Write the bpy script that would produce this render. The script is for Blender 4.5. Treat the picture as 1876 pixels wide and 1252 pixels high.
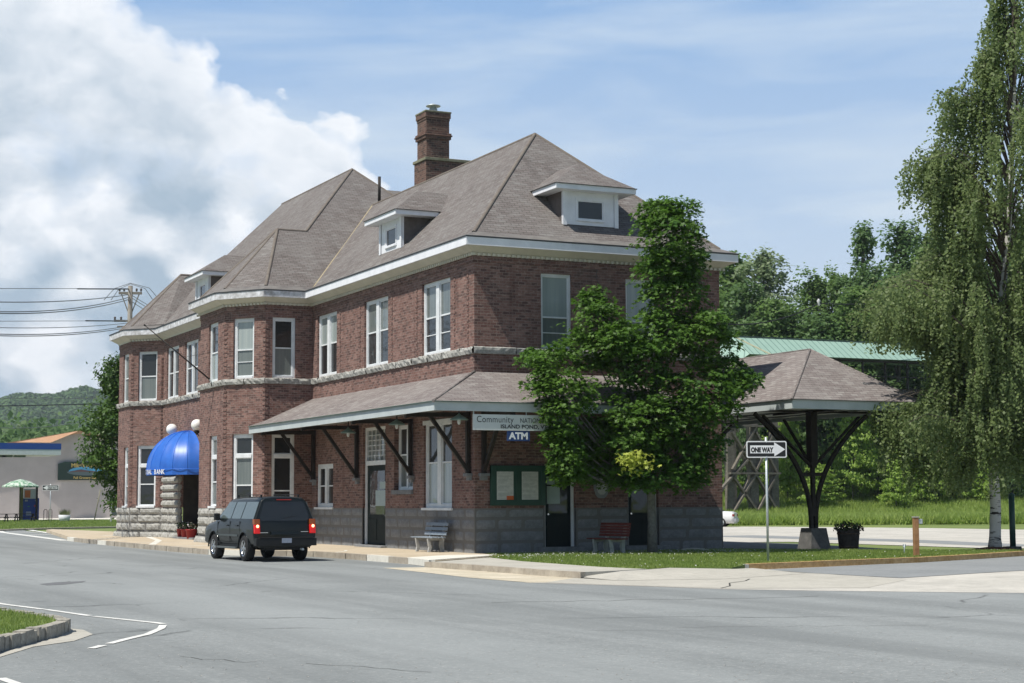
import bpy, bmesh, math, random
import numpy as np
from mathutils import Vector, Matrix
R = math.radians
rnd = random.Random(7)
sc = bpy.context.scene
col = sc.collection
for o in list(bpy.data.objects): bpy.data.objects.remove(o)

# ------------------------------------------------------------------ camera
F_PX, YAW, PITCH, ROLL = 3120.29, .44855, .093557, -.004491
CAM = np.array([-21.7785, -47.9563, 1.55])
_f = np.array([math.sin(YAW)*math.cos(PITCH), math.cos(YAW)*math.cos(PITCH), math.sin(PITCH)])
_r = np.array([math.cos(YAW), -math.sin(YAW), 0.]); _u = np.cross(_r, _f)
CR = _r*math.cos(ROLL)+_u*math.sin(ROLL); CU = -_r*math.sin(ROLL)+_u*math.cos(ROLL); CF = _f
cd = bpy.data.cameras.new('camera'); cam = bpy.data.objects.new('camera', cd); col.objects.link(cam)
cd.sensor_width = 36; cd.lens = F_PX/1876*36; cd.clip_end = 6000; cd.clip_start = .1
M = Matrix(((CR[0], CU[0], -CF[0], CAM[0]), (CR[1], CU[1], -CF[1], CAM[1]), (CR[2], CU[2], -CF[2], CAM[2]), (0, 0, 0, 1)))
cam.matrix_world = M
sc.camera = cam
sc.render.resolution_x, sc.render.resolution_y = 1024, 683

# ------------------------------------------------------------------ light
SUN_EL, SUN_AZ = R(60), R(-103)          # azimuth clockwise from +Y
sd = Vector((math.sin(SUN_AZ)*math.cos(SUN_EL), math.cos(SUN_AZ)*math.cos(SUN_EL), math.sin(SUN_EL)))
sl = bpy.data.lights.new('sun', 'SUN'); sl.energy = 5.0; sl.angle = R(.53); sl.color = (1, .955, .88)
so = bpy.data.objects.new('sun', sl); col.objects.link(so)
so.rotation_euler = (-sd).to_track_quat('-Z', 'Y').to_euler(); so.location = (-30, -20, 60)
sc.view_settings.view_transform = 'Standard'; sc.view_settings.look = 'None'
sc.view_settings.gamma = 1; sc.view_settings.use_curve_mapping = False
sc.view_settings.exposure = 0.22

# ------------------------------------------------------------------ sky with clouds
class NT:
    def __init__(s, tree): s.t = tree; s.n = tree.nodes; s.l = tree.links
    def node(s, typ, **kw):
        n = s.n.new(typ)
        for k, v in kw.items():
            if k == 'inp':
                for a, b in v.items():
                    if isinstance(b, bpy.types.NodeSocket): s.l.new(b, n.inputs[a])
                    else: n.inputs[a].default_value = b
            else: setattr(n, k, v)
        return n
    def math(s, op, a, b=0., c=0., clamp=False):
        n = s.n.new('ShaderNodeMath'); n.operation = op; n.use_clamp = clamp
        for i, v in enumerate((a, b, c)):
            if isinstance(v, bpy.types.NodeSocket): s.l.new(v, n.inputs[i])
            else: n.inputs[i].default_value = v
        return n.outputs[0]
    def mix(s, f, a, b, mode='MIX'):
        n = s.n.new('ShaderNodeMix'); n.data_type = 'RGBA'; n.blend_type = mode
        for i, v in ((0, f), (6, a), (7, b)):
            if isinstance(v, bpy.types.NodeSocket): s.l.new(v, n.inputs[i])
            else: n.inputs[i].default_value = (v if i == 0 else (*v, 1) if len(v) == 3 else v)
        return n.outputs[2]
    def ramp(s, f, stops, interp='LINEAR'):
        n = s.n.new('ShaderNodeValToRGB'); n.color_ramp.interpolation = interp
        e = n.color_ramp.elements
        while len(e) < len(stops): e.new(.5)
        for i, (p, c) in enumerate(stops):
            e[i].position = p; e[i].color = (c, c, c, 1) if isinstance(c, (int, float)) else (*c, 1)
        s.l.new(f, n.inputs[0]); return n.outputs[0]
    def noise(s, vec, scale, detail=6, rough=.5, dist=0., dim='3D'):
        n = s.n.new('ShaderNodeTexNoise'); n.noise_dimensions = dim
        s.l.new(vec, n.inputs['Vector']); n.inputs['Scale'].default_value = scale
        n.inputs['Detail'].default_value = detail; n.inputs['Roughness'].default_value = rough
        n.inputs['Distortion'].default_value = dist
        return n.outputs['Fac']

w = bpy.data.worlds.new('World'); sc.world = w; w.use_nodes = True
T = NT(w.node_tree); T.n.clear()
sky = T.node('ShaderNodeTexSky', sky_type='NISHITA', sun_disc=False, sun_elevation=SUN_EL, sun_rotation=SUN_AZ % (2*math.pi),
             altitude=400, air_density=1.25, dust_density=1.2, ozone_density=1.6)
tc = T.node('ShaderNodeTexCoord')
sep = T.node('ShaderNodeSeparateXYZ', inp={0: tc.outputs['Generated']})
az = T.math('MULTIPLY', T.math('ARCTAN2', sep.outputs[0], sep.outputs[1]), 57.2958)
el = T.math('MULTIPLY', T.math('ARCSINE', sep.outputs[2]), 57.2958)
P = T.node('ShaderNodeCombineXYZ', inp={0: az, 1: T.math('MULTIPLY', el, 1.35), 2: 0.}).outputs[0]
azr = T.math('SUBTRACT', az, 25.7)
PW = T.node('ShaderNodeVectorMath', operation='ADD', inp={0: P, 1: T.node('ShaderNodeVectorMath', operation='SCALE', inp={0: T.node('ShaderNodeVectorMath', operation='SUBTRACT', inp={0: T.node('ShaderNodeTexNoise', inp={'Vector': P, 'Scale': .45, 'Detail': 5.}).outputs['Color'], 1: (.5, .5, .5)}).outputs[0], 'Scale': 1.6}).outputs[0]}).outputs[0]
n1 = T.noise(PW, .24, 10, .55, .1); n2 = T.noise(PW, .8, 8, .62, .1); n3 = T.noise(P, .16, 5, .5)
bil = T.node('ShaderNodeTexVoronoi', feature='SMOOTH_F1', inp={'Vector': PW, 'Scale': .42, 'Smoothness': .6}).outputs[0]
bil2 = T.node('ShaderNodeTexVoronoi', feature='SMOOTH_F1', inp={'Vector': PW, 'Scale': 1.1, 'Smoothness': .6}).outputs[0]
# big cumulus bank on the left, edge falling to the right
sgn = T.math('SUBTRACT', T.math('ADD', T.math('MULTIPLY', azr, -.62), 8.9), el)
nn = T.math('ADD', T.math('MULTIPLY', T.math('SUBTRACT', n1, .5), 7.0), T.math('MULTIPLY', T.math('SUBTRACT', .45, bil), 3.4))
s1 = T.math('ADD', T.math('ADD', sgn, nn), T.math('MULTIPLY', T.math('SUBTRACT', .4, bil2), 1.1))
bank = T.ramp(T.math('MULTIPLY', T.math('ADD', s1, .1), .8), [(0, 0), (.2, .45), (.65, 1)])
gap = T.ramp(T.math('ADD', T.math('MULTIPLY', n3, .55), T.math('MULTIPLY', n1, .45)), [(.36, .25), (.47, 1)])
bank = T.math('MULTIPLY', bank, gap)
side = T.ramp(T.math('ADD', T.math('MULTIPLY', azr, .02), 1.), [(.1, 0), (.5, 1)])
upf = T.ramp(T.math('MULTIPLY', el, .01), [(.22, 1), (.42, .12)])
bank = T.math('MULTIPLY', T.math('MULTIPLY', bank, side), upf)
# shading of the bank: bright heads, blue-grey bellies
sh1 = T.noise(T.node('ShaderNodeVectorMath', operation='ADD', inp={0: PW, 1: (3.1, 1.9, 0)}).outputs[0], .21, 8, .55, .2)
bell = T.ramp(T.math('ADD', T.math('MULTIPLY', sh1, .75), T.math('MULTIPLY', bil, .35)), [(.42, 0), (.62, 1)])
edge = T.ramp(T.math('MULTIPLY', s1, .15), [(.05, 0), (.8, 1)])
low = T.ramp(T.math('MULTIPLY', el, .05), [(.0, .75), (.25, 1), (.55, .85), (.95, .45)])
shade = T.math('MULTIPLY', T.math('MULTIPLY', bell, edge), low, clamp=True)
fine = T.ramp(n2, [(.3, .0), (.7, .18)])
ccol = T.mix(T.math('ADD', shade, fine, clamp=True), (.90, .92, .95), (.36, .46, .56))
inview = T.ramp(T.math('MULTIPLY', T.math('ABSOLUTE', azr), .01), [(.22, 1), (.6, .48)])
# thin high veil to the right
veil = T.noise(T.node('ShaderNodeMapping', inp={0: P, 2: (0, 0, R(-18)), 3: (.35, 1.3, 1)}).outputs[0], .25, 6, .55, .4)
hz = T.ramp(T.math('MULTIPLY', el, .05), [(0, .95), (.35, .85), (.6, .5), (.95, .08)])
veilf = T.math('MULTIPLY', T.math('ADD', T.ramp(veil, [(.42, 0), (.68, .42)]), hz), T.math('MULTIPLY', upf, inview), clamp=True)
STR = .06
skyc = T.mix(T.math('MULTIPLY', T.math('MULTIPLY', upf, inview), .8), sky.outputs[0], tuple(x/STR for x in (.195, .40, .74)))
K = 1/STR
hcol = T.mix(veilf, skyc, tuple(x*K for x in (.56, .66, .77)))
ck = T.node('ShaderNodeVectorMath', operation='SCALE', inp={0: ccol, 'Scale': K})
full = T.mix(T.math('MULTIPLY', bank, .97), hcol, ck.outputs[0])
bg = T.node('ShaderNodeBackground', inp={0: full, 1: STR})
T.l.new(bg.outputs[0], T.node('ShaderNodeOutputWorld').inputs[0])

# ------------------------------------------------------------------ picking helpers (photo pixel -> point in the place)
def ray(x, y): return CF+CR*(x-938)/F_PX-CU*(y-626)/F_PX
def at(x, y, D): return CAM+D*ray(x, y)
def onz(x, y, z=-.2):
    d = ray(x, y); return CAM+d*(z-CAM[2])/d[2]
def onx(x, y, X):
    d = ray(x, y); return CAM+d*(X-CAM[0])/d[0]
def ony(x, y, Y):
    d = ray(x, y); return CAM+d*(Y-CAM[1])/d[1]

# ------------------------------------------------------------------ mesh builder
def V(*a): return np.array(a, float)
class MB:
    def __init__(s): s.v = []; s.f = []; s.m = []; s.sm = []
    def face(s, pts, m=0, smooth=False):
        b = len(s.v); s.v += [tuple(float(c) for c in p) for p in pts]; s.f.append(tuple(range(b, b+len(pts)))); s.m.append(m); s.sm.append(smooth)
    def pb(s, o, a, b, c, m=0):
        o, a, b, c = map(lambda q: np.array(q, float), (o, a, b, c))
        P = [o, o+a, o+a+b, o+b, o+c, o+a+c, o+a+b+c, o+b+c]; k = len(s.v)
        s.v += [tuple(p) for p in P]
        for q in ((0, 3, 2, 1), (4, 5, 6, 7), (0, 1, 5, 4), (1, 2, 6, 5), (2, 3, 7, 6), (3, 0, 4, 7)):
            s.f.append(tuple(k+i for i in q)); s.m.append(m); s.sm.append(False)
    def box(s, x0, x1, y0, y1, z0, z1, m=0): s.pb((x0, y0, z0), (x1-x0, 0, 0), (0, y1-y0, 0), (0, 0, z1-z0), m)
    def bar(s, p, q, w, h=None, up=(0, 0, 1), m=0):
        p = np.array(p, float); q = np.array(q, float); h = h or w
        d = q-p; d = d/np.linalg.norm(d); up = np.array(up, float)
        if abs(d@up) > .98: up = V(1, 0, 0)
        a = np.cross(d, up); a /= np.linalg.norm(a); b = np.cross(a, d)
        s.pb(p-a*w/2-b*h/2, a*w, b*h, q-p, m)
    def tube(s, pts, rad, n=8, m=0, cap=True):
        pts = [np.array(p, float) for p in pts]
        if not hasattr(rad, '__len__'): rad = [rad]*len(pts)
        k = len(s.v); ref = V(0.31, .77, .55)
        for i, p in enumerate(pts):
            d = pts[min(i+1, len(pts)-1)]-pts[max(i-1, 0)]; d /= np.linalg.norm(d)+1e-9
            a = np.cross(d, ref); a /= np.linalg.norm(a); b = np.cross(d, a)
            for j in range(n):
                t = 2*math.pi*j/n; s.v.append(tuple(p+(a*math.cos(t)+b*math.sin(t))*rad[i]))
        for i in range(len(pts)-1):
            for j in range(n):
                s.f.append((k+i*n+j, k+i*n+(j+1) % n, k+(i+1)*n+(j+1) % n, k+(i+1)*n+j)); s.m.append(m); s.sm.append(True)
        if cap:
            s.f.append(tuple(k+j for j in range(n))[::-1]); s.f.append(tuple(k+(len(pts)-1)*n+j for j in range(n))); s.m += [m, m]; s.sm += [False, False]
    def lathe(s, prof, c=(0, 0, 0), n=20, m=0, axis=None, smooth=True):
        k = len(s.v); c = np.array(c, float)
        ax = V(0, 0, 1) if axis is None else np.array(axis, float)/np.linalg.norm(axis)
        ref = V(1, 0, 0) if abs(ax[0]) < .9 else V(0, 1, 0)
        a = np.cross(ax, ref); a /= np.linalg.norm(a); b = np.cross(ax, a)
        for (r_, z_) in prof:
            for j in range(n):
                t = 2*math.pi*j/n; s.v.append(tuple(c+ax*z_+(a*math.cos(t)+b*math.sin(t))*max(r_, 1e-4)))
        for i in range(len(prof)-1):
            for j in range(n):
                s.f.append((k+i*n+j, k+i*n+(j+1) % n, k+(i+1)*n+(j+1) % n, k+(i+1)*n+j)); s.m.append(m); s.sm.append(smooth)
    def prism(s, poly, z0, z1, m=0, top=None):
        n = len(poly); lo = [(*p[:2], z0) for p in poly]; hi = [(*p[:2], z1) for p in poly]
        s.face(hi, m if top is None else top); s.face(lo[::-1], m)
        for i in range(n):
            j = (i+1) % n; s.face([lo[i], lo[j], hi[j], hi[i]], m)
    def build(s, name, mats, parent=None, uv=True, origin=None, bevel=0):
        me = bpy.data.meshes.new(name)
        vv = s.v
        if origin is not None: vv = [(a-origin[0], b-origin[1], c-origin[2]) for a, b, c in s.v]
        me.from_pydata(vv, [], s.f); me.update()
        mats = mats if isinstance(mats, (list, tuple)) else [mats]
        for q in mats: me.materials.append(q)
        me.polygons.foreach_set('material_index', s.m); me.polygons.foreach_set('use_smooth', s.sm)
        if uv:
            ul = me.uv_layers.new(name='UVMap'); data = np.zeros(len(me.loops)*2)
            va = np.array(s.v)
            for p in me.polygons:
                n = np.array(p.normal)
                t = np.array([-n[1], n[0], 0.]); L = np.linalg.norm(t)
                t = t/L if L > 1e-3 else V(1, 0, 0)
                b = np.cross(n, t)
                for li in p.loop_indices:
                    q = va[me.loops[li].vertex_index]; data[2*li] = q@t; data[2*li+1] = q@b
            ul.data.foreach_set('uv', data)
        o = bpy.data.objects.new(name, me); col.objects.link(o)
        if origin is not None: o.location = origin
        if parent: o.parent = parent
        if bevel:
            bm_ = o.modifiers.new('bevel', 'BEVEL'); bm_.width = bevel; bm_.segments = 2; bm_.limit_method = 'ANGLE'
        return o
def tag(o, label=None, cat=None, group=None, kind=None):
    if label: o['label'] = label
    if cat: o['category'] = cat
    if group: o['group'] = group
    if kind: o['kind'] = kind
    return o
def empty(name, loc=(0, 0, 0), rz=0, label=None, cat=None, group=None):
    o = bpy.data.objects.new(name, None); col.objects.link(o); o.location = loc; o.rotation_euler = (0, 0, rz)
    return tag(o, label, cat, group)
def copy_tree(o, parent=None):
    c = o.copy(); col.objects.link(c); c.parent = parent
    for ch in [x for x in bpy.data.objects if x.parent == o]: copy_tree(ch, c)
    return c
def text_mesh(mb, txt, size, o, ux, uz, m=0, sx=1., align='LEFT', off=0., spacing=1.0):
    """adds lettering as thin geometry: o origin, ux reading direction, uz up"""
    cu = bpy.data.curves.new('t', 'FONT'); cu.body = txt; cu.size = size; cu.extrude = 0; cu.align_x = align; cu.offset = off; cu.space_character = spacing
    ob = bpy.data.objects.new('t', cu); col.objects.link(ob)
    dg = bpy.context.evaluated_depsgraph_get(); me = ob.evaluated_get(dg).to_mesh()
    o = np.array(o, float); ux = np.array(ux, float); uz = np.array(uz, float)
    vs = [o+ux*v.co.x*sx+uz*v.co.y for v in me.vertices]
    for p in me.polygons: mb.face([vs[i] for i in p.vertices], m)
    ob.to_mesh_clear(); bpy.data.objects.remove(ob); bpy.data.curves.remove(cu)

# ------------------------------------------------------------------ materials
def mat(name):
    m = bpy.data.materials.new(name); m.use_nodes = True; t = NT(m.node_tree); t.n.clear()
    out = t.node('ShaderNodeOutputMaterial'); b = t.node('ShaderNodeBsdfPrincipled'); t.l.new(b.outputs[0], out.inputs[0])
    return m, t, b, out
def setc(t, b, c, key='Base Color'):
    if isinstance(c, bpy.types.NodeSocket): t.l.new(c, b.inputs[key])
    else: b.inputs[key].default_value = (*c, 1)
def bump(t, b, h, s, d=.02):
    n = t.node('ShaderNodeBump', inp={'Height': h, 'Strength': s, 'Distance': d}); t.l.new(n.outputs[0], b.inputs['Normal'])
def noisy(name, c1, c2, scale=4, rough=.8, spec=.3, detail=6, bmp=0, metal=0, fine=0, coat=0):
    m, t, b, o = mat(name); tc = t.node('ShaderNodeTexCoord').outputs['Object']
    n = t.noise(tc, scale, detail, .6)
    c = t.mix(t.ramp(n, [(.3, 0), (.7, 1)]), c1, c2)
    if fine:
        f = t.noise(tc, fine, 3, .7); c = t.mix(t.ramp(f, [(.35, .0), (.65, .45)]), c, tuple(x*.45 for x in c1))
    setc(t, b, c); b.inputs['Roughness'].default_value = rough; b.inputs['Specular IOR Level'].default_value = spec; b.inputs['Metallic'].default_value = metal
    if coat: b.inputs['Coat Weight'].default_value = coat
    if bmp: bump(t, b, n, bmp)
    return m
def plain(name, c, rough=.6, spec=.4, metal=0, emis=None, es=0):
    m, t, b, o = mat(name); tc = t.node('ShaderNodeTexCoord').outputs['Object']
    n = t.noise(tc, 6, 4, .6); setc(t, b, t.mix(t.ramp(n, [(.3, 0), (.7, 1)]), tuple(x*.86 for x in c), c))
    b.inputs['Roughness'].default_value = rough; b.inputs['Specular IOR Level'].default_value = spec; b.inputs['Metallic'].default_value = metal
    if emis: b.inputs['Emission Color'].default_value = (*emis, 1); b.inputs['Emission Strength'].default_value = es
    return m
def brickmat(name, c1, c2, c3, mortar, bw=.22, bh=.088):
    m, t, b, o = mat(name); uv = t.node('ShaderNodeTexCoord').outputs['UV']
    def bt(a, c, mo, off=0, ms=.009):
        v = uv if not off else t.node('ShaderNodeVectorMath', operation='ADD', inp={0: uv, 1: (off*bw*2, off*bh*6, 0)}).outputs[0]
        n = t.node('ShaderNodeTexBrick', inp={'Vector': v, 'Color1': (*a, 1), 'Color2': (*c, 1), 'Mortar': (*mo, 1), 'Scale': 1., 'Brick Width': bw, 'Row Height': bh, 'Mortar Size': ms, 'Mortar Smooth': .4, 'Bias': 0.})
        return n
    A = bt(c1, c2, mortar); B = bt((0, 0, 0), (1, 1, 1), (0, 0, 0), 17)
    dark = t.ramp(B.outputs['Color'], [(.62, 0), (.8, 1)])
    c = t.mix(t.math('MULTIPLY', dark, .75), A.outputs['Color'], c3)
    n = t.noise(uv, 1.1, 6, .65); c = t.mix(t.ramp(n, [(.35, 0), (.7, .42)]), c, tuple(x*.55 for x in c1))
    n2 = t.noise(t.node('ShaderNodeMapping', inp={0: uv, 3: (1, 2.2, 1)}).outputs[0], 5.5, 4, .75); c = t.mix(t.ramp(n2, [(.52, 0), (.70, .6)]), c, tuple(min(1, x*1.35) for x in mortar)); n6 = t.noise(t.node('ShaderNodeMapping', inp={0: uv, 1: (7, 3, 0), 3: (1, 2.2, 1)}).outputs[0], 6.5, 4, .75); c = t.mix(t.ramp(n6, [(.52, 0), (.68, .6)]), c, c3)
    n4 = t.noise(uv, .35, 5, .6); c = t.mix(t.ramp(n4, [(.55, 0), (.8, .3)]), c, mortar); n7 = t.noise(t.node('ShaderNodeMapping', inp={0: uv, 1: (5, 1, 0), 3: (2.6, .28, 1)}).outputs[0], 1, 5, .6); c = t.mix(t.ramp(n7, [(.55, 0), (.72, .38)]), c, tuple(x*.5 for x in c1))
    setc(t, b, c); b.inputs['Roughness'].default_value = .88; b.inputs['Specular IOR Level'].default_value = .2
    bump(t, b, t.math('SUBTRACT', 1., A.outputs['Fac']), .5, .012)
    return m
def shingle(name, c1, c2, c3, row=.118, bw=.27):
    m, t, b, o = mat(name); uv = t.node('ShaderNodeTexCoord').outputs['UV']
    A = t.node('ShaderNodeTexBrick', inp={'Vector': uv, 'Color1': (*c1, 1), 'Color2': (*c2, 1), 'Mortar': tuple(x*.35 for x in c1)+(1,), 'Scale': 1., 'Brick Width': bw, 'Row Height': row, 'Mortar Size': .011, 'Mortar Smooth': .6, 'Bias': 0.})
    v2 = t.node('ShaderNodeVectorMath', operation='ADD', inp={0: uv, 1: (bw*31, row*22, 0)}).outputs[0]
    B = t.node('ShaderNodeTexBrick', inp={'Vector': v2, 'Color1': (0, 0, 0, 1), 'Color2': (1, 1, 1, 1), 'Mortar': (0, 0, 0, 1), 'Scale': 1., 'Brick Width': bw, 'Row Height': row, 'Mortar Size': .005, 'Bias': 0.})
    c = t.mix(t.ramp(B.outputs['Color'], [(.72, 0), (.95, .45)]), A.outputs['Color'], c3); sk = t.noise(t.node('ShaderNodeMapping', inp={0: uv, 3: (1.3, 9, 1)}).outputs[0], 1.0, 5, .7); c = t.mix(t.ramp(sk, [(.54, 0), (.66, .75)]), c, c3); sk2 = t.noise(t.node('ShaderNodeMapping', inp={0: uv, 1: (3, 8, 0), 3: (1.1, 8, 1)}).outputs[0], 1.0, 5, .7); c = t.mix(t.ramp(sk2, [(.54, 0), (.68, .5)]), c, tuple(x*.55 for x in c1))
    st = t.noise(t.node('ShaderNodeMapping', inp={0: uv, 3: (.5, 4, 1)}).outputs[0], 1.6, 5, .6)
    c = t.mix(t.ramp(st, [(.3, .32), (.6, 0)]), c, tuple(x*.5 for x in c1))
    st3 = t.noise(t.node('ShaderNodeMapping', inp={0: uv, 1: (9, 2, 0), 3: (1.5, .22, 1)}).outputs[0], 1, 5, .6); c = t.mix(t.ramp(st3, [(.54, 0), (.72, .42)]), c, tuple(x*.58 for x in c1)); st2 = t.noise(uv, .45, 5, .6); c = t.mix(t.ramp(st2, [(.45, 0), (.75, .35)]), c, c3)
    setc(t, b, c); b.inputs['Roughness'].default_value = .9; b.inputs['Specular IOR Level'].default_value = .2
    sx = t.node('ShaderNodeSeparateXYZ', inp={0: uv})
    saw = t.math('FRACT', t.math('DIVIDE', sx.outputs[1], row))
    bump(t, b, t.math('SUBTRACT', 1., saw), .5, .02)
    return m
def ground_mat(name, c1, c2, speck, scale=.35, fine=14, bmp=.25, rough=.92, streak=None, crack=0):
    m, t, b, o = mat(name); tc = t.node('ShaderNodeTexCoord').outputs['Object']
    n = t.noise(tc, scale, 7, .62, .3); c = t.mix(t.ramp(n, [(.32, 0), (.68, 1)]), c1, c2)
    f = t.noise(tc, fine, 5, .75); c = t.mix(t.ramp(f, [(.52, 0), (.72, .6)]), c, speck)
    f2 = t.noise(tc, fine*.37, 4, .7); c = t.mix(t.ramp(f2, [(.3, .35), (.5, 0)]), c, tuple(x*.6 for x in c1))
    if streak:
        v = t.node('ShaderNodeMapping', inp={0: tc, 2: (0, 0, streak[0]), 3: (streak[1], streak[2], 1)}).outputs[0]
        s_ = t.noise(v, 1, 5, .55); c = t.mix(t.ramp(s_, [(.42, 0), (.62, .5)]), c, tuple(x*.72 for x in c1))
        s2 = t.noise(v, .31, 4, .5); c = t.mix(t.ramp(s2, [(.45, 0), (.7, .45)]), c, tuple(min(1, x*1.25) for x in c2))
    if crack:
        vo = t.node('ShaderNodeTexVoronoi', feature='DISTANCE_TO_EDGE', inp={'Vector': t.node('ShaderNodeVectorMath', operation='ADD', inp={0: tc, 1: t.node('ShaderNodeTexNoise', inp={'Vector': tc, 'Scale': .8, 'Detail': 5.}).outputs['Color']}).outputs[0], 'Scale': crack})
        cm = t.ramp(vo.outputs[0], [(0, .8), (.006, 0)])
        ms = t.ramp(t.noise(tc, .25, 3, .5), [(.5, 0), (.58, 1)])
        c = t.mix(t.math('MULTIPLY', cm, ms), c, tuple(x*.35 for x in c1))
    setc(t, b, c); b.inputs['Roughness'].default_value = rough; b.inputs['Specular IOR Level'].default_value = .25
    bump(t, b, f, bmp, .01)
    return m
def leafmat(name, dark, light, trans=.35, rough=.5, tint=None):
    m, t, b, out = mat(name)
    g = t.node('ShaderNodeNewGeometry'); rp = g.outputs['Random Per Island']
    c = t.mix(rp, dark, light)
    tc = t.node('ShaderNodeTexCoord').outputs['Object']
    n = t.noise(tc, .5, 3, .5); c = t.mix(t.ramp(n, [(.35, 0), (.7, .5)]), c, tint or light)
    setc(t, b, c); b.inputs['Roughness'].default_value = rough; b.inputs['Specular IOR Level'].default_value = .35
    tr = t.node('ShaderNodeBsdfTranslucent'); t.l.new(t.mix(.5, c, tuple(min(1, x*1.6) for x in light)), tr.inputs[0])
    mx = t.node('ShaderNodeMixShader', inp={0: trans}); t.l.new(b.outputs[0], mx.inputs[1]); t.l.new(tr.outputs[0], mx.inputs[2])
    t.l.new(mx.outputs[0], out.inputs[0]); return m
def glassmat(name, c, rough=.04, spec=.9, curtain=None):
    m, t, b, o = mat(name); tc = t.node('ShaderNodeTexCoord').outputs['Object']
    cc = c
    if curtain:
        wv = t.noise(t.node('ShaderNodeMapping', inp={0: tc, 3: (7, 7, .3)}).outputs[0], 1, 3, .5)
        cc = t.mix(t.ramp(wv, [(.3, 0), (.7, 1)]), c, curtain)
    setc(t, b, cc); b.inputs['Roughness'].default_value = .5; b.inputs['Specular IOR Level'].default_value = .2
    b.inputs['Coat Weight'].default_value = 1; b.inputs['Coat Roughness'].default_value = rough; b.inputs['Coat IOR'].default_value = 1.55
    n = t.noise(tc, 1.3, 2, .5); nb = t.node('ShaderNodeBump', inp={'Height': n, 'Strength': .16, 'Distance': .05}); t.l.new(nb.outputs[0], b.inputs['Coat Normal'])
    return m

BRICK = brickmat('brick', (.165, .084, .070), (.265, .155, .130), (.075, .048, .045), (.27, .21, .18))
BRICKD = brickmat('brick_old', (.125, .068, .055), (.19, .11, .088), (.05, .038, .036), (.19, .16, .13))
SHING = shingle('shingles', (.148, .129, .121), (.188, .170, .160), (.24, .234, .222))
SHINGB = shingle('shingles_canopy', (.180, .153, .145), (.228, .202, .190), (.32, .305, .285), .125, .3)
FLASH = noisy('roof_flashing', (.11, .10, .095), (.19, .18, .165), 3, .7, .4, bmp=.1)
WHITE = noisy('white_paint', (.66, .67, .70), (.78, .79, .82), 2.2, .55, .4)
WORN = noisy('worn_white_paint', (.30, .29, .28), (.72, .73, .76), 5, .6, .3, detail=9)
CREAM = noisy('cream_paint', (.50, .475, .39), (.60, .57, .47), 2, .6, .3)
GREYP = noisy('grey_paint', (.38, .42, .42), (.46, .50, .50), 2, .6, .3)
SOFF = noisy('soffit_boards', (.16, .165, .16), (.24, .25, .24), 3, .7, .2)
WINW = noisy('window_paint', (.58, .60, .61), (.74, .76, .77), 3, .5, .4)
STONE_L = noisy('rock_faced_granite', (.27, .265, .245), (.46, .455, .42), 3.5, .9, .2, detail=8, bmp=.6, fine=16)
STONE_D = noisy('granite_block', (.17, .175, .18), (.27, .275, .28), 3, .9, .2, detail=8, bmp=.35, fine=12)
DARKW = noisy('dark_timber', (.012, .010, .009), (.03, .024, .02), 5, .6, .3)
DKGREEN = noisy('dark_green_door_paint', (.006, .012, .011), (.012, .02, .018), 3, .6, .15)
GREENP = noisy('green_board_paint', (.012, .045, .032), (.02, .065, .045), 3, .5, .4)
INTD = plain('dark_interior', (.008, .008, .008), .9)
DOORB = noisy('brown_door', (.11, .032, .02), (.17, .05, .03), 3, .5, .3)
PANE_D = glassmat('dark_glass', (.012, .014, .014))
PANE_G = glassmat('grey_shade_glass', (.10, .12, .115), curtain=(.16, .18, .17))
PANE_L = glassmat('blind_glass', (.24, .28, .28), curtain=(.34, .38, .36))
ASPH = ground_mat('asphalt', (.190, .204, .202), (.240, .254, .251), (.47, .47, .45), .30, 22, .6, streak=(R(38), .9, .06), crack=.11)
ASPH2 = ground_mat('asphalt_patch', (.20, .212, .215), (.25, .26, .262), (.36, .36, .35), .5, 16, .3)
CONC = ground_mat('concrete', (.37, .355, .31), (.46, .44, .385), (.33, .30, .24), .6, 12, .15, crack=.0)
CONCW = ground_mat('pale_concrete', (.58, .56, .49), (.68, .66, .59), (.5, .47, .4), .6, 12, .1)
TANW = ground_mat('tan_walk', (.42, .35, .25), (.52, .44, .33), (.34, .29, .22), .6, 12, .15)
KERB = ground_mat('kerb_stone', (.27, .235, .19), (.42, .38, .31), (.17, .15, .12), 2.2, 9, .4)
GRAVEL = ground_mat('gravel', (.39, .375, .335), (.54, .515, .46), (.30, .28, .24), .5, 9, .5)
DIRT = ground_mat('sandy_dirt', (.44, .39, .29), (.58, .52, .41), (.3, .26, .2), 1.2, 9, .3)
LINEM = ground_mat('road_line_paint', (.55, .55, .52), (.72, .72, .68), (.30, .30, .29), 1.5, 7, .1)
ORANGE = noisy('weathered_orange_paint', (.46, .28, .11), (.66, .46, .24), 5, .8, .2, detail=9, bmp=.3, fine=12)
GRASSG = ground_mat('lawn_ground', (.075, .12, .028), (.13, .18, .05), (.15, .16, .05), .5, 6, .5)
FARG = ground_mat('meadow', (.11, .16, .04), (.19, .23, .07), (.2, .2, .08), .15, 2, .5)
BARKG = noisy('grey_bark', (.09, .08, .07), (.17, .155, .135), 9, .95, .1, bmp=.8)
CHROME = plain('polished_metal', (.62, .62, .63), .22, .5, 1)
GALV = noisy('galvanised_steel', (.40, .44, .45), (.52, .56, .57), 8, .45, .4, metal=.4)

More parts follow.
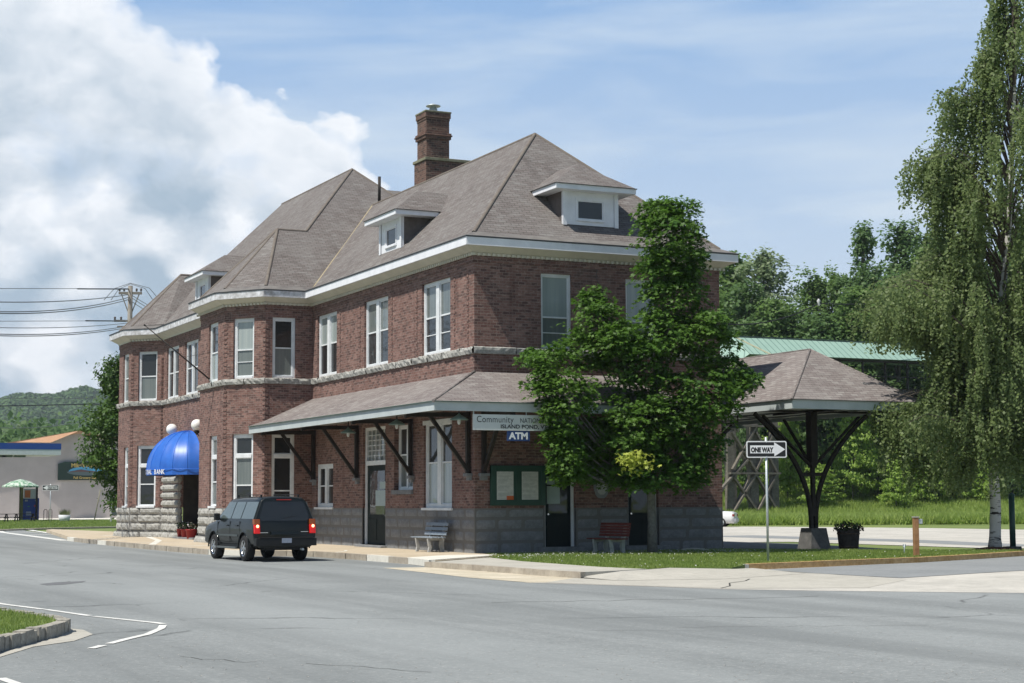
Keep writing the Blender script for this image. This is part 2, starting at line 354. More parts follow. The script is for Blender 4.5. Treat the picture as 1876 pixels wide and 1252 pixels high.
# ================================================================== SETTING: ground sheets
def sheet(name, pts, z, m, kind='structure', thick=0, label=None, cat=None, zs=None):
    mb = MB(); P = [(p[0], p[1]) for p in pts]
    if thick: mb.prism(P, z-thick, z)
    else: mb.face([(*p, z if zs is None else zs[i]) for i, p in enumerate(P)])
    o = mb.build(name, m); tag(o, label, cat, kind=kind); return o
mb = MB(); N = 60
gx = np.concatenate([np.linspace(-2600, -160, 14), np.linspace(-120, 260, 70), np.linspace(320, 3200, 14)])
gy = np.concatenate([np.linspace(-500, -80, 6), np.linspace(-60, 320, 76), np.linspace(380, 4200, 18)])
def gz(x, y):
    z = -.215
    Dd = (x-CAM[0])*CF[0]+(y-CAM[1])*CF[1]; s = min(1, max(0, (Dd-133)/28)); s = s*s*(3-2*s); z += 2.5*s*min(1, max(0, (x-28)/14))
    return z
idx = {}
for i, x in enumerate(gx):
    for j, y in enumerate(gy): idx[i, j] = len(mb.v); mb.v.append((x, y, gz(x, y)))
for i in range(len(gx)-1):
    for j in range(len(gy)-1): mb.f.append((idx[i, j], idx[i+1, j], idx[i+1, j+1], idx[i, j+1])); mb.m.append(0); mb.sm.append(True)
tag(mb.build('ground', FARG), kind='structure')
sheet('road', [(-70, -60), (-5.5, -60), (3.0, -45), (12, -38), (40, -52), (60, -40), (60, -24), (6, -17), (-2, -16.5), (-2.6, -5), (-2.6, 60), (-1.6, 72), (14, 84), (90, 112), (90, 118), (-60, 118), (-60, 60), (-22, 50), (-19, 8), (-70, -8)], -.2, ASPH)
sheet('gravel_driveway', [(-5.47, -14.62), (-3.93, -17.67), (-3.28, -19.16), (-2.06, -20.6), (.74, -23.16), (8, -27), (30, -36), (48, -30), (40, -12), (16.5, -7), (9, -9.6), (2.65, -10.9), (-1.5, -12.6), (-3.4, -13.6)], -.196, GRAVEL)
sheet('concrete_apron', [(-5.1, -14.9), (-3.93, -17.5), (-3.1, -19.1), (-.6, -20.2), (2.2, -17.9), (2.5, -14.6), (2.3, -11.6), (.9, -13.0), (-.8, -12.4), (-2.7, -12.6), (-3.4, -13.2)], -.192, CONC)
sheet('asphalt_strip', [(2.64, -11.78), (2.45, -14.2), (2.62, -17.2), (5.2, -16.3), (7.36, -15.6), (24, -12), (24, -6), (15.8, -6.9), (9, -9.9)], -.188, ASPH2)
sheet('dirt_strip', [(-4.0, -5.6), (-5.12, -5.33), (-5.36, -9.57), (-5.53, -11.88), (-5.4, -14.75), (-4.6, -15.0), (-3.6, -13.8), (-3.6, -9)], -.194, DIRT)
sheet('gravel_lot', [(9.2, 16), (20.0, 12), (20.2, 0), (26, -5), (60, -9), (58, 20), (47.2, 27.5), (46.8, 35.4), (44.4, 43.4), (41.1, 49.4), (38, 62), (9.2, 66)], -.196, GRAVEL)
sheet('paved_strip', [(26.2, 24), (26.3, 15), (26.4, 11), (24.7, 3.1), (26, -3), (23.5, -2.5), (22.2, 3), (23.5, 10), (23.2, 15), (22.6, 24)], -.192, ASPH2)
sheet('platform_paving', [(9.3, -1.2), (15.3, -6.6), (16.6, -5.6), (16.2, 0), (17.8, 8), (17.5, 40), (9.3, 40)], -.17, noisy('platform_paving', (.14, .14, .135), (.21, .21, .2), 1.5, .9, .2, bmp=.2, fine=9), thick=.03)

# sidewalk, kerb
kx = [(-5.75, 33.6), (-6.0, 27.5), (-6.1, 18.7), (-6.05, 12.2), (-5.9, 8.8), (-5.2, 6.6), (-4.2, 5.6), (-3.62, 4.6), (-3.47, 2.0), (-3.47, -1.6), (-3.55, -4.6), (-3.75, -5.3)]
def inset_line(pts, d):
    out = []
    for i, p in enumerate(pts):
        a = V(*pts[max(i-1, 0)]); b = V(*pts[min(i+1, len(pts)-1)]); t = (b-a)/np.linalg.norm(b-a); n = V(-t[1], t[0])
        out.append(tuple(V(*p)+n*d))
    return out
kin = inset_line(kx, .17)
sheet('sidewalk', kin+[(-.88, -3.0), (-.05, -2.4), (.4, .5), (.4, 40), (-1.5, 60), (-2.2, 58)], -.035, TANW, thick=.16)
mb = MB()
for i in range(len(kx)-1):
    seg = np.linalg.norm(V(*kx[i])-V(*kx[i+1])); n = max(1, int(seg/1.6))
    for j in range(n):
        a0, a1 = j/n+.006, (j+1)/n-.006
        q = [V(*kx[i])*(1-a)+V(*kx[i+1])*a for a in (a0, a1)]+[V(*kin[i])*(1-a)+V(*kin[i+1])*a for a in (a1, a0)]
        dz = rnd.uniform(-.006, .006); m = 1 if rnd.random() < .28 else 0
        mb.prism([(p[0]+rnd.uniform(-.01, .01), p[1]) for p in q], -.24, -.022+dz, m)
tag(mb.build('kerb', [KERB, CONCW], bevel=.02), kind='structure')
# pale corner slab and the low concrete walk past the lawn
sheet('corner_slab', [(-3.8, -5.38), (-.84, -2.9), (-.2, -1.9), (-1.6, -1.6), (-3.5, -3.1)], -.012, CONCW, thick=.18)
wl = [(-3.8, -5.42), (-3.6, -9), (-3.55, -12.0), (-3.4, -13.4)]
sheet('concrete_walk', wl+[(-2.2, -13.1), (-1.3, -12.7), (-1.6, -10.9), (-1.5, -6.4), (-.9, -2.99)], -.06, CONC, thick=.14)
sheet('walk_kerb', [(-3.98, -5.5), (-3.8, -5.4), (-3.58, -9), (-3.53, -12.0), (-3.38, -13.5), (-3.55, -13.6), (-3.72, -12), (-3.78, -9)], -.052, KERB, thick=.16)
sheet('walk_ramp', [(-3.5, -13.4), (-2.2, -13.12), (-1.3, -12.72), (-.3, -12.1), (.9, -13.1), (2.3, -11.8), (2.2, -14.2), (-1, -15.6), (-3.4, -15.0)], -.1, CONC, zs=[-.17, -.07, -.07, -.07, -.09, -.14, -.188, -.188, -.188])
# lawn
lawn = [(-.9, -2.98), (-1.48, -6.44), (-1.6, -10.9), (-1.26, -12.7), (-.35, -12.1), (.9, -13.0), (2.3, -11.5), (4.95, -10.8), (8.9, -9.9), (12.6, -8.4), (15.3, -7.2), (15.6, -6.4), (9.6, -1.3), (9.0, -.3), (.2, -.3), (-.2, -1.6)]
sheet('lawn', lawn, -.06, GRASSG, thick=.12)
# orange kerb along the driveway
okp = [(2.3, -11.62), (4.95, -10.95), (8.9, -10.05), (12.55, -8.55), (15.25, -7.3), (18.4, -5.9), (24, -3.8)]
okb = inset_line(okp, .2); mb = MB()
for i in range(len(okp)-1):
    mb.prism([okp[i], okp[i+1], okb[i+1], okb[i]], -.22, -.045+.004*(i % 2), 1 if i > 4 else 0)
a = V(*okp[0]); b2 = V(*okp[1]); t_ = (b2-a)/np.linalg.norm(b2-a)
mb.prism([tuple(a-t_*.3), tuple(a-t_*.01), tuple(V(*okb[0])-t_*.01), tuple(V(*okb[0])-t_*.22)], -.22, -.05, 1)
tag(mb.build('orange_kerb', [ORANGE, CONCW], bevel=.03), kind='structure')

# near island, lower left
isl = [(-18.9, -28.0), (-18.40, -26.92), (-18.04, -26.26), (-17.56, -25.29), (-17.25, -24.76), (-17.02, -24.1), (-17.0, -23.3), (-17.12, -22.4), (-17.35, -21.3), (-17.6, -19.7), (-19, -16), (-23, -14), (-24, -27)]
mb = MB(); isi = []
for i in range(len(isl)):
    a, b_, c_ = V(*isl[i-1]), V(*isl[i]), V(*isl[(i+1) % len(isl)])
    t0 = (c_-a)/np.linalg.norm(c_-a); isi.append(tuple(b_+V(-t0[1], t0[0])*.17))
for i in range(10):
    a, b_ = V(*isl[i]), V(*isl[i+1]); a2, b2 = V(*isi[i]), V(*isi[i+1]); n = max(2, int(np.linalg.norm(b_-a)/.16))
    for j in range(n):
        u0, u1 = j/n, (j+1)/n; r0 = random.Random(i*40+j); 
        def q(a, b, u): return a*(1-u)+b*u
        o0 = q(a, b_, u0)+V(r0.uniform(-.02, .02), r0.uniform(-.02, .02)); o1 = q(a, b_, u1)+V(r0.uniform(-.02, .02), r0.uniform(-.02, .02))
        mb.prism([tuple(o0), tuple(o1), tuple(q(a2, b2, u1)), tuple(q(a2, b2, u0))], -.22, -.035+r0.uniform(-.02, .015), 0)
tag(mb.build('island_kerb', noisy('rough_concrete', (.30, .28, .24), (.46, .44, .38), 7, .95, .1, bmp=.9, fine=22), bevel=.025), kind='structure')
sheet('island_ground', isi, -.045, GRASSG, thick=.1)
sheet('island_gutter', [(-18.9, -28.4), (-18.52, -27.66), (-17.92, -26.4), (-17.3, -25.75), (-16.85, -24.75), (-16.8, -23.9), (-17.0, -23.2), (-17.3, -24.9), (-18.1, -26.4)], -.194, CONC)
# painted lines
def line(pts, wd, z=-.192, m=LINEM):
    mb = MB(); L = inset_line(pts, wd/2); Rr = inset_line(pts, -wd/2)
    for i in range(len(pts)-1): mb.face([(*Rr[i], z), (*Rr[i+1], z), (*L[i+1], z), (*L[i], z)])
    return mb
mb = MB()
for pts in ([(-16.9, -16.0), (-16.75, -17.3), (-16.43, -18.9)], [(-16.41, -19.0), (-16.1, -20.95)], [(-16.07, -21.1), (-15.78, -22.2), (-15.56, -23.05), (-15.54, -23.3)],
            [(-15.60, -23.55), (-15.78, -24.15), (-16.2, -25.1), (-16.66, -25.82), (-17.0, -26.4)], [(-17.12, -26.62), (-17.35, -27.0)], [(-18.9, -30.1), (-18.85, -30.7), (-18.7, -31.4)]):
    q = line(pts, .11); k = len(mb.v); mb.v += q.v; mb.f += [tuple(i+k for i in f) for f in q.f]; mb.m += q.m; mb.sm += q.sm
tag(mb.build('edge_lines', LINEM), kind='structure')
mb = MB()
for pts, wd in (([(-2.9, 73), (-4.5, 60), (-5.75, 34)], .45), ([(-1.2, 70), (-2.0, 62), (-3.2, 44), (-5.0, 36)], .4), ([(-2.9, 72.5), (-1.0, 71)], .5), ([(-4.4, 52), (-3.0, 47)], .3), ([(-4.0, 60), (-2.3, 55)], .3), ([(-3.6, 66), (-2.0, 62)], .3)):
    q = line(pts, wd); k = len(mb.v); mb.v += q.v; mb.f += [tuple(i+k for i in f) for f in q.f]; mb.m += q.m; mb.sm += q.sm
tag(mb.build('hatched_road_marking', LINEM), kind='structure')
mb = MB()
for pts, wd in (([(-3.4, 37), (-2.2, 32.6), (-3.8, 24), (-5.8, 17)], .28), ([(-5.6, 20.5), (-3.0, 20.0), (-2.2, 24)], .25), ([(-5.7, 14.0), (-4.9, 14.2), (-3.2, 15.4)], .25), ([(-5.9, 27.5), (-4.2, 30)], .22), ([(-3.4, 3.2), (-2.6, 4.4), (-2.2, 5.4)], .1), ([(-5.95, 24), (-4.9, 25.2)], .2)):
    q = line(pts, wd, -.031); k = len(mb.v); mb.v += q.v; mb.f += [tuple(i+k for i in f) for f in q.f]; mb.m += q.m; mb.sm += q.sm
tag(mb.build('walk_marking', CONCW), kind='structure')
CRK = plain('crack_filler', (.05, .05, .045), .95)
mb = line([(-3.2, -18.9), (-2.6, -18.3), (-1.9, -17.2), (-1.1, -16.6), (-.5, -15.85)], .035, -.187)
tag(mb.build('pavement_crack', CRK), kind='structure')
ROADSHADE = ground_mat('road_shadow', (.11, .115, .12), (.15, .155, .16), (.2, .2, .2), 1.5, 14, .3)
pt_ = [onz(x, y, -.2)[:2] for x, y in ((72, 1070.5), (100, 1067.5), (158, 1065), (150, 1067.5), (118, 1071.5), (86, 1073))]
sheet('road_shadow', [tuple(p) for p in pt_][::-1], -.196, ROADSHADE)  # thin cast shadow on the asphalt, painted as a darker sheet
rq = random.Random(12); mb = MB()
for (x0, y0, x1, y1, n) in ((560, 1216, 790, 1232, 9), (1240, 1150, 1700, 1146, 12), (330, 1205, 470, 1214, 7), (900, 1105, 1500, 1094, 14)):
    P9 = [tuple(onz(x0+(x1-x0)*k/n, y0+(y1-y0)*k/n+rq.uniform(-1.6, 1.6), -.2)[:2]) for k in range(n+1)]
    q = line(P9, .014 if y0 > 1140 else .03, -.1965); k = len(mb.v); mb.v += q.v; mb.f += [tuple(i+k for i in f) for f in q.f]; mb.m += q.m; mb.sm += q.sm
tag(mb.build('road_cracks', CRK), kind='structure')
mb = MB()
for k in range(900):
    px = rq.uniform(0, 1876); py = rq.uniform(1090, 1252); p = onz(px, py, -.198); s = rq.uniform(.006, .016); th = rq.uniform(0, 3)
    mb.face([(p[0]+s*math.cos(th+q), p[1]+s*math.sin(th+q), -.1965+.004*(j % 2)) for j, q in enumerate((0, 1.7, 3.3, 4.8))])
tag(mb.build('loose_grit', plain('grit', (.42, .40, .36), .9), uv=False), 'loose grit scattered over the road', 'grit', kind='stuff')

# far left verge and path
vg = [onz(x, y, -.2)[:2] for x, y in ((-120, 977), (0, 973.5), (100, 970), (215, 967.5), (330, 966))]
vg2 = [onz(x, y, -.12)[:2] for x, y in ((330, 951.5), (215, 953), (100, 953.5), (-120, 954))]
sheet('verge_kerb', [tuple(p) for p in vg]+[tuple(p+V(-.3, .8)) for p in vg[::-1]], -.1, KERB, thick=.12)
vgi = [tuple(p+V(-.3, .8)) for p in vg]
sheet('grass_verge', vgi+[tuple(p) for p in vg2], -.11, GRASSG, thick=.1)
vg3 = [onz(x, y, -.1)[:2] for x, y in ((330, 948), (-120, 950))]
sheet('market_path', [tuple(vg2[-1]), tuple(vg2[0]), tuple(vg3[0]), tuple(vg3[1])], -.105, CONCW)
# ================================================================== THE DEPOT
depot = empty('brick_depot', (0, 0, 0), 0, 'two-storey red brick railway depot with grey hipped roofs and granite base', 'station building')
W = [(0, 0), (9, 0), (9, 15.3), (10.75, 15.3), (10.75, 36.7), (-1.9, 36.7), (-3.06, 35.25), (-3.06, 32.65), (-1.85, 31.35), (-1.85, 21.85), (-3.06, 20.5), (-3.06, 16.95), (-1.9, 15.36), (0, 15.3)]
def offset(poly, d):
    out = []; n = len(poly)
    for i in range(n):
        a, b, c = V(*poly[i-1]), V(*poly[i]), V(*poly[(i+1) % n])
        t1 = (b-a)/np.linalg.norm(b-a); t2 = (c-b)/np.linalg.norm(c-b)
        n1 = V(t1[1], -t1[0]); n2 = V(t2[1], -t2[0]); m = n1+n2; m /= (m@n1)
        out.append(tuple(b+m*d))
    return out
O = offset(W, .47); ZE = 9.735
def edge(i):       # wall i runs W[i+1] -> W[i] ; u measured from the given start
    return V(*W[i]), V(*W[(i+1) % len(W)])
RECESS = .15
def wall_panel(mb, A, t, n, L, z0, z1, ops, r=RECESS, m=0):
    P3 = lambda u, z, d=0.: (A[0]+t[0]*u+n[0]*d, A[1]+t[1]*u+n[1]*d, z)
    us = sorted({0, L}|{o[0] for o in ops}|{o[1] for o in ops}); zs = sorted({z0, z1}|{min(max(o[k], z0), z1) for o in ops for k in (2, 3)})
    for i in range(len(us)-1):
        for j in range(len(zs)-1):
            uc, zc = (us[i]+us[i+1])/2, (zs[j]+zs[j+1])/2
            if any(o[0] < uc < o[1] and o[2] < zc < o[3] for o in ops): continue
            mb.face([P3(us[i], zs[j]), P3(us[i+1], zs[j]), P3(us[i+1], zs[j+1]), P3(us[i], zs[j+1])], m)
    for o in ops:
        a, b, c, d = o[:4]; c = max(c, z0); d = min(d, z1); rr = o[4] if len(o) > 4 else r
        if c >= d: continue
        mb.face([P3(a, c), P3(a, d), P3(a, d, -rr), P3(a, c, -rr)], m); mb.face([P3(b, c), P3(b, d), P3(b, d, -rr), P3(b, c, -rr)], m)
        if o[3] <= z1: mb.face([P3(a, d), P3(b, d), P3(b, d, -rr), P3(a, d, -rr)], m)
        if o[2] >= z0: mb.face([P3(a, c), P3(b, c), P3(b, c, -rr), P3(a, c, -rr)], m)
def window(parent, A, t, n, op, style='hung', pane=PANE_D, pane2=None, r=RECESS, transom=None, fw=.09, meet=.5, mull=.15, m=WINW, extra=None, casing=0):
    u0, u1, z0, z1 = op[:4]; A = V(A[0], A[1], 0); t = V(t[0], t[1], 0); n = V(n[0], n[1], 0); zz = V(0, 0, 1)
    mb = MB(); pn = MB(); pu = MB()
    def fb(a, b, c, d, dep=.07, off=0.):     # bar flush on the recess plane
        mb.pb(A+t*a+n*(-r+off)+zz*c, t*(b-a), n*dep, zz*(d-c))
    fb(u0, u0+fw, z0, z1); fb(u1-fw, u1, z0, z1); fb(u0+fw, u1-fw, z1-fw*1.1, z1); fb(u0+fw-.002, u1-fw+.002, z0, z0+fw*.9, .1)
    if casing: mb.pb(A+t*(u0-.01)+n*(-.02)+zz*(z1-.14), t*(u1-u0+.02), n*.05, zz*.14)
    cells = [(u0+fw, u1-fw)]
    if style == 'paired':
        uc = (u0+u1)/2; fb(uc-mull/2, uc+mull/2, z0+fw*.9, z1-fw*1.1, .09); cells = [(u0+fw, uc-mull/2), (uc+mull/2, u1-fw)]
    zt = z1-fw*1.1
    if transom:
        for (a, b) in cells: fb(a, b, transom-.07, transom+.07, .1)
        zt2 = transom-.07
    else: zt2 = zt
    zb = z0+fw*.9
    for (a, b) in cells:
        rows = [(zb, zt2)]+([(transom+.07, zt)] if transom else [])
        for k, (c, d) in enumerate(rows):
            if d-c < .05: continue
            g = .035
            fb(a, a+g, c, d, .045); fb(b-g, b, c, d, .045); fb(a+g, b-g, d-g, d, .045); fb(a+g, b-g, c, c+g, .045)
            if k == 0 and meet:
                zm = c+(d-c)*meet; fb(a+g, b-g, zm-.025, zm+.025, .055)
                if extra: fb(a+g, b-g, c+(d-c)*extra-.014, c+(d-c)*extra+.014, .05)
                mid = zm
                (pu if pane2 else pn).face([A+t*a-n*(r-.012)+zz*mid, A+t*b-n*(r-.012)+zz*mid, A+t*b-n*(r-.012)+zz*d, A+t*a-n*(r-.012)+zz*d], 1 if pane2 else 0)
                pn.face([A+t*a-n*(r-.012)+zz*c, A+t*b-n*(r-.012)+zz*c, A+t*b-n*(r-.012)+zz*mid, A+t*a-n*(r-.012)+zz*mid])
            else:
                pn.face([A+t*a-n*(r-.012)+zz*c, A+t*b-n*(r-.012)+zz*c, A+t*b-n*(r-.012)+zz*d, A+t*a-n*(r-.012)+zz*d])
    o = mb.build('window', m, parent)
    k = len(pn.v); pn.v += pu.v; pn.f += [tuple(i+k for i in f) for f in pu.f]; pn.m += pu.m; pn.sm += pu.sm
    pn.build('pane', [pane, pane2] if pane2 else pane, o)
    return o
# openings per wall : key = wall index i (W[i]->W[i+1]); u from the start given below
A_W, t_W, n_W = (0, 0), (0, 1), (-1, 0)                # west wall of the near block
up = [(1.85, 4.21, 6.36, 8.76), (7.28, 9.61, 6.36, 8.76), (12.54, 14.74, 6.36, 8.76)]
lo = [(1.74, 4.06, 1.35, 4.20), (5.0, 6.68, 1.95, 4.16, .24), (7.5, 9.72, .06, 4.20, .2), (12.87, 14.8, 1.36, 3.0)]
walls = MB(); stone = MB()
wall_panel(walls, A_W, t_W, n_W, 15.3, 1.34, 9.34, up+lo)
A_S, t_S, n_S = (0, 0), (1, 0), (0, -1)
ups = [(2.33, 3.42, 6.36, 8.77), (5.41, 6.52, 6.36, 8.75)]
los = [(2.42, 3.52, .12, 2.72, .25), (5.42, 6.55, .12, 2.72, .25)]
wall_panel(walls, A_S, t_S, n_S, 9.0, 1.34, 9.34, ups+los)
wall_panel(walls, (9, 0), (0, 1), (1, 0), 15.3, 1.34, 9.34, [])
wall_panel(walls, (9, 15.3), (1, 0), (0, -1), 1.75, 1.34, 9.34, [])
wall_panel(walls, (10.75, 15.3), (0, 1), (1, 0), 21.4, 1.34, 9.34, [])
wall_panel(walls, (10.75, 36.7), (-1, 0), (0, 1), 12.65, 1.34, 9.34, [])
def seg(i, j):
    a, b = V(*W[i]), V(*W[j]); L = np.linalg.norm(b-a); t = (b-a)/L; return a, t, L
# C : bay face towards the camera
aC, tC, LC = seg(13, 12); nC = V(tC[1], -tC[0]);
nC = nC if nC[1] < 0 else -nC
opC = [(.70, 1.62, 6.36, 8.72), (.70, 1.62, 1.35, 4.2)]
wall_panel(walls, aC, tC, nC, LC, 1.34, 9.34, opC)
aB, tB, LB = seg(12, 11); nB = V(-tB[1], tB[0]); nB = nB if nB[0] < 0 else -nB
opB = [(.55, 1.55, 6.36, 8.72), (.55, 1.55, 1.35, 4.2)]
wall_panel(walls, aB, tB, nB, LB, 1.34, 9.34, opB)
aA, tA, LA = seg(11, 10); nA = V(-1, 0)
opA = [(.95, 2.3, 6.36, 8.74), (.95, 2.0, 1.35, 4.2)]
wall_panel(walls, aA, tA, nA, LA, 1.34, 9.34, opA)
aX, tX, LX = seg(10, 9); nX = V(-tX[1], tX[0]); nX = nX if nX[0] < 0 else -nX
wall_panel(walls, aX, tX, nX, LX, 1.34, 9.34, [])
aD, tD, LD = seg(9, 8); nD = V(-1, 0)
opD = [(25.3-21.85, 27.5-21.85, 6.36, 8.76), (28.6-21.85, 30.75-21.85, 6.36, 8.76), (24.5-21.85, 28.0-21.85, 0, 3.1, 1.2)]
wall_panel(walls, aD, tD, nD, LD, 1.34, 9.34, opD)
aE, tE, LE = seg(8, 7); nE = V(-tE[1], tE[0]); nE = nE if nE[0] < 0 else -nE
opE = [(.36, 1.4, 6.36, 8.7), (.36, 1.4, 1.35, 4.25)]
wall_panel(walls, aE, tE, nE, LE, 1.34, 9.34, opE)
aF, tF, LF = seg(7, 6); nF = V(-1, 0)
opF = [(.6, 1.75, 6.36, 8.7), (.45, 1.35, 1.35, 4.2)]
wall_panel(walls, aF, tF, nF, LF, 1.34, 9.34, opF)
aG, tG, LG = seg(6, 5); nG = V(-tG[1], tG[0])
wall_panel(walls, aG, tG, nG, LG, 1.34, 9.34, [])
# toothed brick quoins on the bay corners
qb = walls
for (c, ta, tb, na, nb) in ((V(*W[12]), -tC, tB, nC, nB), (V(*W[11]), -tB, tA, nB, nA), (V(*W[7]), -tE, tF, nE, nF), (V(*W[8]), tE, tE, nE, nE)):
    for k in range(40):
        z = 1.42+k*.176
        if 6.1 < z < 6.4 or z > 9.1: continue
        L1 = .12
        for t__, n__ in ((ta, na), (tb, nb)):
            o = V(c[0], c[1], z); qb.pb(o, V(t__[0], t__[1], 0)*L1, V(n__[0], n__[1], 0)*.022, V(0, 0, .088))
for y in (.42, 1.45, 4.6, 6.85, 10.0, 12.1):
    for k in range(13):
        z = 6.45+k*.176; qb.pb((-.02, y, z), (.02, 0, 0), (0, .1, 0), (0, 0, .088))
wo = walls.build('brick_wall', BRICK, depot)
# projecting frieze course under the cornice and corner panels
fb_ = MB()
for (A, t, n, L) in ((V(0, 0), V(0, 1), V(-1, 0), 15.3), (V(0, 0), V(1, 0), V(0, -1), 9), (aC, tC, nC, LC), (aB, tB, nB, LB), (aA, tA, nA, LA), (aD, tD, nD, LD), (aE, tE, nE, LE), (aF, tF, nF, LF)):
    fb_.pb(V(A[0], A[1], 9.0)+V(t[0], t[1], 0)*.0+V(n[0], n[1], 0)*.0, V(t[0], t[1], 0)*L, V(n[0], n[1], 0)*.03, V(0, 0, .3))
fb_.pb((-.045, .0, 6.55), (0, .0, 0), (0, 0, 0), (0, 0, 0))
fb_.build('brick_frieze', BRICK, depot)
# rock-faced stone : displaced blocks
def rock_block(mb, A, t, n, u0, u1, z0, z1, d=.05, rough=.02, gap=.012, seed=0, m=0, back=.02):
    r_ = random.Random(seed); nu = max(2, int((u1-u0)/.11)); nz = max(2, int((z1-z0)/.09))
    A = V(A[0], A[1], 0); t = V(t[0], t[1], 0); n = V(n[0], n[1], 0); zz = V(0, 0, 1); k = len(mb.v)
    u0 += gap; u1 -= gap; z0 += gap; z1 -= gap
    for i in range(nu+1):
        for j in range(nz+1):
            e = min(i, nu-i, j, nz-j); dd = (-.01 if e == 0 else d*(.72+.28*min(e, 2)/2)+r_.uniform(-rough, rough))
            uu = u0+(u1-u0)*i/nu; zz_ = z0+(z1-z0)*j/nz
            mb.v.append(tuple(A+t*uu+n*(dd)+zz*zz_))
    for i in range(nu):
        for j in range(nz):
            a = k+i*(nz+1)+j; mb.f.append((a, a+nz+1, a+nz+2, a+1)); mb.m.append(m); mb.sm.append(rough < .012)
def stone_rows(mb, A, t, n, L, rows, ops, bl=(.9, 1.5), d=.06, rough=.025, seed=1, mortar=1, u_start=0.):
    r_ = random.Random(seed)
    for k, (z0, z1) in enumerate(rows):
        u = u_start
        cuts = [0.]
        segs = [(0, L)]
        for o in ops:
            if o[2] < z1-.02 and o[3] > z0+.02:
                ns = []
                for a, b in segs:
                    if o[1] <= a or o[0] >= b: ns.append((a, b)); continue
                    if o[0] > a: ns.append((a, o[0]))
                    if o[1] < b: ns.append((o[1], b))
                segs = ns
        for a, b in segs:
            u = a
            while u < b-.02:
                w_ = r_.uniform(*bl); e = u+w_
                if b-e < .4: e = b
                rock_block(mb, A, t, n, u, e, z0, z1, d, rough, seed=r_.randint(0, 99999)); u = e
        for a, b in segs:
            mb.pb(V(A[0]+t[0]*a, A[1]+t[1]*a, z0)-V(n[0], n[1], 0)*.05, V(t[0], t[1], 0)*(b-a), V(n[0], n[1], 0)*.052, V(0, 0, z1-z0), 1)
MORT = plain('stone_mortar', (.16, .155, .145), .95)
rowsN = [(-.22, .30), (.30, .66), (.66, 1.02), (1.02, 1.34)]
stD = MB()
stone_rows(stD, (0, 0), t_W, n_W, 15.3, rowsN, lo[2:3], (.7, 1.3), .022, .004, 3)
stone_rows(stD, (0, 0), t_S, n_S, 9.0, rowsN, los, (.7, 1.3), .022, .004, 4)
for o, (A, t, n) in ((lo[2], (A_W, t_W, n_W)), (los[0], (A_S, t_S, n_S)), (los[1], (A_S, t_S, n_S))):
    for u in o[:2]:
        a = V(A[0], A[1], 0)+V(*t, 0)*u; stD.face([a+V(0, 0, -.1), a+V(0, 0, 1.34), a+V(0, 0, 1.34)-V(*n, 0)*o[4], a+V(0, 0, -.1)-V(*n, 0)*o[4]])
stone_rows(stD, (9, 0), (0, 1), (1, 0), 15.3, rowsN, [], (.9, 1.5), .05, .01, 5)
stone_rows(stD, aC, tC, nC, LC, rowsN, [], (.7, 1.3), .05, .012, 6)
stD.build('stone_base', [STONE_D, MORT], depot)
stL = MB(); rowsL = [(-.22, .22), (.22, .62), (.62, 1.0), (1.0, 1.34)]
for k, (A, t, n, L, op) in enumerate(((aB, tB, nB, LB, []), (aA, tA, nA, LA, []), (aX, tX, nX, LX, []), (aD, tD, nD, LD, opD[2:]), (aE, tE, nE, LE, []), (aF, tF, nF, LF, []), (aG, tG, nG, LG, []))):
    stone_rows(stL, A, t, n, L, rowsL[1:], op, (.8, 1.35), .08, .03, 10+k)
    stone_rows(stL, V(*A[:2])+V(*n[:2])*.1-V(*t[:2])*.04, t, n, L+.08, rowsL[:1], [(o[0]+.04, o[1]+.04, -1, 5) for o in op], (.9, 1.4), .1, .03, 30+k)
# entrance surround : piers of rock-faced blocks
for k in range(5):
    z0 = 1.34+k*.36; j = (k % 2)*.0
    rock_block(stL, aD, tD, nD, 28.0-21.85, 31.2-21.85, z0, z0+.355, .14, .03, seed=70+k)
    rock_block(stL, aD, tD, nD, 24.0-21.85, 24.5-21.85, z0, z0+.355, .14, .03, seed=80+k)
    rock_block(stL, (aD[0], 28.0), (1, 0), (0, -1), -.12, .12, z0, z0+.355, .02, .015, seed=90+k)
for k, (z0, z1) in enumerate(rowsL): rock_block(stL, (aD[0], 28.0), (1, 0), (0, -1), -.1, .12, z0, z1, .02, .015, seed=60+k)
rock_block(stL, aD, tD, nD, 23.9-21.85, 31.3-21.85, 3.14, 3.5, .14, .03, seed=99)
stL.build('rock_faced_base', [STONE_L, MORT], depot)
# string course at first-floor sill level
stB = MB()
def band(A, t, n, L, seed, z0=6.13, z1=6.35, d=.10, rough=.03, m=0, e=.06):
    r_ = random.Random(seed); A = V(A[0], A[1], 0); t = V(t[0], t[1], 0); n = V(n[0], n[1], 0); u = -e
    while u < L+e-.02:
        b = min(u+r_.uniform(.9, 1.5), L+e)
        if L+e-b < .4: b = L+e
        k = len(stB.v); nu = max(2, int((b-u)/.1)); prof = [(z0-.01, -.02), (z0, d*.75), ((z0+z1)/2, d), (z1-.03, d*.95), (z1, d*.45), (z1+.01, -.14)]
        for i in range(nu+1):
            for j, (z, dd) in enumerate(prof):
                q = 0 if j in (0, 5) else r_.uniform(-rough, rough)
                g = .012 if i == 0 else (-.012 if i == nu else 0)
                stB.v.append(tuple(A+t*(u+(b-u)*i/nu+g)+n*(dd+q)+V(0, 0, z+q*.4)))
        for i in range(nu):
            for j in range(len(prof)-1):
                a = k+i*len(prof)+j; stB.f.append((a, a+len(prof), a+len(prof)+1, a+1)); stB.m.append(m); stB.sm.append(False)
        u = b
band((0, 0), t_W, n_W, 15.3, 1, e=.06); band((0, 0), t_S, n_S, 9, 2, rough=.012)
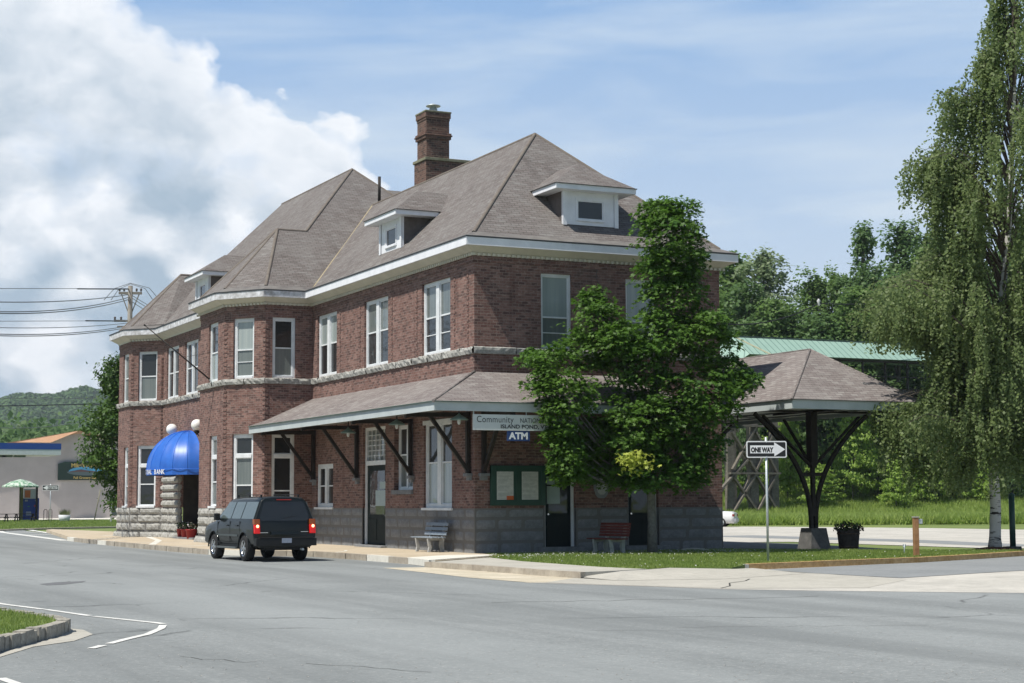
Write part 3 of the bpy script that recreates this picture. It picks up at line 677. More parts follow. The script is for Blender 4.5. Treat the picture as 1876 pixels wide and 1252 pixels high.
for k, (A, t, n, L) in enumerate(((aC, tC, nC, LC), (aB, tB, nB, LB), (aA, tA, nA, LA), (aD, tD, nD, LD), (aE, tE, nE, LE), (aF, tF, nF, LF), (aX, tX, nX, LX), (aG, tG, nG, LG))): band(A, t, n, L, 20+k, d=.12)
stB.build('stone_string_course', STONE_L, depot)
# windows
for k, o in enumerate(up): window(depot, A_W, t_W, n_W, o, 'paired', PANE_D, PANE_L if k == 2 else PANE_G, mull=.26, meet=.52, extra=.26 if k == 0 else None)
window(depot, A_W, t_W, n_W, lo[0], 'paired', PANE_L, PANE_D, mull=.3, meet=.52, fw=.13, casing=1)
window(depot, A_W, t_W, n_W, lo[1], 'paired', PANE_G, PANE_D, mull=.12, meet=.55, r=.24)
window(depot, A_W, t_W, n_W, lo[3], 'paired', PANE_D, None, mull=.22, meet=.5, fw=.13)
for k, o in enumerate(ups): window(depot, A_S, t_S, n_S, o, 'hung', PANE_G, PANE_L, fw=.07, meet=.42, extra=.2 if k == 0 else None)
window(depot, aC, tC, nC, opC[0], 'hung', PANE_G, PANE_D, meet=.5, fw=.1); window(depot, aC, tC, nC, opC[1], 'hung', PANE_D, None, meet=.3, transom=3.35, fw=.11)
window(depot, aB, tB, nB, opB[0], 'hung', PANE_G, PANE_L, meet=.48, fw=.1, extra=.26); window(depot, aB, tB, nB, opB[1], 'hung', PANE_D, PANE_G, meet=.42, transom=3.35, fw=.11)
window(depot, aA, tA, nA, opA[0], 'hung', PANE_L, PANE_D, meet=.5, fw=.1); window(depot, aA, tA, nA, opA[1], 'hung', PANE_G, PANE_D, transom=3.35, fw=.12)
window(depot, aD, tD, nD, opD[0], 'paired', PANE_D, None, mull=.16); window(depot, aD, tD, nD, opD[1], 'paired', PANE_D, None, mull=.16)
window(depot, aE, tE, nE, opE[0], 'hung', PANE_G, PANE_D, fw=.08); window(depot, aE, tE, nE, opE[1], 'hung', PANE_D, None, meet=.55, transom=3.3, fw=.11)
window(depot, aF, tF, nF, opF[0], 'hung', PANE_G, None, fw=.08); window(depot, aF, tF, nF, opF[1], 'hung', PANE_G, None, transom=3.3, fw=.12)
# doors
def door(parent, A, t, n, op, r, zt, pm, label=None, lat=False, frame=WINW, fr=.09, paper=False):
    u0, u1, z0, z1 = op[:4]; A = V(A[0], A[1], 0); t = V(t[0], t[1], 0); n = V(n[0], n[1], 0); Z = V(0, 0, 1)
    f = MB(); a = A-n*r
    f.pb(a+t*u0+Z*z0, t*fr, n*.1, Z*(z1-z0)); f.pb(a+t*(u1-fr)+Z*z0, t*fr, n*.1, Z*(z1-z0)); f.pb(a+t*(u0+fr)+Z*(z1-.1), t*(u1-u0-2*fr), n*.1, Z*.1)
    if zt < z1-.2: f.pb(a+t*(u0+fr)+Z*zt, t*(u1-u0-2*fr), n*.12, Z*.16)
    d = MB(); d.pb(a+t*(u0+fr)+Z*z0, t*(u1-u0-2*fr), n*.05, Z*(zt-z0))
    pw = (u1-u0-2*fr)
    for (c0, c1) in ((.08, .46), (.54, .92)):
        d.pb(a+n*.05+t*(u0+fr+pw*c0)+Z*(z0+.15), t*pw*(c1-c0), n*.015, Z*.75)
    do = d.build('door', pm, parent); 
    if label: do['label'] = label
    fo = f.build('door_frame', frame, do)
    g = MB(); g.pb(a+n*.055+t*(u0+fr+pw*.14)+Z*(z0+1.05), t*pw*.72, n*.008, Z*(zt-z0-1.25)); g.build('door_glass', PANE_D, do)
    h = MB(); h.tube([a+n*.06+t*(u0+fr+.1)+Z*(z0+1.02), a+n*.12+t*(u0+fr+.1)+Z*(z0+1.02)], .03, 8); h.build('door_handle', CHROME, do)
    if paper:
        q = MB(); q.pb(a+n*.066+t*(u0+fr+pw*.08)+Z*(z0+1.35), t*pw*.5, n*.006, Z*.55); q.pb(a+n*.066+t*(u0+fr+pw*.08)+Z*(z0+1.95), t*pw*.3, n*.006, Z*.25); q.build('posted_notice', plain('paper_blue', (.36, .44, .44), .7), do)
    if zt < z1-.2:
        l = MB(); c0, c1, d0, d1 = u0+fr, u1-fr, zt+.16, z1-.1
        l.face([a+n*.02+t*c0+Z*d0, a+n*.02+t*c1+Z*d0, a+n*.02+t*c1+Z*d1, a+n*.02+t*c0+Z*d1], 0)
        if lat:
            for k in range(1, 5): u = c0+(c1-c0)*k/5; l.pb(a+n*.025+t*(u-.012)+Z*d0, t*.024, n*.03, Z*(d1-d0), 1)
            for k in range(1, 6): z = d0+(d1-d0)*k/6; l.pb(a+n*.03+t*c0+Z*(z-.012), t*(c1-c0), n*.03, Z*.024, 1)
        l.build('transom_light', [PANE_G, WINW], do)
    return do
door(depot, A_W, t_W, n_W, lo[2], .2, 2.85, DKGREEN, 'dark green double door under a latticed transom light', True, fr=.12, paper=True)
door(depot, A_S, t_S, n_S, los[0], .25, 2.62, DKGREEN, 'dark door with pale notices behind its glass', paper=True)
door(depot, A_S, t_S, n_S, los[1], .25, 2.62, DKGREEN, 'dark door behind the maple trunk')
door(depot, aD, tD, nD, (opD[2][0]+1.2, opD[2][1]-1.1, 0.0, 2.9), 1.15, 2.3, DOORB, 'brown door in the awning porch', fr=.1)
mb = MB()
mb.pb((aD[0]+1.2, 24.4, -.1), (.05, 0, 0), (0, 3.7, 0), (0, 0, 3.4)); mb.pb((aD[0], 24.45, 3.12), (1.2, 0, 0), (0, 3.6, 0), (0, 0, .05)); mb.pb((aD[0], 24.44, -.1), (1.2, 0, 0), (0, .04, 0), (0, 0, 3.3)); mb.pb((aD[0]+.13, 27.97, -.1), (1.05, 0, 0), (0, .04, 0), (0, 0, 3.3))
mb.build('porch_recess', noisy('porch_shade', (.03, .028, .024), (.06, .05, .04), 3, .8), depot)  # recess lining coloured dark, so the porch shade is in its colour
def part1box(name, m, *a, bevel=0):
    q = MB(); q.pb(*a); return q.build(name, m, depot, bevel=bevel)
for o in los: part1box('door_step', STONE_D, (o[0]-.25, -.32, -.15), (o[1]-o[0]+.5, 0, 0), (0, .5, 0), (0, 0, .27), bevel=.02)
part1box('door_step', STONE_D, (-.25, 7.3, -.1), (.5, 0, 0), (0, 2.6, 0), (0, 0, .14), bevel=.02)
part1box('door_step', STONE_D, (aD[0]-.35, 24.6, -.1), (.6, 0, 0), (0, 3.3, 0), (0, 0, .14), bevel=.02)
part1box('window_sill', STONE_D, (-.09, 4.95, 1.80), (.35, 0, 0), (0, 1.8, 0), (0, 0, .15)); part1box('window_sill', WINW, (-.06, 12.8, 1.28), (.2, 0, 0), (0, 2.07, 0), (0, 0, .08)); part1box('window_sill', WINW, (-.06, 1.66, 1.27), (.2, 0, 0), (0, 2.48, 0), (0, 0, .08))
for (A, t, n, o) in ((aB, tB, nB, opB[1]), (aA, tA, nA, opA[1]), (aE, tE, nE, opE[1]), (aF, tF, nF, opF[1]), (aC, tC, nC, opC[1])):
    part1box('window_sill', WINW, V(A[0], A[1], 1.33)+V(*t, 0)*(o[0]+.02)-V(*n, 0)*.14, V(*t, 0)*(o[1]-o[0]-.04), V(*n, 0)*.2, (0, 0, .09))

# cornice: white fascia, cream bed mould, dentils, gutter edge
cw = MB(); cc = MB(); cg = MB()
WO = offset(W, .06); OG = offset(W, .50); OI = offset(W, .40)
for i in range(len(W)):
    j = (i+1) % len(W); a, b = O[i], O[j]
    m = 1 if i in (10, 11, 12, 8, 7, 6) else 0
    cw.face([(*a, 9.455), (*b, 9.455), (*b, ZE-.03), (*a, ZE-.03)], m)
    cw.face([(*a, 9.455), (*b, 9.455), (*OI[j], 9.455), (*OI[i], 9.455)], m)
    cg.face([(*O[i], ZE-.035), (*O[j], ZE-.035), (*OG[j], ZE-.02), (*OG[i], ZE-.02)]); cg.face([(*OG[i], ZE-.02), (*OG[j], ZE-.02), (*OG[j], ZE+.012), (*OG[i], ZE+.012)])
    cc.face([(*OI[i], 9.46), (*OI[j], 9.46), (*WO[j], 9.27), (*WO[i], 9.27)]); cc.face([(*WO[i], 9.27), (*WO[j], 9.27), (*WO[j], 9.2), (*WO[i], 9.2)])
for (A, t, n, L) in ((V(0, 0), V(1, 0), V(0, -1), 9), (V(0, 0), V(0, 1), V(-1, 0), 15.3), (aC, tC, nC, LC), (aB, tB, nB, LB), (aA, tA, nA, LA), (aE, tE, nE, LE)):
    k = 0; u = -.1
    while u < L+.1:
        cc.pb(V(A[0], A[1], 9.19)+V(t[0], t[1], 0)*u+V(n[0], n[1], 0)*.061, V(t[0], t[1], 0)*.08, V(n[0], n[1], 0)*.07, V(0, 0, .082)); u += .17
cw.build('fascia', [WHITE, WORN], depot); cc.build('cornice', CREAM, depot); 

# roofs
Kp = offset(W, .02); ZK = ZE+.21
roof = MB(); fl = MB()
for i in range(len(W)):
    j = (i+1) % len(W); fl.face([(*OG[i], ZE), (*OG[j], ZE), (*Kp[j], ZK), (*Kp[i], ZK)])
K3 = lambda i: (*Kp[i], ZK)
AP = (4.5, 4.72, 14.4); RE = (4.5, 21.0, 14.4)
kw, ks, ke = Kp[0][0], Kp[0][1], Kp[1][0]
roof.face([K3(0), K3(1), AP]); roof.face([K3(0), AP, RE, (kw, 21.0, ZK)]); roof.face([K3(1), (ke, 21.0, ZK), RE, AP])
A2 = (4.45, 23.0, 16.42); F2 = (4.45, 33.0, 16.45); xw = -1.87
b0 = (-.45, 18.5, 12.72); bj = (.78, 18.5, 12.72)
kS = Kp[12]; yS = Kp[13][1]
roof.face([K3(12), (10.8, yS, ZK), A2, bj, b0])
roof.face([K3(12), b0, K3(11)]); roof.face([K3(11), b0, K3(10)])
v1 = (xw, 22.0, ZK)
roof.face([K3(10), b0, bj, v1]); 
c0 = (-.35, 34.1, 12.75); cj = (.80, 34.1, 12.75); v2 = (xw, 31.2, ZK)
roof.face([v1, bj, A2, F2, cj, v2])
roof.face([v2, cj, c0, K3(7)]); roof.face([K3(7), c0, K3(6)]); roof.face([K3(6), c0, cj, F2, (10.8, 36.75, ZK), K3(5)])
roof.face([(10.8, yS, ZK), (10.8, 36.75, ZK), F2, A2])
roof.face([(4.3, 25.0, 15.98), (11.2, 25.0, 15.98), (11.2, 20.0, 12), (4.3, 20.0, 12)]); roof.face([(4.3, 25.0, 15.98), (11.2, 25.0, 15.98), (11.2, 30.0, 12), (4.3, 30.0, 12)])
ro = roof.build('roof', SHING, depot)
fl.build('roof_flashing', FLASH, ro); cg.build('gutter_edge', plain('gutter_dark', (.05, .055, .06), .6), ro)
RCAP = noisy('ridge_cap', (.135, .112, .098), (.185, .165, .14), 4, .9, .2)
for p, q in ((K3(0), AP), (K3(1), AP), (AP, RE), (A2, F2), (A2, bj), (b0, bj), (b0, K3(12)), (b0, K3(11)), (b0, K3(10)), (c0, K3(7)), (c0, K3(6)), (c0, cj), ((10.8, yS, ZK), A2)):
    hp = MB(); hp.tube([np.array(p)-V(0, 0, .03), np.array(q)-V(0, 0, .03)], .07, 6, cap=False); hp.build('ridge_cap', RCAP, ro)
vl = MB()      # yellowed valley flashing beside the bay roof
def on_near(x): return ZK+(x-kw)*(14.4-ZK)/(4.5-kw)
sP = (16.42-ZK)/(23.0-yS)
for k in range(9):
    x0 = kw+k*.5; x1 = x0+.5
    p = V(x0, yS+(on_near(x0)-ZK)/sP, on_near(x0)+.02); q = V(x1, yS+(on_near(x1)-ZK)/sP, on_near(x1)+.02)
    vl.face([p, q, q+V(.07, -.05, .05), p+V(.07, -.05, .05)])
vl.build('valley_flashing', noisy('valley_flashing', (.26, .215, .13), (.34, .29, .19), 5, .8), ro)

# chimney
ch = MB(); X0, Y0 = 4.50, 14.55
ch.box(X0, X0+1.02, Y0, Y0+.95, 13.6, 17.05, 0); ch.box(X0-.03, X0+1.9, Y0-.03, Y0+1.2, 13.4, 15.28, 0)
ch.box(X0-.10, X0+1.12, Y0-.10, Y0+1.05, 16.30, 16.36, 0); ch.box(X0-.06, X0+1.08, Y0-.06, Y0+1.01, 16.18, 16.30, 0); ch.box(X0-.07, X0+1.09, Y0-.07, Y0+1.02, 16.36, 16.44, 0)
for k, (e, z0, z1) in enumerate(((.02, 16.95, 17.05), (.05, 17.05, 17.26))): ch.box(X0-e, X0+1.02+e, Y0-e, Y0+.95+e, z0, z1, 0)
ch.box(X0-.08, X0+1.95, Y0-.09, Y0+1.25, 15.28, 15.40, 1); ch.box(X0-.07, X0+1.09, Y0-.07, Y0+1.02, 17.26, 17.33, 1)
chim = ch.build('chimney', [BRICKD, noisy('mossy_capstone', (.14, .14, .09), (.25, .24, .18), 7, .95, .1, bmp=.6)], ro, bevel=.015)
cp = MB(); cp.lathe([(.17, 17.33), (.17, 17.52), (.12, 17.52), (.12, 17.62)], (X0+.5, Y0+.45, 0), 14); cp.lathe([(.001, 17.74), (.30, 17.64), (.30, 17.61), (.001, 17.63)], (X0+.5, Y0+.45, 0), 16)
cp.build('chimney_cap', GALV, chim)
vp = MB(); vp.tube([(4.3, 18.2, 13.3), (4.3, 18.2, 15.05)], .06, 8)
q = onx(695, 350, 4.6); vp = MB(); vp.tube([V(q[0], q[1], q[2]-.6), V(q[0], q[1], q[2]+.62)], .065, 8); vp.build('vent_pipe', DARKW, ro)
# dormers
CHEEK = noisy('cheek_shingles', (.10, .085, .078), (.15, .13, .12), 3, .9, bmp=.3)
def dormer(cu, A, t, n, d0, slope0, wf, label):
    """A: point on the kick line, t along eave, n outward; front set back d0"""
    A = V(A[0], A[1], 0); t = V(t[0], t[1], 0); n = V(n[0], n[1], 0); Z = V(0, 0, 1)
    rz = lambda d: ZK+d*slope0                     # roof height at setback d
    P = lambda u, d, z: A+t*(cu+u)-n*d+Z*z
    hw = wf/2; zb = 10.5; zt = 11.55; ze = 11.74
    f = MB(); 
    f.pb(P(-hw, d0+.06, zb), t*wf, n*.06, Z*(.13)); f.pb(P(-hw, d0+.06, zt-.16), t*wf, n*.06, Z*.36)
    ww = .55; f.pb(P(-hw, d0+.06, zb+.13), t*(hw-ww), n*.06, Z*(zt-zb-.29)); f.pb(P(ww, d0+.06, zb+.13), t*(hw-ww), n*.06, Z*(zt-zb-.29))
    for s in (-1, 1): f.pb(P(s*hw-(.14 if s > 0 else 0), d0-.02, zb-.03), t*.14, n*.03, Z*(zt-zb+.1))
    o = f.build('dormer', WHITE, ro)
    for s in (-1, 1):
        c = MB(); db = (zt+.15-ZK)/slope0
        c.face([P(s*(hw-.01), d0+.01, zb), P(s*(hw-.01), d0+.01, zt+.2), P(s*(hw-.01), db+.3, zt+.2), P(s*(hw-.01), d0+.02, zb)])
        c.build('dormer_cheek', CHEEK, o)
    w_ = window(o, A, t, n, (cu-ww, cu+ww, zb+.13, zt-.16), 'hung', PANE_D, None, r=d0+.045, meet=0, fw=.07, m=WHITE)
    e = hw+.45; ef = d0-.42; eb = (ze-ZK)/slope0+.1; E_ = MB()
    E_.pb(P(-e, ef+.02, ze-.16), t*2*e, n*.04, Z*.16)
    for s in (-1, 1): E_.pb(P(s*e-.02*s-.02, eb, ze-.16), t*.04, n*(eb-ef-.02), Z*.16)
    E_.face([P(-e, ef, ze-.155), P(e, ef, ze-.155), P(e, eb, ze-.155), P(-e, eb, ze-.155)])
    for s in (-1, 1): E_.face([P(s*e, eb, ze-.16), P(s*e, eb+.3, ze), P(s*e, eb-.2, ze)])
    E_.build('dormer_fascia', WHITE, o)
    r_ = MB(); zr = 12.72; ap = P(0, ef+e*.92, zr); rb = P(0, (zr-ZK)/slope0+.1, zr); c0_, c1_ = P(-e-.03, ef-.03, ze+.01), P(e+.03, ef-.03, ze+.01); k0, k1 = P(-e-.03, eb+.1, ze+.01), P(e+.03, eb+.1, ze+.01)
    r_.face([c0_, c1_, ap]); r_.face([c0_, ap, rb, k0]); r_.face([c1_, k1, rb, ap])
    r_.build('dormer_roof', SHING, o)
    g = MB(); g.pb(P(-e-.03, ef-.03, ze-.0), t*(2*e+.06), n*.03, Z*.02)
    for s in (-1, 1): g.pb(P(s*(e+.03)-.015, eb, ze), t*.03, n*(eb-ef), Z*.02)
    g.build('dormer_gutter', plain('dormer_gutter', (.06, .06, .06), .6), o)
    o['label'] = label
sl0 = (14.4-ZK)/(4.5-kw)
dormer(8.35, (kw, 0), (0, 1), (-1, 0), .55, sl0, 2.15, 'small white dormer on the west slope')
dormer(4.42, (0, ks), (1, 0), (0, -1), .55, (14.4-ZK)/(4.72-ks), 2.05, 'small white dormer on the south slope')
dormer(26.6, (xw, 0), (0, 1), (-1, 0), .55, (16.42-ZK)/(4.45-xw), 2.15, 'far dormer between the two bays')

# ground-floor canopy round the corner
cf = MB(); cr = MB(); cs = MB(); XE = 7.0; zc0, zc1, zw, ov = 4.2, 4.47, 5.56, 2.35
bx = lambda x: W[12][1]+(W[12][0]-x)*(W[11][1]-W[12][1])/(W[12][0]-W[11][0])
yE = bx(-ov)-.02
cf.pb((-ov, -ov, zc0), (.05, 0, 0), (0, yE+ov, 0), (0, 0, zc1-zc0)); cf.pb((-ov+.05, -ov, zc0), (XE+ov-.1, 0, 0), (0, .05, 0), (0, 0, zc1-zc0)); cf.pb((XE-.05, -ov, zc0), (.05, 0, 0), (0, ov, 0), (0, 0, zc1-zc0))
cr.face([(-ov-.06, -ov-.06, zc1+.01), (0, 0, zw), (0, 15.29, zw), (W[12][0]-.02, 15.35, zc1+.01+(zw-zc1)*(ov-1.92)/ov), (-ov-.06, yE, zc1+.01)])
cr.face([(-ov-.06, -ov-.06, zc1+.01), (XE+.06, -ov-.06, zc1+.01), (XE-ov+.3, 0, zw), (0, 0, zw)]); cr.face([(XE+.06, -ov-.06, zc1+.01), (XE+.06, 0, zc1+.01), (XE-ov+.3, 0, zw)])
cs.face([(-ov+.05, -ov+.05, zc0+.08), (0, 0, zc0+.25), (0, 15.2, zc0+.25), (-1.9, 15.2, zc0+.1), (-ov+.05, yE, zc0+.08)]); cs.face([(-ov+.05, -ov+.05, zc0+.08), (XE-.05, -ov+.05, zc0+.08), (XE-.05, 0, zc0+.25), (0, 0, zc0+.25)])
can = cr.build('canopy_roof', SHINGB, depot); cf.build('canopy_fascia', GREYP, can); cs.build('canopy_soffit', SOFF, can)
ed = MB(); ed.pb((-ov-.06, -ov-.06, zc1-.015), (.06, 0, 0), (0, yE+ov, 0), (0, 0, .025)); ed.pb((-ov, -ov-.06, zc1-.015), (XE+ov, 0, 0), (0, .06, 0), (0, 0, .025)); ed.build('canopy_edge', plain('verdigris', (.06, .10, .085), .7), can)
hc = MB(); hc.tube([(-ov-.06, -ov-.06, zc1), (0, 0, zw)], .05, 6); hc.build('canopy_hip_cap', SHINGB, can)
def bracket(A, n, t, L=2.05, foot=2.42):
    A = V(*A, 0); n = V(*n, 0); t = V(*t, 0); Z = V(0, 0, 1); mb = MB(); a = A+n*.09
    mb.bar(a+Z*foot, a+Z*(zc0+.12), .13, .13, up=n); mb.bar(a+Z*(zc0+.04), a+n*L+Z*(zc0+.0), .12, .14)
    mb.bar(a+n*.02+Z*(foot+.1), a+n*(L*.62)+Z*(zc0-.03), .12, .11, up=t)
    mb.bar(a+n*(L-.1)+Z*(zc0-.03), a+n*(L+.05)+Z*(zc0-.06), .15, .1)
    o = mb.build('canopy_bracket', DARKW, depot, bevel=.01)
    c = MB(); c.pb(a-n*.09-t*.12+Z*(foot-.22), t*.24, n*.1, Z*.22); c.pb(a-n*.09-t*.16+Z*(foot-.1), t*.32, n*.19, Z*.1); c.build('corbel', STONE_D, o, bevel=.01)
for y in (.3, 5.0, 10.15, 14.9): bracket((0, y), (-1, 0), (0, 1))
for x in (.28, 4.9, 8.0)[:2]: bracket((x, 0), (0, -1), (1, 0))
# small white conduit boxes and cable under the eave of the south wall
mb = MB(); mb.tube([(4.35, -.02, 9.0), (4.3, -.04, 8.7), (4.42, -.03, 8.5), (4.4, -.03, 8.2)], .012, 5); mb.build('loose_cable', plain('cable', (.12, .1, .09), .6), depot)

# ================================================================== things on the depot
def globe_lamp(px, py, y, label):
    w_ = onx(px, py, -2.3); c = V(-2.28, w_[1], w_[2])
    o = empty('globe_lamp', tuple(c), 0, label, 'wall lamp', 'globe lamps beside the bank awning')
    g = MB(); g.lathe([(.25*math.sin(a), -.25*math.cos(a)) for a in np.linspace(.12, math.pi, 12)], (0, 0, 0), 20); g.build('globe', plain('opal_glass', (.86, .85, .80), .3), o)
    b = MB(); b.lathe([(.13, -.25), (.15, -.29), (.07, -.36), (.03, -.42)], (0, 0, 0), 12); b.tube([(0, 0, -.36), (.1, -.0, -.46), (.43, 0, -.42)], .025, 6); b.lathe([(.001, 0), (.09, 0), (.09, .04), (.001, .04)], (.43, 0, -.42), 10, axis=(-1, 0, 0)); b.build('lamp_bracket', DARKW, o)
globe_lamp(314, 787, 0, 'white globe wall lamp left of the blue awning top'); globe_lamp(360, 779, 0, 'white globe wall lamp right of the blue awning top')
# dome awning
aw = empty('dome_awning', (-1.85, 26.55, 3.0), 0, 'blue half-dome fabric awning over the stone entrance', 'awning')
mb = MB(); nR, nA_ = 36, 22; RY, RX, RZ = 2.18, 1.82, 1.74
BLUE = noisy('blue_awning_vinyl', (.018, .10, .42), (.025, .135, .52), 2.5, .42, .5)
def awp(i, j, f=1.):
    th = math.pi*i/nR; ph = (math.pi/2)*j/nA_; 
    f = f*(1-.02*math.sin(math.pi*(i % 4)/4)) if f == 1. else f
    return (-RX*math.sin(th)*math.cos(ph)*f-.02, -RY*math.cos(th)*math.cos(ph)*f, RZ*math.sin(ph)*f)
for i in range(nR):
    for j in range(nA_): mb.face([awp(i, j), awp(i+1, j), awp(i+1, j+1), awp(i, j+1)], 0, True)
dome = mb.build('awning_dome', BLUE, aw)
bmx = bmesh.new(); bmx.from_mesh(dome.data); bmesh.ops.remove_doubles(bmx, verts=bmx.verts, dist=.001); bmx.to_mesh(dome.data); bmx.free()
mb = MB()
for i in range(nR):
    a, b = V(*awp(i, 0)), V(*awp(i+1, 0)); mb.face([a, b, b-V(0, 0, .24), a-V(0, 0, .24)])
val = mb.build('valance', BLUE, aw)
mb = MB()
for i in range(0, nR+1, 4): mb.tube([V(*awp(i, j, 1.002)) for j in range(nA_+1)], .012, 5, cap=False)
mb.tube([V(*awp(i, 0, 1.004)) for i in range(nR+1)], .014, 5); mb.build('seam', noisy('awning_seam', (.02, .14, .60), (.03, .17, .65), 3, .35, .5), aw)
tx = MB(); letters = 'NATIONAL BANK'; 
for k, chh in enumerate(letters):
    if chh == ' ': continue
    th = math.pi*(.585+.022*k)*1.0
    # run over the valance, reading left to right from outside
    th = math.pi*(.62-.026*k); p = V(-RX*math.sin(th)-.03, -RY*math.cos(th), -.2); tdir = V(RX*math.cos(th), -RY*math.sin(th), 0); tdir /= np.linalg.norm(tdir); 
    nrm = V(-RX*math.sin(th)/RX**2, -RY*math.cos(th)/RY**2, 0); nrm /= np.linalg.norm(nrm)
    text_mesh(tx, chh, .29, p+nrm*.02, tdir, (0, 0, 1), 0, .92, off=.005)
tx.build('valance_lettering', plain('white_lettering', (.75, .76, .78), .6), aw)

# signs
bs = empty('bank_sign', (1.9, -2.42, 3.95), 0, 'white hanging board reading Community NATIONAL over ISLAND POND, VT', 'sign')
SIGNW = noisy('sign_white', (.50, .53, .52), (.58, .61, .60), 2, .5)
s0 = ony(867, 788, -2.3); s1 = ony(867, 759, -2.3); bsz0, bsz1 = s0[2], s1[2]; bx0 = s0[0]
bs.location = (0, 0, 0)
mb = MB(); mb.box(bx0, bx0+3.5, -2.31, -2.25, bsz0, bsz1); bb = mb.build('board', SIGNW, bs)
INK = plain('dark_ink', (.02, .022, .024), .6)
mb = MB(); h = bsz1-bsz0
text_mesh(mb, 'Community', .27, (bx0+.1, -2.315, bsz0+h*.5), (1, 0, 0), (0, 0, 1), 0, .9, spacing=1.05)
text_mesh(mb, 'NATIONAL BANK', .20, (bx0+1.52, -2.315, bsz0+h*.5), (1, 0, 0), (0, 0, 1), 0, .88)
text_mesh(mb, 'ISLAND POND, VT', .155, (bx0+.88, -2.315, bsz0+h*.14), (1, 0, 0), (0, 0, 1), 0, 1.22, off=.004)
mb.build('lettering', INK, bs)
mb = MB()
for x in (bx0+.02, bx0+1.75, bx0+3.45): mb.bar((x, -2.28, bsz1), (x, -2.28, zc0+.02), .025)
for x in (bx0+.05, bx0+1.72): mb.box(x-.015, x+.015, -2.318, -2.31, bsz0+.05, bsz0+.08)
mb.build('hanger', GREYP, bs)
at_ = empty('atm_sign', (0, 0, 0), 0, 'small blue ATM plate hanging below the white board', 'sign')
a0 = ony(929, 808, -2.28); a1 = ony(970, 790, -2.28); mb = MB(); mb.box(a0[0], a1[0], -2.30, -2.26, a0[2], bsz0-.01); mb.build('plate', plain('atm_blue', (.012, .045, .16), .5), at_)
mb = MB(); text_mesh(mb, 'ATM', .27, ((a0[0]+a1[0])/2, -2.305, a0[2]+.06), (1, 0, 0), (0, 0, 1), 0, 1.12, 'CENTER', off=.012); mb.build('lettering', plain('atm_white', (.7, .72, .74), .5), at_)
# notice board
nb_ = empty('notice_board', (0, 0, 0), 0, 'dark green glazed notice board with two papers on the brick wall', 'notice board')
mb = MB(); mb.box(.50, 2.38, -.12, -.03, 1.42, 2.66); 
for x in (.50, 1.36, 2.24): mb.box(x, x+.14, -.15, -.12, 1.42, 2.66)
for z in (1.42, 2.50): mb.box(.64, 2.24, -.149, -.12, z, z+.16)
mb.build('case', GREENP, nb_, bevel=.006)
PAPER = noisy('notice_paper', (.42, .43, .40), (.56, .57, .54), 9, .7, .2, detail=9)
mb = MB(); mb.box(.70, 1.27, -.128, -.121, 1.60, 2.47); mb.box(1.56, 2.13, -.128, -.121, 1.60, 2.47); mb.build('paper', PAPER, nb_)
mb = MB(); mb.box(1.03, 1.27, -.134, -.129, 1.6, 1.72); mb.build('orange_flyer', plain('orange', (.55, .12, .03), .6), nb_)
mb = MB(); r5 = random.Random(5)
for xx in (.74, 1.60):
    for k in range(26):
        z = 2.42-.031*k
        if r5.random() < .75: mb.box(xx, xx+r5.uniform(.2, .48), -.1295, -.1285, z, z+.009)
mb.build('notice_print', plain('grey_ink', (.24, .25, .25), .7), nb_)
# shield plaque
sp = ony(1103, 893, -.1); mb = MB(); cx, cz = sp[0], sp[2]; w5 = .27
outl = [(-w5, .42), (w5, .42), (w5, -.05), (w5*.75, -.25), (w5*.35, -.35), (-w5*.35, -.35), (-w5*.75, -.25), (-w5, -.05)]
for f, y0, y1, m in ((1, -.03, -.08, 0), (.66, -.08, -.10, 1)):
    P0 = [(cx+a*f, y0, cz+b*f) for a, b in outl]; P1 = [(cx+a*f, y1, cz+b*f) for a, b in outl]
    mb.face(P1, m)
    for i in range(len(outl)): j = (i+1) % len(outl); mb.face([P0[i], P0[j], P1[j], P1[i]], m)
o = mb.build('wall_plaque', [noisy('plaque_grey', (.20, .21, .22), (.28, .29, .30), 3, .6), noisy('plaque_pale', (.36, .37, .37), (.46, .47, .47), 3, .6)]); tag(o, 'pale shield-shaped plaque on the brick between the two south doors', 'plaque')
# pendant lamps under the canopy
for k, (px, py, lb) in enumerate(((638, 794, 'green-white dish lamp under the canopy nearest the parked car'), (727, 779, 'dish lamp under the canopy above the dark green door'), (841, 770, 'dish lamp under the canopy nearest the hanging board'))):
    c = onx(px, py, -1.25); o = empty('pendant_lamp', tuple(c), 0, lb, 'lamp', 'dish lamps under the canopy')
    a = MB(); a.lathe([(.02, .2), (.05, .16), (.12, .12), (.27, .03), (.27, .0), (.1, .05)], (0, 0, 0), 18); a.build('lamp_shade', noisy('enamel_green', (.12, .19, .17), (.2, .27, .25), 3, .4), o)
    a = MB(); a.lathe([(.045, .03), (.055, -.04), (.04, -.11), (.001, -.14)], (0, 0, 0), 10); a.build('bulb', plain('frosted', (.6, .62, .6), .3), o)
    a = MB(); a.tube([(0, 0, .18), (0, 0, zc0+.15-c[2])], .02, 6); a.build('stem', DARKW, o)
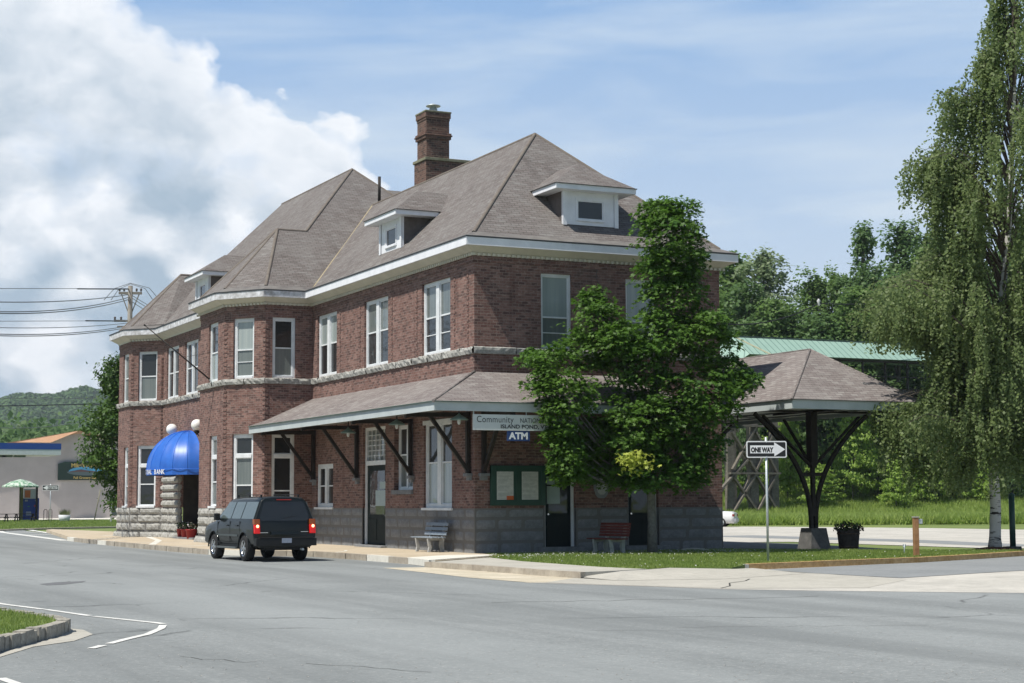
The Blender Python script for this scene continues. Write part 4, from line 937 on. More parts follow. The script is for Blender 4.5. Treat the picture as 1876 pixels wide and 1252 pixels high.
# angled flagpole
f0 = onx(392, 702, -3.1); f1 = CAM+(ray(265, 596))*((19.0-CAM[1])/ray(265, 596)[1])
mb = MB(); mb.tube([f0, f1], [.035, .022], 8); o = empty('flagpole', tuple(f0), 0, 'bare dark angled flagpole projecting from the nearer bay window sill', 'flagpole')
mb.build('pole', DARKW, o, origin=tuple(f0)).location = (0, 0, 0)
mb = MB(); mb.lathe([(.001, -.05), (.045, 0), (.001, .05)], f1-f0, 10); mb.build('finial', DARKW, o)
mb = MB(); mb.lathe([(.09, -.02), (.09, .04), (.05, .06), (.05, .22)], (0, 0, 0), 10, axis=f1-f0); mb.build('socket', GREYP, o)
mb = MB(); mb.tube([(-3.1, f0[1]+.6, f0[2]+1.25), f0*.55+f1*.45], .008, 4); mb.build('guy_wire', DARKW, o, origin=tuple(f0)).location = (0, 0, 0)
# flower tubs in the porch
for k, (y, x, s) in enumerate(((25.3, -2.05, 1.), (26.35, -2.0, .95), (27.3, -1.95, .9))):
    o = empty('flower_tub', (x, y, 0.0), 0, ['red tub of white flowers at the porch, nearest the parked car', 'red tub of white flowers in the middle of the porch step', 'red tub of dark foliage beside the stone pier of the porch'][k], 'flower tub', 'red tubs at the porch')
    a = MB(); a.lathe([(.001, .0), (.19*s, .0), (.25*s, .36), (.27*s, .36), (.27*s, .40), (.23*s, .40), (.2*s, .3), (.001, .3)], (0, 0, 0), 16); a.build('tub', plain('red_plastic', (.30, .02, .02), .5), o)
    r6 = random.Random(k); a = MB()
    for q in range(120):
        th = r6.uniform(0, 6.28); rr = r6.uniform(0, .3)*s; z = .42+r6.uniform(0, .3)*(1-rr); v = V(rr*math.cos(th), rr*math.sin(th), z); d = V(r6.uniform(-1, 1), r6.uniform(-1, 1), r6.uniform(-.3, 1)); d /= np.linalg.norm(d); e = np.cross(d, V(.3, .5, .8)); e /= np.linalg.norm(e)
        a.face([v-d*.05, v+e*.03, v+d*.05, v-e*.03], 1 if (q % 4 == 0 and k < 2) else 0)
    a.build('plant', [plain('dark_leaf', (.02, .06, .015), .6), plain('white_petal', (.7, .68, .68), .6)], o)
#@@PART3
# ================================================================== PLATFORM CANOPY (umbrella roof on one braced post)
pv = empty('platform_canopy', (12.05, -.85, -.15), 0, 'hipped shingle platform canopy on one dark braced post with curved arms', 'platform canopy')
px0, py0 = 12.02, -.85; hw = 2.55; yf = py0-hw; yb = 17.5; zb0, zb1, za = 4.43, 4.72, 6.60
L3 = lambda x, y, z: (x-12.05, y+.85, z+.15)
mb = MB()
mb.pb(L3(px0-hw, yf, zb0), (2*hw, 0, 0), (0, .05, 0), (0, 0, zb1-zb0)); mb.pb(L3(px0-hw, yf+.05, zb0), (.05, 0, 0), (0, yb-yf, 0), (0, 0, zb1-zb0)); mb.pb(L3(px0+hw-.05, yf+.05, zb0), (.05, 0, 0), (0, yb-yf, 0), (0, 0, zb1-zb0))
mb.build('canopy_fascia', GREYP, pv)
mb = MB(); e = .06; a, b, c, d = L3(px0-hw-e, yf-e, zb1+.01), L3(px0+hw+e, yf-e, zb1+.01), L3(px0+hw+e, yb, zb1+.01), L3(px0-hw-e, yb, zb1+.01); ap, ab = L3(px0, py0, za), L3(px0, yb-hw, za)
mb.face([a, b, ap]); mb.face([b, c, ab, ap]); mb.face([a, ap, ab, d]); mb.face([d, ab, c]); rf = mb.build('canopy_roof', SHINGB, pv)
mb = MB(); 
for p, q in ((a, ap), (b, ap), (ap, ab)): mb = MB(); mb.tube([np.array(p)-V(0, 0, .02), np.array(q)-V(0, 0, .02)], .05, 6); mb.build('ridge_cap', SHINGB, rf)
mb = MB(); mb.pb(L3(px0-hw-e, yf-e, zb1-.012), (2*hw+2*e, 0, 0), (0, .06, 0), (0, 0, .02)); mb.pb(L3(px0-hw-e, yf, zb1-.012), (.06, 0, 0), (0, yb-yf, 0), (0, 0, .02)); mb.build('roof_edge', plain('edge_dark', (.06, .07, .07), .7), rf)
mb = MB(); mb.face([L3(px0-hw+.05, yf+.05, zb0+.13), L3(px0+hw-.05, yf+.05, zb0+.13), L3(px0+hw-.05, yb, zb0+.13), L3(px0-hw+.05, yb, zb0+.13)]); mb.build('canopy_soffit', noisy('pale_soffit', (.58, .58, .55), (.70, .70, .66), 3, .7), pv)
def post(y0, first):
    mb = MB(); B = lambda dx, dy, z: np.array(L3(px0+dx, y0+dy, z))
    mb.bar(B(0, 0, 1.0), B(0, 0, 2.9), .13); mb.bar(B(0, 0, 2.85), B(0, 0, zb0+.1), .30, .26); mb.bar(B(0, 0, 2.62), B(0, 0, 2.87), .22)
    mb.build('post', DARKW, pv, bevel=.01)
    arcs = [(-1, 0), (1, 0)] if first else [(-1, 0), (1, 0)]
    for dx, dy in arcs:
        mb = MB(); pts = []
        R_ = 2.25 if dx else 1.75
        for s in np.linspace(0, 1, 15):
            z = .45+(zb0-.05-.45)*s; r_ = .09+(R_-.09)*(max(0, s-.06)/.94)**2.25
            pts.append(B(dx*r_, dy*r_, z))
        for i in range(14): mb.bar(pts[i], pts[i+1]+(pts[i+1]-pts[i])*.06, .12, .12, up=(dy, dx, 0))
        mb.build('curved_arm', DARKW, pv)
    for dx, dy, R_, z1 in ((-1, 0, 1.95, 4.35), (1, 0, 1.95, 4.35), (0, 1, 1.6, 4.3), (-.7, .7, 1.7, 4.35)):
        mb = MB(); mb.bar(B(dx*.1, dy*.1, 2.72), B(dx*R_, dy*R_, z1), .07, .09, up=(dy, dx, 0)); mb.build('strut', DARKW, pv)
    mb = MB(); mb.bar(B(-.5, 0, 2.4), B(.5, 0, 2.4), .10, .12); mb.bar(B(-2.35, 0, zb0+.07), B(2.35, 0, zb0+.07), .10, .07); mb.bar(B(0, -2.2, zb0+.07), B(0, 2.2, zb0+.07), .10, .07); mb.build('crossbeam', DARKW, pv)
    mb = MB(); q0, q1 = .42, .30; zz0, zz1 = -.25, .62
    lo_ = [B(sx*q0, sy*q0, zz0) for sx, sy in ((-1, -1), (1, -1), (1, 1), (-1, 1))]; hi_ = [B(sx*q1, sy*q1, zz1) for sx, sy in ((-1, -1), (1, -1), (1, 1), (-1, 1))]
    mb.face(hi_); 
    for i in range(4): mb.face([lo_[i], lo_[(i+1) % 4], hi_[(i+1) % 4], hi_[i]])
    mb.build('pedestal', noisy('old_concrete', (.10, .10, .095), (.18, .175, .165), 3, .95, .1, bmp=.5, fine=12), pv, bevel=.03)
    
post(-.85, True); post(7.5, False)
mb = MB()
for y in (4, 9): mb.bar(L3(px0-hw+.1, y, zb0+.11), L3(px0+hw-.1, y, zb0+.11), .1, .04)
for x in (-1.5, 0, 1.5): mb.bar(L3(px0+x, yf+.1, zb0+.105), L3(px0+x, yb-.1, zb0+.105), .09, .045)
mb.build('rafters', SOFF, pv)
for px, py, lb in ((1608, 768, 'dish lamp under the right side of the platform canopy'), (1352, 785, 'dish lamp under the left back of the platform canopy')):
    c = onx(px, py, 13.4 if px > 1500 else 11.0); c[2] = min(c[2], zb0-.1)
    o = empty('pendant_lamp', tuple(c), 0, lb, 'lamp', 'dish lamps under the platform canopy')
    a = MB(); a.lathe([(.02, .2), (.05, .16), (.12, .12), (.27, .03), (.27, .0), (.1, .05)], (0, 0, 0), 18); a.build('lamp_shade', noisy('enamel_green2', (.12, .19, .17), (.2, .27, .25), 3, .4), o)
    a = MB(); a.lathe([(.045, .03), (.055, -.04), (.04, -.11), (.001, -.14)], (0, 0, 0), 10); a.build('bulb', plain('frosted2', (.6, .62, .6), .3), o)
    a = MB(); a.tube([(0, 0, .18), (0, 0, max(.3, zb0+.1-c[2]))], .02, 6); a.build('stem', DARKW, o)

# ================================================================== STREET FURNITURE
def one_way(base, rz, W_, H_, pole_h, right=True, label='', backlean=0.):
    o = empty('one_way_sign', tuple(base), rz, label, 'road sign')
    g = MB(); g.tube([(0, .04, -.1), (0, .04, pole_h)], .032, 10); g.build('sign_pole', GALV, o)
    z1 = pole_h-.1; z0 = z1-H_; p = MB(); r_ = .05
    def rr(x0, x1, a0, a1, r_, y, n=5):
        pts = []
        for cx, cz, s in ((x1-r_, a1-r_, 0), (x0+r_, a1-r_, 90), (x0+r_, a0+r_, 180), (x1-r_, a0+r_, 270)):
            for k in range(n+1): t = R(s+90*k/n); pts.append((cx+r_*math.cos(t), y, cz+r_*math.sin(t)))
        return pts
    f0, f1 = rr(-W_/2, W_/2, z0, z1, .05, 0), rr(-W_/2, W_/2, z0, z1, .05, -.012)
    p.face(f1, 0); p.face(f0[::-1], 0)
    for i in range(len(f0)): j = (i+1) % len(f0); p.face([f0[i], f0[j], f1[j], f1[i]], 0)
    p.build('sign_plate', plain('sign_white_%d' % right, (.74, .75, .75), .45), o)
    q = MB(); q.face(rr(-W_/2+.03, W_/2-.03, z0+.03, z1-.03, .03, -.0135), 0); s = 1 if right else -1; zc = (z0+z1)/2
    q.build('black_field', plain('sign_black', (.012, .012, .013), .45), o)
    q = MB(); ah = H_*.42; sh = H_*.235
    q.face([(-s*(W_/2-.1), -.015, zc-sh), (s*(W_*.19), -.015, zc-sh), (s*(W_*.19), -.015, zc+sh), (-s*(W_/2-.1), -.015, zc+sh)]); q.face([(s*W_*.19, -.015, zc-ah), (s*(W_/2-.04), -.015, zc), (s*W_*.19, -.015, zc+ah)])
    q.build('arrow', plain('arrow_white', (.74, .75, .75), .45), o)
    t = MB(); text_mesh(t, 'ONE WAY', sh*1.62, (-s*W_*.115, -.0165, zc-sh*.68), (1, 0, 0), (0, 0, 1), 0, .74*W_/1.22*.5/H_, 'CENTER', off=.011); t.build('lettering', plain('sign_letter', (.015, .015, .015), .5), o)
    b = MB()
    for z in (z0+.03, z1-.03): b.lathe([(.012, 0), (.012, .006), (.001, .008)], (0, -.014, z), 8, axis=(0, -1, 0))
    b.build('bolt', GALV, o); return o
b_ = onz(1408, 1030, -.06); ow = one_way(b_, R(-20), 1.08, .44, 3.26, True, 'galvanised pole with black and white ONE WAY sign pointing right, on the lawn edge')
def bench(name, loc, rz, slat, leg, label, L=1.8):
    o = empty(name, loc, rz, label, 'bench')    # front faces -x, long axis y
    def slab(y):
        mb = MB(); prof = [(-.52, .0), (-.44, .0), (-.40, .12), (-.42, .26), (-.45, .37), (-.10, .36), (-.12, .2), (-.06, 0), (.04, 0), (.02, .22), (.03, .38), (.12, .86), (.05, .88), (-.05, .43), (-.54, .44), (-.52, .3), (-.49, .15)]
        f0 = [(x, y-.045, z) for x, z in prof]; f1 = [(x, y+.045, z) for x, z in prof]; n = len(prof)
        mb.face(f0); mb.face(f1[::-1])
        for i in range(n): j = (i+1) % n; mb.face([f0[i], f0[j], f1[j], f1[i]])
        mb.build('leg', leg, o)
    for y in (L*.22-L/2, L/2-L*.22): slab(y)
    mb = MB()
    for k in range(4): mb.box(-.55+.125*k, -.55+.125*k+.105, -L/2, L/2, .44, .475)
    mb.build('seat', slat, o, bevel=.005)
    mb = MB()
    for k in range(3 if 'grey' in label else 5):
        st = .145 if 'grey' in label else .085; hh = .105 if 'grey' in label else .07
        z = .50+.03+st*k; x = -.055+.2*(z-.43)
        mb.pb((x-.03, -L/2, z), (0, L, 0), (.035, 0, 0), (.02, 0, hh))
    mb.build('backrest', slat, o, bevel=.004)
    return o
bench('park_bench', (-.24, 2.4, -.035), 0, noisy('blue_grey_slats', (.17, .205, .24), (.24, .28, .32), 4, .6), noisy('cast_concrete', (.30, .30, .29), (.42, .42, .40), 6, .9, bmp=.3), 'grey-blue slatted bench with pale legs against the west wall', 1.75)
b_ = V(3.9, -1.85, -.06); bench('park_bench', tuple(b_), R(8), noisy('red_slats', (.10, .020, .016), (.17, .04, .03), 4, .6), noisy('pale_legs', (.26, .27, .25), (.38, .39, .36), 6, .9, bmp=.3), 'weathered red slatted bench with pale legs on the lawn by the maple', 1.5)
# barrel planter
b_ = onz(1555, 1009.5, -.15); o = empty('barrel_planter', tuple(b_), 0, 'dark half-barrel planter of leafy flowers beside the canopy post', 'planter')
mb = MB(); mb.lathe([(.001, 0), (.30, 0), (.335, .2), (.36, .45), (.385, .74), (.35, .74), (.33, .6), (.001, .6)], (0, 0, 0), 24, smooth=False); mb.build('barrel', noisy('old_staves', (.028, .024, .02), (.06, .052, .043), 6, .85, .2, bmp=.4), o)
mb = MB(); 
for z, r_ in ((.12, .325), (.55, .372)): mb.lathe([(r_, z), (r_+.012, z), (r_+.014, z+.05), (r_, z+.05)], (0, 0, 0), 24)
mb.build('hoop', noisy('rust_hoop', (.05, .035, .025), (.09, .06, .04), 6, .8), o)
mb = MB(); r6 = random.Random(3)
for k in range(420):
    th = r6.uniform(0, 6.28); rr = .5*math.sqrt(r6.random()); v = V(rr*math.cos(th), rr*math.sin(th), .72+r6.uniform(0, .34)*(1-rr*1.2)-max(0, rr-.4)*.6); d = V(r6.uniform(-1, 1), r6.uniform(-1, 1), r6.uniform(-.4, 1)); d /= np.linalg.norm(d); e = np.cross(d, V(.3, .5, .8)); e /= np.linalg.norm(e); s = r6.uniform(.03, .055)
    mb.face([v-d*s, v+e*s*.6, v+d*s, v-e*s*.6], 0 if k % 9 else 1)
mb.build('plant', [leafmat('planter_leaf', (.012, .03, .01), (.04, .08, .02)), plain('petal', (.35, .12, .15), .6)], o)
# wooden post with small box, stake
b_ = onz(1679, 1020, -.06); o = empty('wooden_post', tuple(b_), R(-20), 'short brown wooden post with a grey socket box near the orange kerb', 'post')
mb = MB(); mb.box(-.072, .072, -.072, .072, -.1, 1.10); mb.build('shaft', noisy('orange_brown_wood', (.20, .10, .045), (.34, .19, .09), 7, .8, bmp=.4), o, bevel=.01)
mb = MB(); mb.box(-.085, .085, -.085, .085, 1.10, 1.13); mb.build('cap', noisy('weathered_cap', (.3, .29, .26), (.4, .39, .36), 7, .8), o)
mb = MB(); mb.box(.073, .19, -.05, .05, .92, 1.06); mb.build('socket_box', GALV, o, bevel=.008)
b_ = onz(1657, 1016, -.06); mb = MB(); mb.tube([(0, 0, -.05), (0, 0, .30)], .018, 6); mb.box(-.05, .05, -.008, .008, .2, .3); o = mb.build('marker_stake', GALV); o.location = tuple(b_); tag(o, 'tiny grey metal stake in the grass left of the wooden post', 'stake')
# green post
b_ = onz(1856, 1007, -.1); o = empty('green_post', tuple(b_), 0, 'dark green steel post on a square base right of the birch', 'post')
mb = MB(); mb.tube([(0, 0, .1), (0, 0, 1.75)], .095, 14); mb.lathe([(.095, 1.75), (.11, 1.76), (.11, 1.80), (.001, 1.86)], (0, 0, 0), 14); mb.build('shaft', noisy('green_post_paint', (.02, .06, .05), (.035, .085, .07), 3, .5), o)
mb = MB(); mb.box(-.28, .2, -.2, .2, -.05, .1); mb.build('base', noisy('base_dark', (.05, .06, .05), (.10, .10, .09), 4, .9), o, bevel=.02)
# plank
b_ = V(7.2, -1.0, -.05); mb = MB(); r7 = random.Random(2)
for k in range(7): mb.pb((-.5+.145*k, -.06+.01*math.sin(k), .0+.05*math.sin(k*.5)), (.143, .01, 0), (0, .14, 0), (0, 0, .04))
o = mb.build('weathered_board', noisy('bleached_board', (.38, .36, .30), (.52, .50, .44), 8, .9, bmp=.4)); o.location = tuple(b_); o.rotation_euler = (0, 0, R(-22)); tag(o, 'bleached slightly bowed board lying on the grass by the south wall', 'board')

# ================================================================== SUV
def bake(ob):
    dg = bpy.context.evaluated_depsgraph_get(); dg.update(); me = bpy.data.meshes.new_from_object(ob.evaluated_get(dg)); ob.modifiers.clear(); ob.data = me; return ob
def loft(mb, rings, m=0, smooth=True):
    k = len(mb.v); n = len(rings[0])
    for r_ in rings: mb.v += [tuple(p) for p in r_]
    for i in range(len(rings)-1):
        for j in range(n): mb.f.append((k+i*n+j, k+(i+1)*n+j, k+(i+1)*n+(j+1) % n, k+i*n+(j+1) % n)); mb.m.append(m); mb.sm.append(smooth)
    mb.f.append(tuple(k+j for j in range(n))); mb.f.append(tuple(k+(len(rings)-1)*n+j for j in range(n))[::-1]); mb.m += [m, m]; mb.sm += [False, False]
PAINT, tP, bP, _o = mat('dark_green_black_paint'); setc(tP, bP, (.0035, .006, .0055)); bP.inputs['Roughness'].default_value = .5; bP.inputs['Specular IOR Level'].default_value = .15; bP.inputs['Coat Weight'].default_value = .55; bP.inputs['Coat Roughness'].default_value = .08; bP.inputs['Metallic'].default_value = 0
TRIM = plain('black_trim', (.014, .015, .015), .6, .3); TYRE = noisy('tyre_rubber', (.015, .015, .016), (.03, .03, .03), 8, .85, .2); CARGL = glassmat('tinted_glass', (.003, .003, .003), .03)
CARG2 = glassmat('side_glass', (.07, .09, .085), .03)
def wheel(parent, x, y, r_=.385, w_=.27, rim=CHROME, s=1):
    mb = MB(); ax = (s, 0, 0)
    o = bpy.data.objects.new('wheel', None); col.objects.link(o); o.parent = parent; o.location = (x, y, r_)
    mb.lathe([(r_*.62, -w_/2), (r_*.93, -w_/2), (r_, -w_*.38), (r_, w_*.38), (r_*.93, w_/2), (r_*.62, w_/2)], (0, 0, 0), 28, axis=ax); mb.lathe([(r_*.62, w_/2), (r_*.62, -w_/2)], (0, 0, 0), 28, axis=ax)
    mb.build('tyre', TYRE, o)
    mb = MB(); mb.lathe([(r_*.63, w_*.5), (r_*.57, w_*.5), (r_*.55, w_*.36)], (0, 0, 0), 24, axis=ax); mb.lathe([(r_*.17, w_*.46), (.001, w_*.5)], (0, 0, 0), 12, axis=ax); mb.lathe([(r_*.17, w_*.3), (r_*.17, w_*.46)], (0, 0, 0), 12, axis=ax)
    for k in range(6):
        t = 2*math.pi*k/6; d = V(0, math.cos(t), math.sin(t)); c = V(s*w_*.40, 0, 0); mb.bar(c+d*r_*.1, c+d*r_*.6, .075, .03, up=(s, 0, 0))
    mb.build('rim', rim, o)
    mb = MB(); mb.lathe([(r_*.6, w_*.05), (.001, w_*.05)], (0, 0, 0), 20, axis=ax); mb.build('brake_disc', TRIM, o)
    return o
suv = empty('sport_utility_vehicle', (0, 0, 0), 0, 'black sport utility vehicle parked at the kerb with brake lights glowing', 'car')
def ring(y, hws, zs, dy):
    pts = [(h, y+d, z) for h, z, d in zip(hws, zs, dy)]
    return pts+[(-h, yy, z) for h, yy, z in pts[::-1]]
low = dict()
def st(y, zt, hb, ht, zbelt=1.24, zsill=.42, full=True, sl=0.):
    # bottom, sill, mid, shoulder, belt, roof rail, roof edge, roof centre
    hws = [.80, .95, 1.0, .995, hb, ht, ht-.10, .25]; zs = [zsill, zsill+.10, .78, 1.08, zbelt, zt-.09, zt-.02, zt+.01]
    return ring(y, hws, zs, [sl*(z-.4) for z in zs])
S = [st(-1.02, 1.84, .93, .69, sl=.12), st(-.93, 1.90, .955, .715, sl=.06), st(-.75, 1.935, .965, .725, sl=.02), st(-.3, 1.95, .97, .73), st(.8, 1.955, .97, .73), st(1.75, 1.94, .97, .725, sl=-.02), st(2.15, 1.90, .97, .71, sl=-.06),
     ]
# windscreen base and bonnet
def hood(y, z, hb=.95, ft=.9, zs0=.42):
    hws = [.80, .95, 1.0*ft/.9, .99*ft/.9, hb, .80, .6, .25]; zs = [zs0, zs0+.10, .78, z-.16, z-.08, z-.03, z-.005, z+.01]
    return ring(y, hws, zs, [0]*8)
S += [hood(2.95, 1.24), hood(3.5, 1.19, .93), hood(3.85, 1.12, .90, .88), hood(3.98, 1.0, .85, .84, .45)]
mb = MB(); loft(mb, S); body = mb.build('body', PAINT, suv, uv=False)
bv = body.modifiers.new('b', 'BEVEL'); bv.width = .025; bv.segments = 2; bv.limit_method = 'ANGLE'; bv.angle_limit = R(28)
cuts = []
WB = 2.95
for yy in (0, WB):
    for s in (-1, 1):
        c = MB(); c.lathe([(.001, -.34), (.475, -.34), (.475, .34), (.001, .34)], (s*.98, yy, .40), 32, axis=(1, 0, 0)); co = c.build('cut', TRIM, uv=False); cuts.append(co)
        bo = body.modifiers.new('c', 'BOOLEAN'); bo.object = co; bo.operation = 'DIFFERENCE'; bo.solver = 'EXACT'
for c in cuts: c.parent = suv
bake(body)
for c in cuts: bpy.data.objects.remove(c)
for p in body.data.polygons: p.use_smooth = True
body.data.set_sharp_from_angle(angle=R(34))
mb = MB()
for s in (-1, 1): mb.box(s*.62-.3, s*.62+.3, -.5, 3.4, .42, .9)
mb.box(-.6, .6, -.9, 3.6, .34, .6); mb.build('underbody', TRIM, suv)
for s in (-1, 1): wheel(suv, s*.85, 0, s=s); wheel(suv, s*.85, WB, s=s)
def side_x(z, s): # greenhouse plane
    return s*(.97-(.97-.73)*(z-1.24)/(1.86-1.24)+.008)
def sidewin(y0, y1, yt0, yt1, m=CARG2, z0=1.28, z1=1.79):
    for s in (-1, 1):
        w_ = MB(); P = [(side_x(z0, s), y0, z0), (side_x(z0, s), y1, z0), (side_x(z1, s), yt1, z1), (side_x(z1, s), yt0, z1)]
        w_.face(P); Q = [(p[0]-s*.02, p[1], p[2]) for p in P]
        for i in range(4): w_.face([P[i], P[(i+1) % 4], Q[(i+1) % 4], Q[i]])
        w_.build('side_window', m, suv, uv=False)
sidewin(-.85, .28, -.78, .28); sidewin(.36, 1.22, .36, 1.22); sidewin(1.30, 2.42, 1.30, 1.98)
fy = lambda z: -1.02+.12*(z-.4)-.012
mb = MB(); P = [(-.74, fy(1.22)-.005, 1.22), (.74, fy(1.22)-.005, 1.22), (.80, fy(1.30)-.005, 1.30), (.655, fy(1.74)-.005, 1.74), (.58, fy(1.79)-.005, 1.79), (-.58, fy(1.79)-.005, 1.79), (-.655, fy(1.74)-.005, 1.74), (-.80, fy(1.30)-.005, 1.30)]; Q = [(a, b+.03, c) for a, b, c in P]; mb.face(P)
for i in range(8): mb.face([P[i], P[(i+1) % 8], Q[(i+1) % 8], Q[i]])
mb.build('rear_window', CARGL, suv, uv=False)
mb = MB(); mb.face([(-.84, 2.93, 1.25), (.84, 2.93, 1.25), (.64, 2.13, 1.84), (-.64, 2.13, 1.84)]); 
wd = mb.build('windscreen', CARGL, suv, uv=False); wd.location = (0, .02, .02)
REDL = plain('tail_red', (.45, .01, .01), .25, .5, 0, (1, .02, .01), .22); HOT = plain('brake_bulb', (.9, .5, .3), .3, .5, 0, (1, .55, .25), 3.0); AMB = plain('tail_amber', (.22, .05, .01), .25, .5, 0, (1, .25, .02), .03)
for s in (-1, 1):
    mb = MB(); mb.pb((s*.80 if s > 0 else -.985, -1.05, .84), (.185, 0, 0), (0, .2, 0), (0, .04, .27)); t_ = mb.build('tail_light', REDL, suv, bevel=.015)
    mb = MB(); mb.pb((s*.80 if s > 0 else -.985, -1.015, 1.11), (.185, 0, 0), (0, .17, 0), (0, .02, .16)); mb.build('amber_lens', AMB, t_, bevel=.01)
    mb = MB(); mb.lathe([(.045, 0), (.03, .012), (.001, .016)], (s*.89, -1.045, 1.06), 12, axis=(0, -1, 0)); mb.build('bulb_glow', HOT, t_)
    mb = MB(); mb.pb((s*.72-.14, 3.93, .82), (.28, 0, 0), (0, .06, 0), (0, -.01, .17)); mb.build('headlight', plain('headlight_lens', (.5, .5, .5), .15), suv, bevel=.01)
    mb = MB(); mb.box(min(s*.98, s*1.16), max(s*.98, s*1.16), 2.28, 2.42, 1.22, 1.44); mb.bar((s*.93, 2.38, 1.24), (s*1.04, 2.36, 1.3), .05); mb.build('wing_mirror', TRIM, suv, bevel=.03)
    mb = MB(); mb.box(min(s*.9, s*1.06), max(s*.9, s*1.06), .52, 2.42, .36, .42); mb.build('running_board', noisy('board_grey', (.06, .07, .07), (.1, .11, .11), 4, .5), suv, bevel=.01)
    mb = MB(); mb.bar((s*.60, -.6, 2.0), (s*.60, 1.7, 2.01), .03, .022); 
    for y in (-.55, .5, 1.6): mb.box(s*.60-.02, s*.60+.02, y, y+.08, 1.93, 2.0)
    mb.build('roof_rail', TRIM, suv)
    mb = MB(); mb.box(min(s*.995, s*1.012), max(s*.995, s*1.012), .5, 2.44, .74, .80); mb.build('side_moulding', noisy('moulding', (.03, .04, .04), (.05, .06, .06), 4, .35), suv)
    mb = MB()
    for y in (.32, 1.26, 2.48): mb.box(min(s*.985, s*1.002), max(s*.985, s*1.002), y-.006, y+.006, .55, 1.2)
    mb.box(min(s*.985, s*1.002), max(s*.985, s*1.002), .5, 2.48, .545, .555); mb.build('door_seam', TRIM, suv)
    mb = MB()
    for y in (.48, 1.40): mb.box(min(s*1.0, s*1.03), max(s*1.0, s*1.03), y, y+.18, 1.05, 1.09)
    mb.build('door_handle', PAINT, suv, bevel=.008)
    for yy in (0, WB):    # wheel-arch lip
        mb = MB(); pts = [(s*.985, yy+.49*math.cos(a), .40+.49*math.sin(a)) for a in np.linspace(-.05, math.pi+.05, 18)]
        mb.tube(pts, .022, 6); mb.build('wheel_arch', PAINT, suv)
mb = MB(); mb.box(-.97, .97, -1.16, -.92, .47, .70); mb.box(-.86, .86, -1.17, -.95, .70, .73); bu = mb.build('rear_bumper', TRIM, suv, bevel=.035)
mb = MB(); mb.box(-.8, .8, 3.9, 4.06, .45, .72); mb.build('front_bumper', TRIM, suv, bevel=.03)
mb = MB(); mb.box(-.26, .26, -1.045, -1.0, .74, .98)
mb = MB(); mb.box(-.155, .155, -1.178, -1.16, .56, .70); mb.build('licence_plate', noisy('plate_blue_white', (.22, .25, .33), (.32, .36, .42), 12, .5), suv)
mb = MB(); mb.pb((-.45, -1.045, .80), (.9, 0, 0), (0, .03, 0), (0, .02, .10)); mb.build('tailgate_trim', PAINT, suv, bevel=.01)
mb = MB(); mb.box(-.23, .23, -.90, -.86, 1.84, 1.865); mb.build('brake_strip', plain('strip_red', (.2, .01, .01), .3, .5, 0, (1, .02, .01), .12), suv)
for q_ in ((-.80, -.55, -1.03, -1.0, .86, .88), (.5, .74, -1.03, -1.0, .88, .90)): mb = MB(); mb.box(*q_); mb.build('badge', CHROME, suv)
mb = MB(); mb.tube([(.55, -1.1, .36), (.55, -.6, .38)], .035, 10); mb.build('exhaust', GALV, suv)
mb = MB(); mb.bar((0, -.965, 1.30), (.35, -.95, 1.36), .02, .015); mb.build('rear_wiper', TRIM, suv)
suv.location = (-5.86, 1.75, -.195); suv.rotation_euler = (0, 0, R(2)); suv.scale = (.975, .975, .985)

# ================================================================== WHITE CAR
wc = empty('white_car', (0, 0, 0), 0, 'white saloon car half hidden behind the right corner of the depot', 'car')
mb = MB()
def cs_(y, zt, hb=.84, ht=.62, top=True):
    if top: return ring(y, [.7, .86, .88, .86, ht+.06, ht, .2], [.22, .34, .6, .86, zt-.12, zt-.02, zt], [0]*7)
    return ring(y, [.7, .86, .88, .84, .70, .5, .2], [.22, .34, .6, zt-.08, zt-.03, zt, zt+.01], [0]*7)
loft(mb, [cs_(-2.2, .92, top=False), cs_(-2.0, 1.0, top=False), cs_(-1.35, 1.03, top=False), cs_(-.7, 1.40), cs_(.5, 1.43), cs_(1.25, .98, top=False), cs_(2.05, .86, top=False), cs_(2.25, .7, top=False)])
mb.build('body', plain('white_car_paint', (.72, .72, .72), .3), wc, uv=False)
for s in (-1, 1):
    for y in (-1.35, 1.3): wheel(wc, s*.78, y, .31, .2, GALV, s)
    mb = MB(); mb.box(min(s*.52, s*.87), max(s*.52, s*.87), -2.22, -2.1, .68, .84); mb.build('tail_light', plain('tail_dark_red', (.25, .02, .02), .3), wc, bevel=.02)
    mb = MB(); mb.face([(s*.885, -1.2, .90), (s*.885, 1.1, .90), (s*.70, .45, 1.34), (s*.70, -.6, 1.32)]); mb.build('side_window', CARGL, wc, uv=False)
mb = MB(); mb.box(-.8, .8, -2.3, -2.1, .32, .56); mb.build('rear_bumper', plain('white_bumper', (.6, .6, .6), .4), wc, bevel=.03)
mb = MB(); mb.face([(-.62, -1.42, 1.045), (.62, -1.42, 1.045), (.55, -.72, 1.38), (-.55, -.72, 1.38)]); mb.build('rear_window', CARGL, wc, uv=False)
p_ = at(1288, 950, 114); wc.location = (p_[0], p_[1], -.2); wc.rotation_euler = (0, 0, R(48))

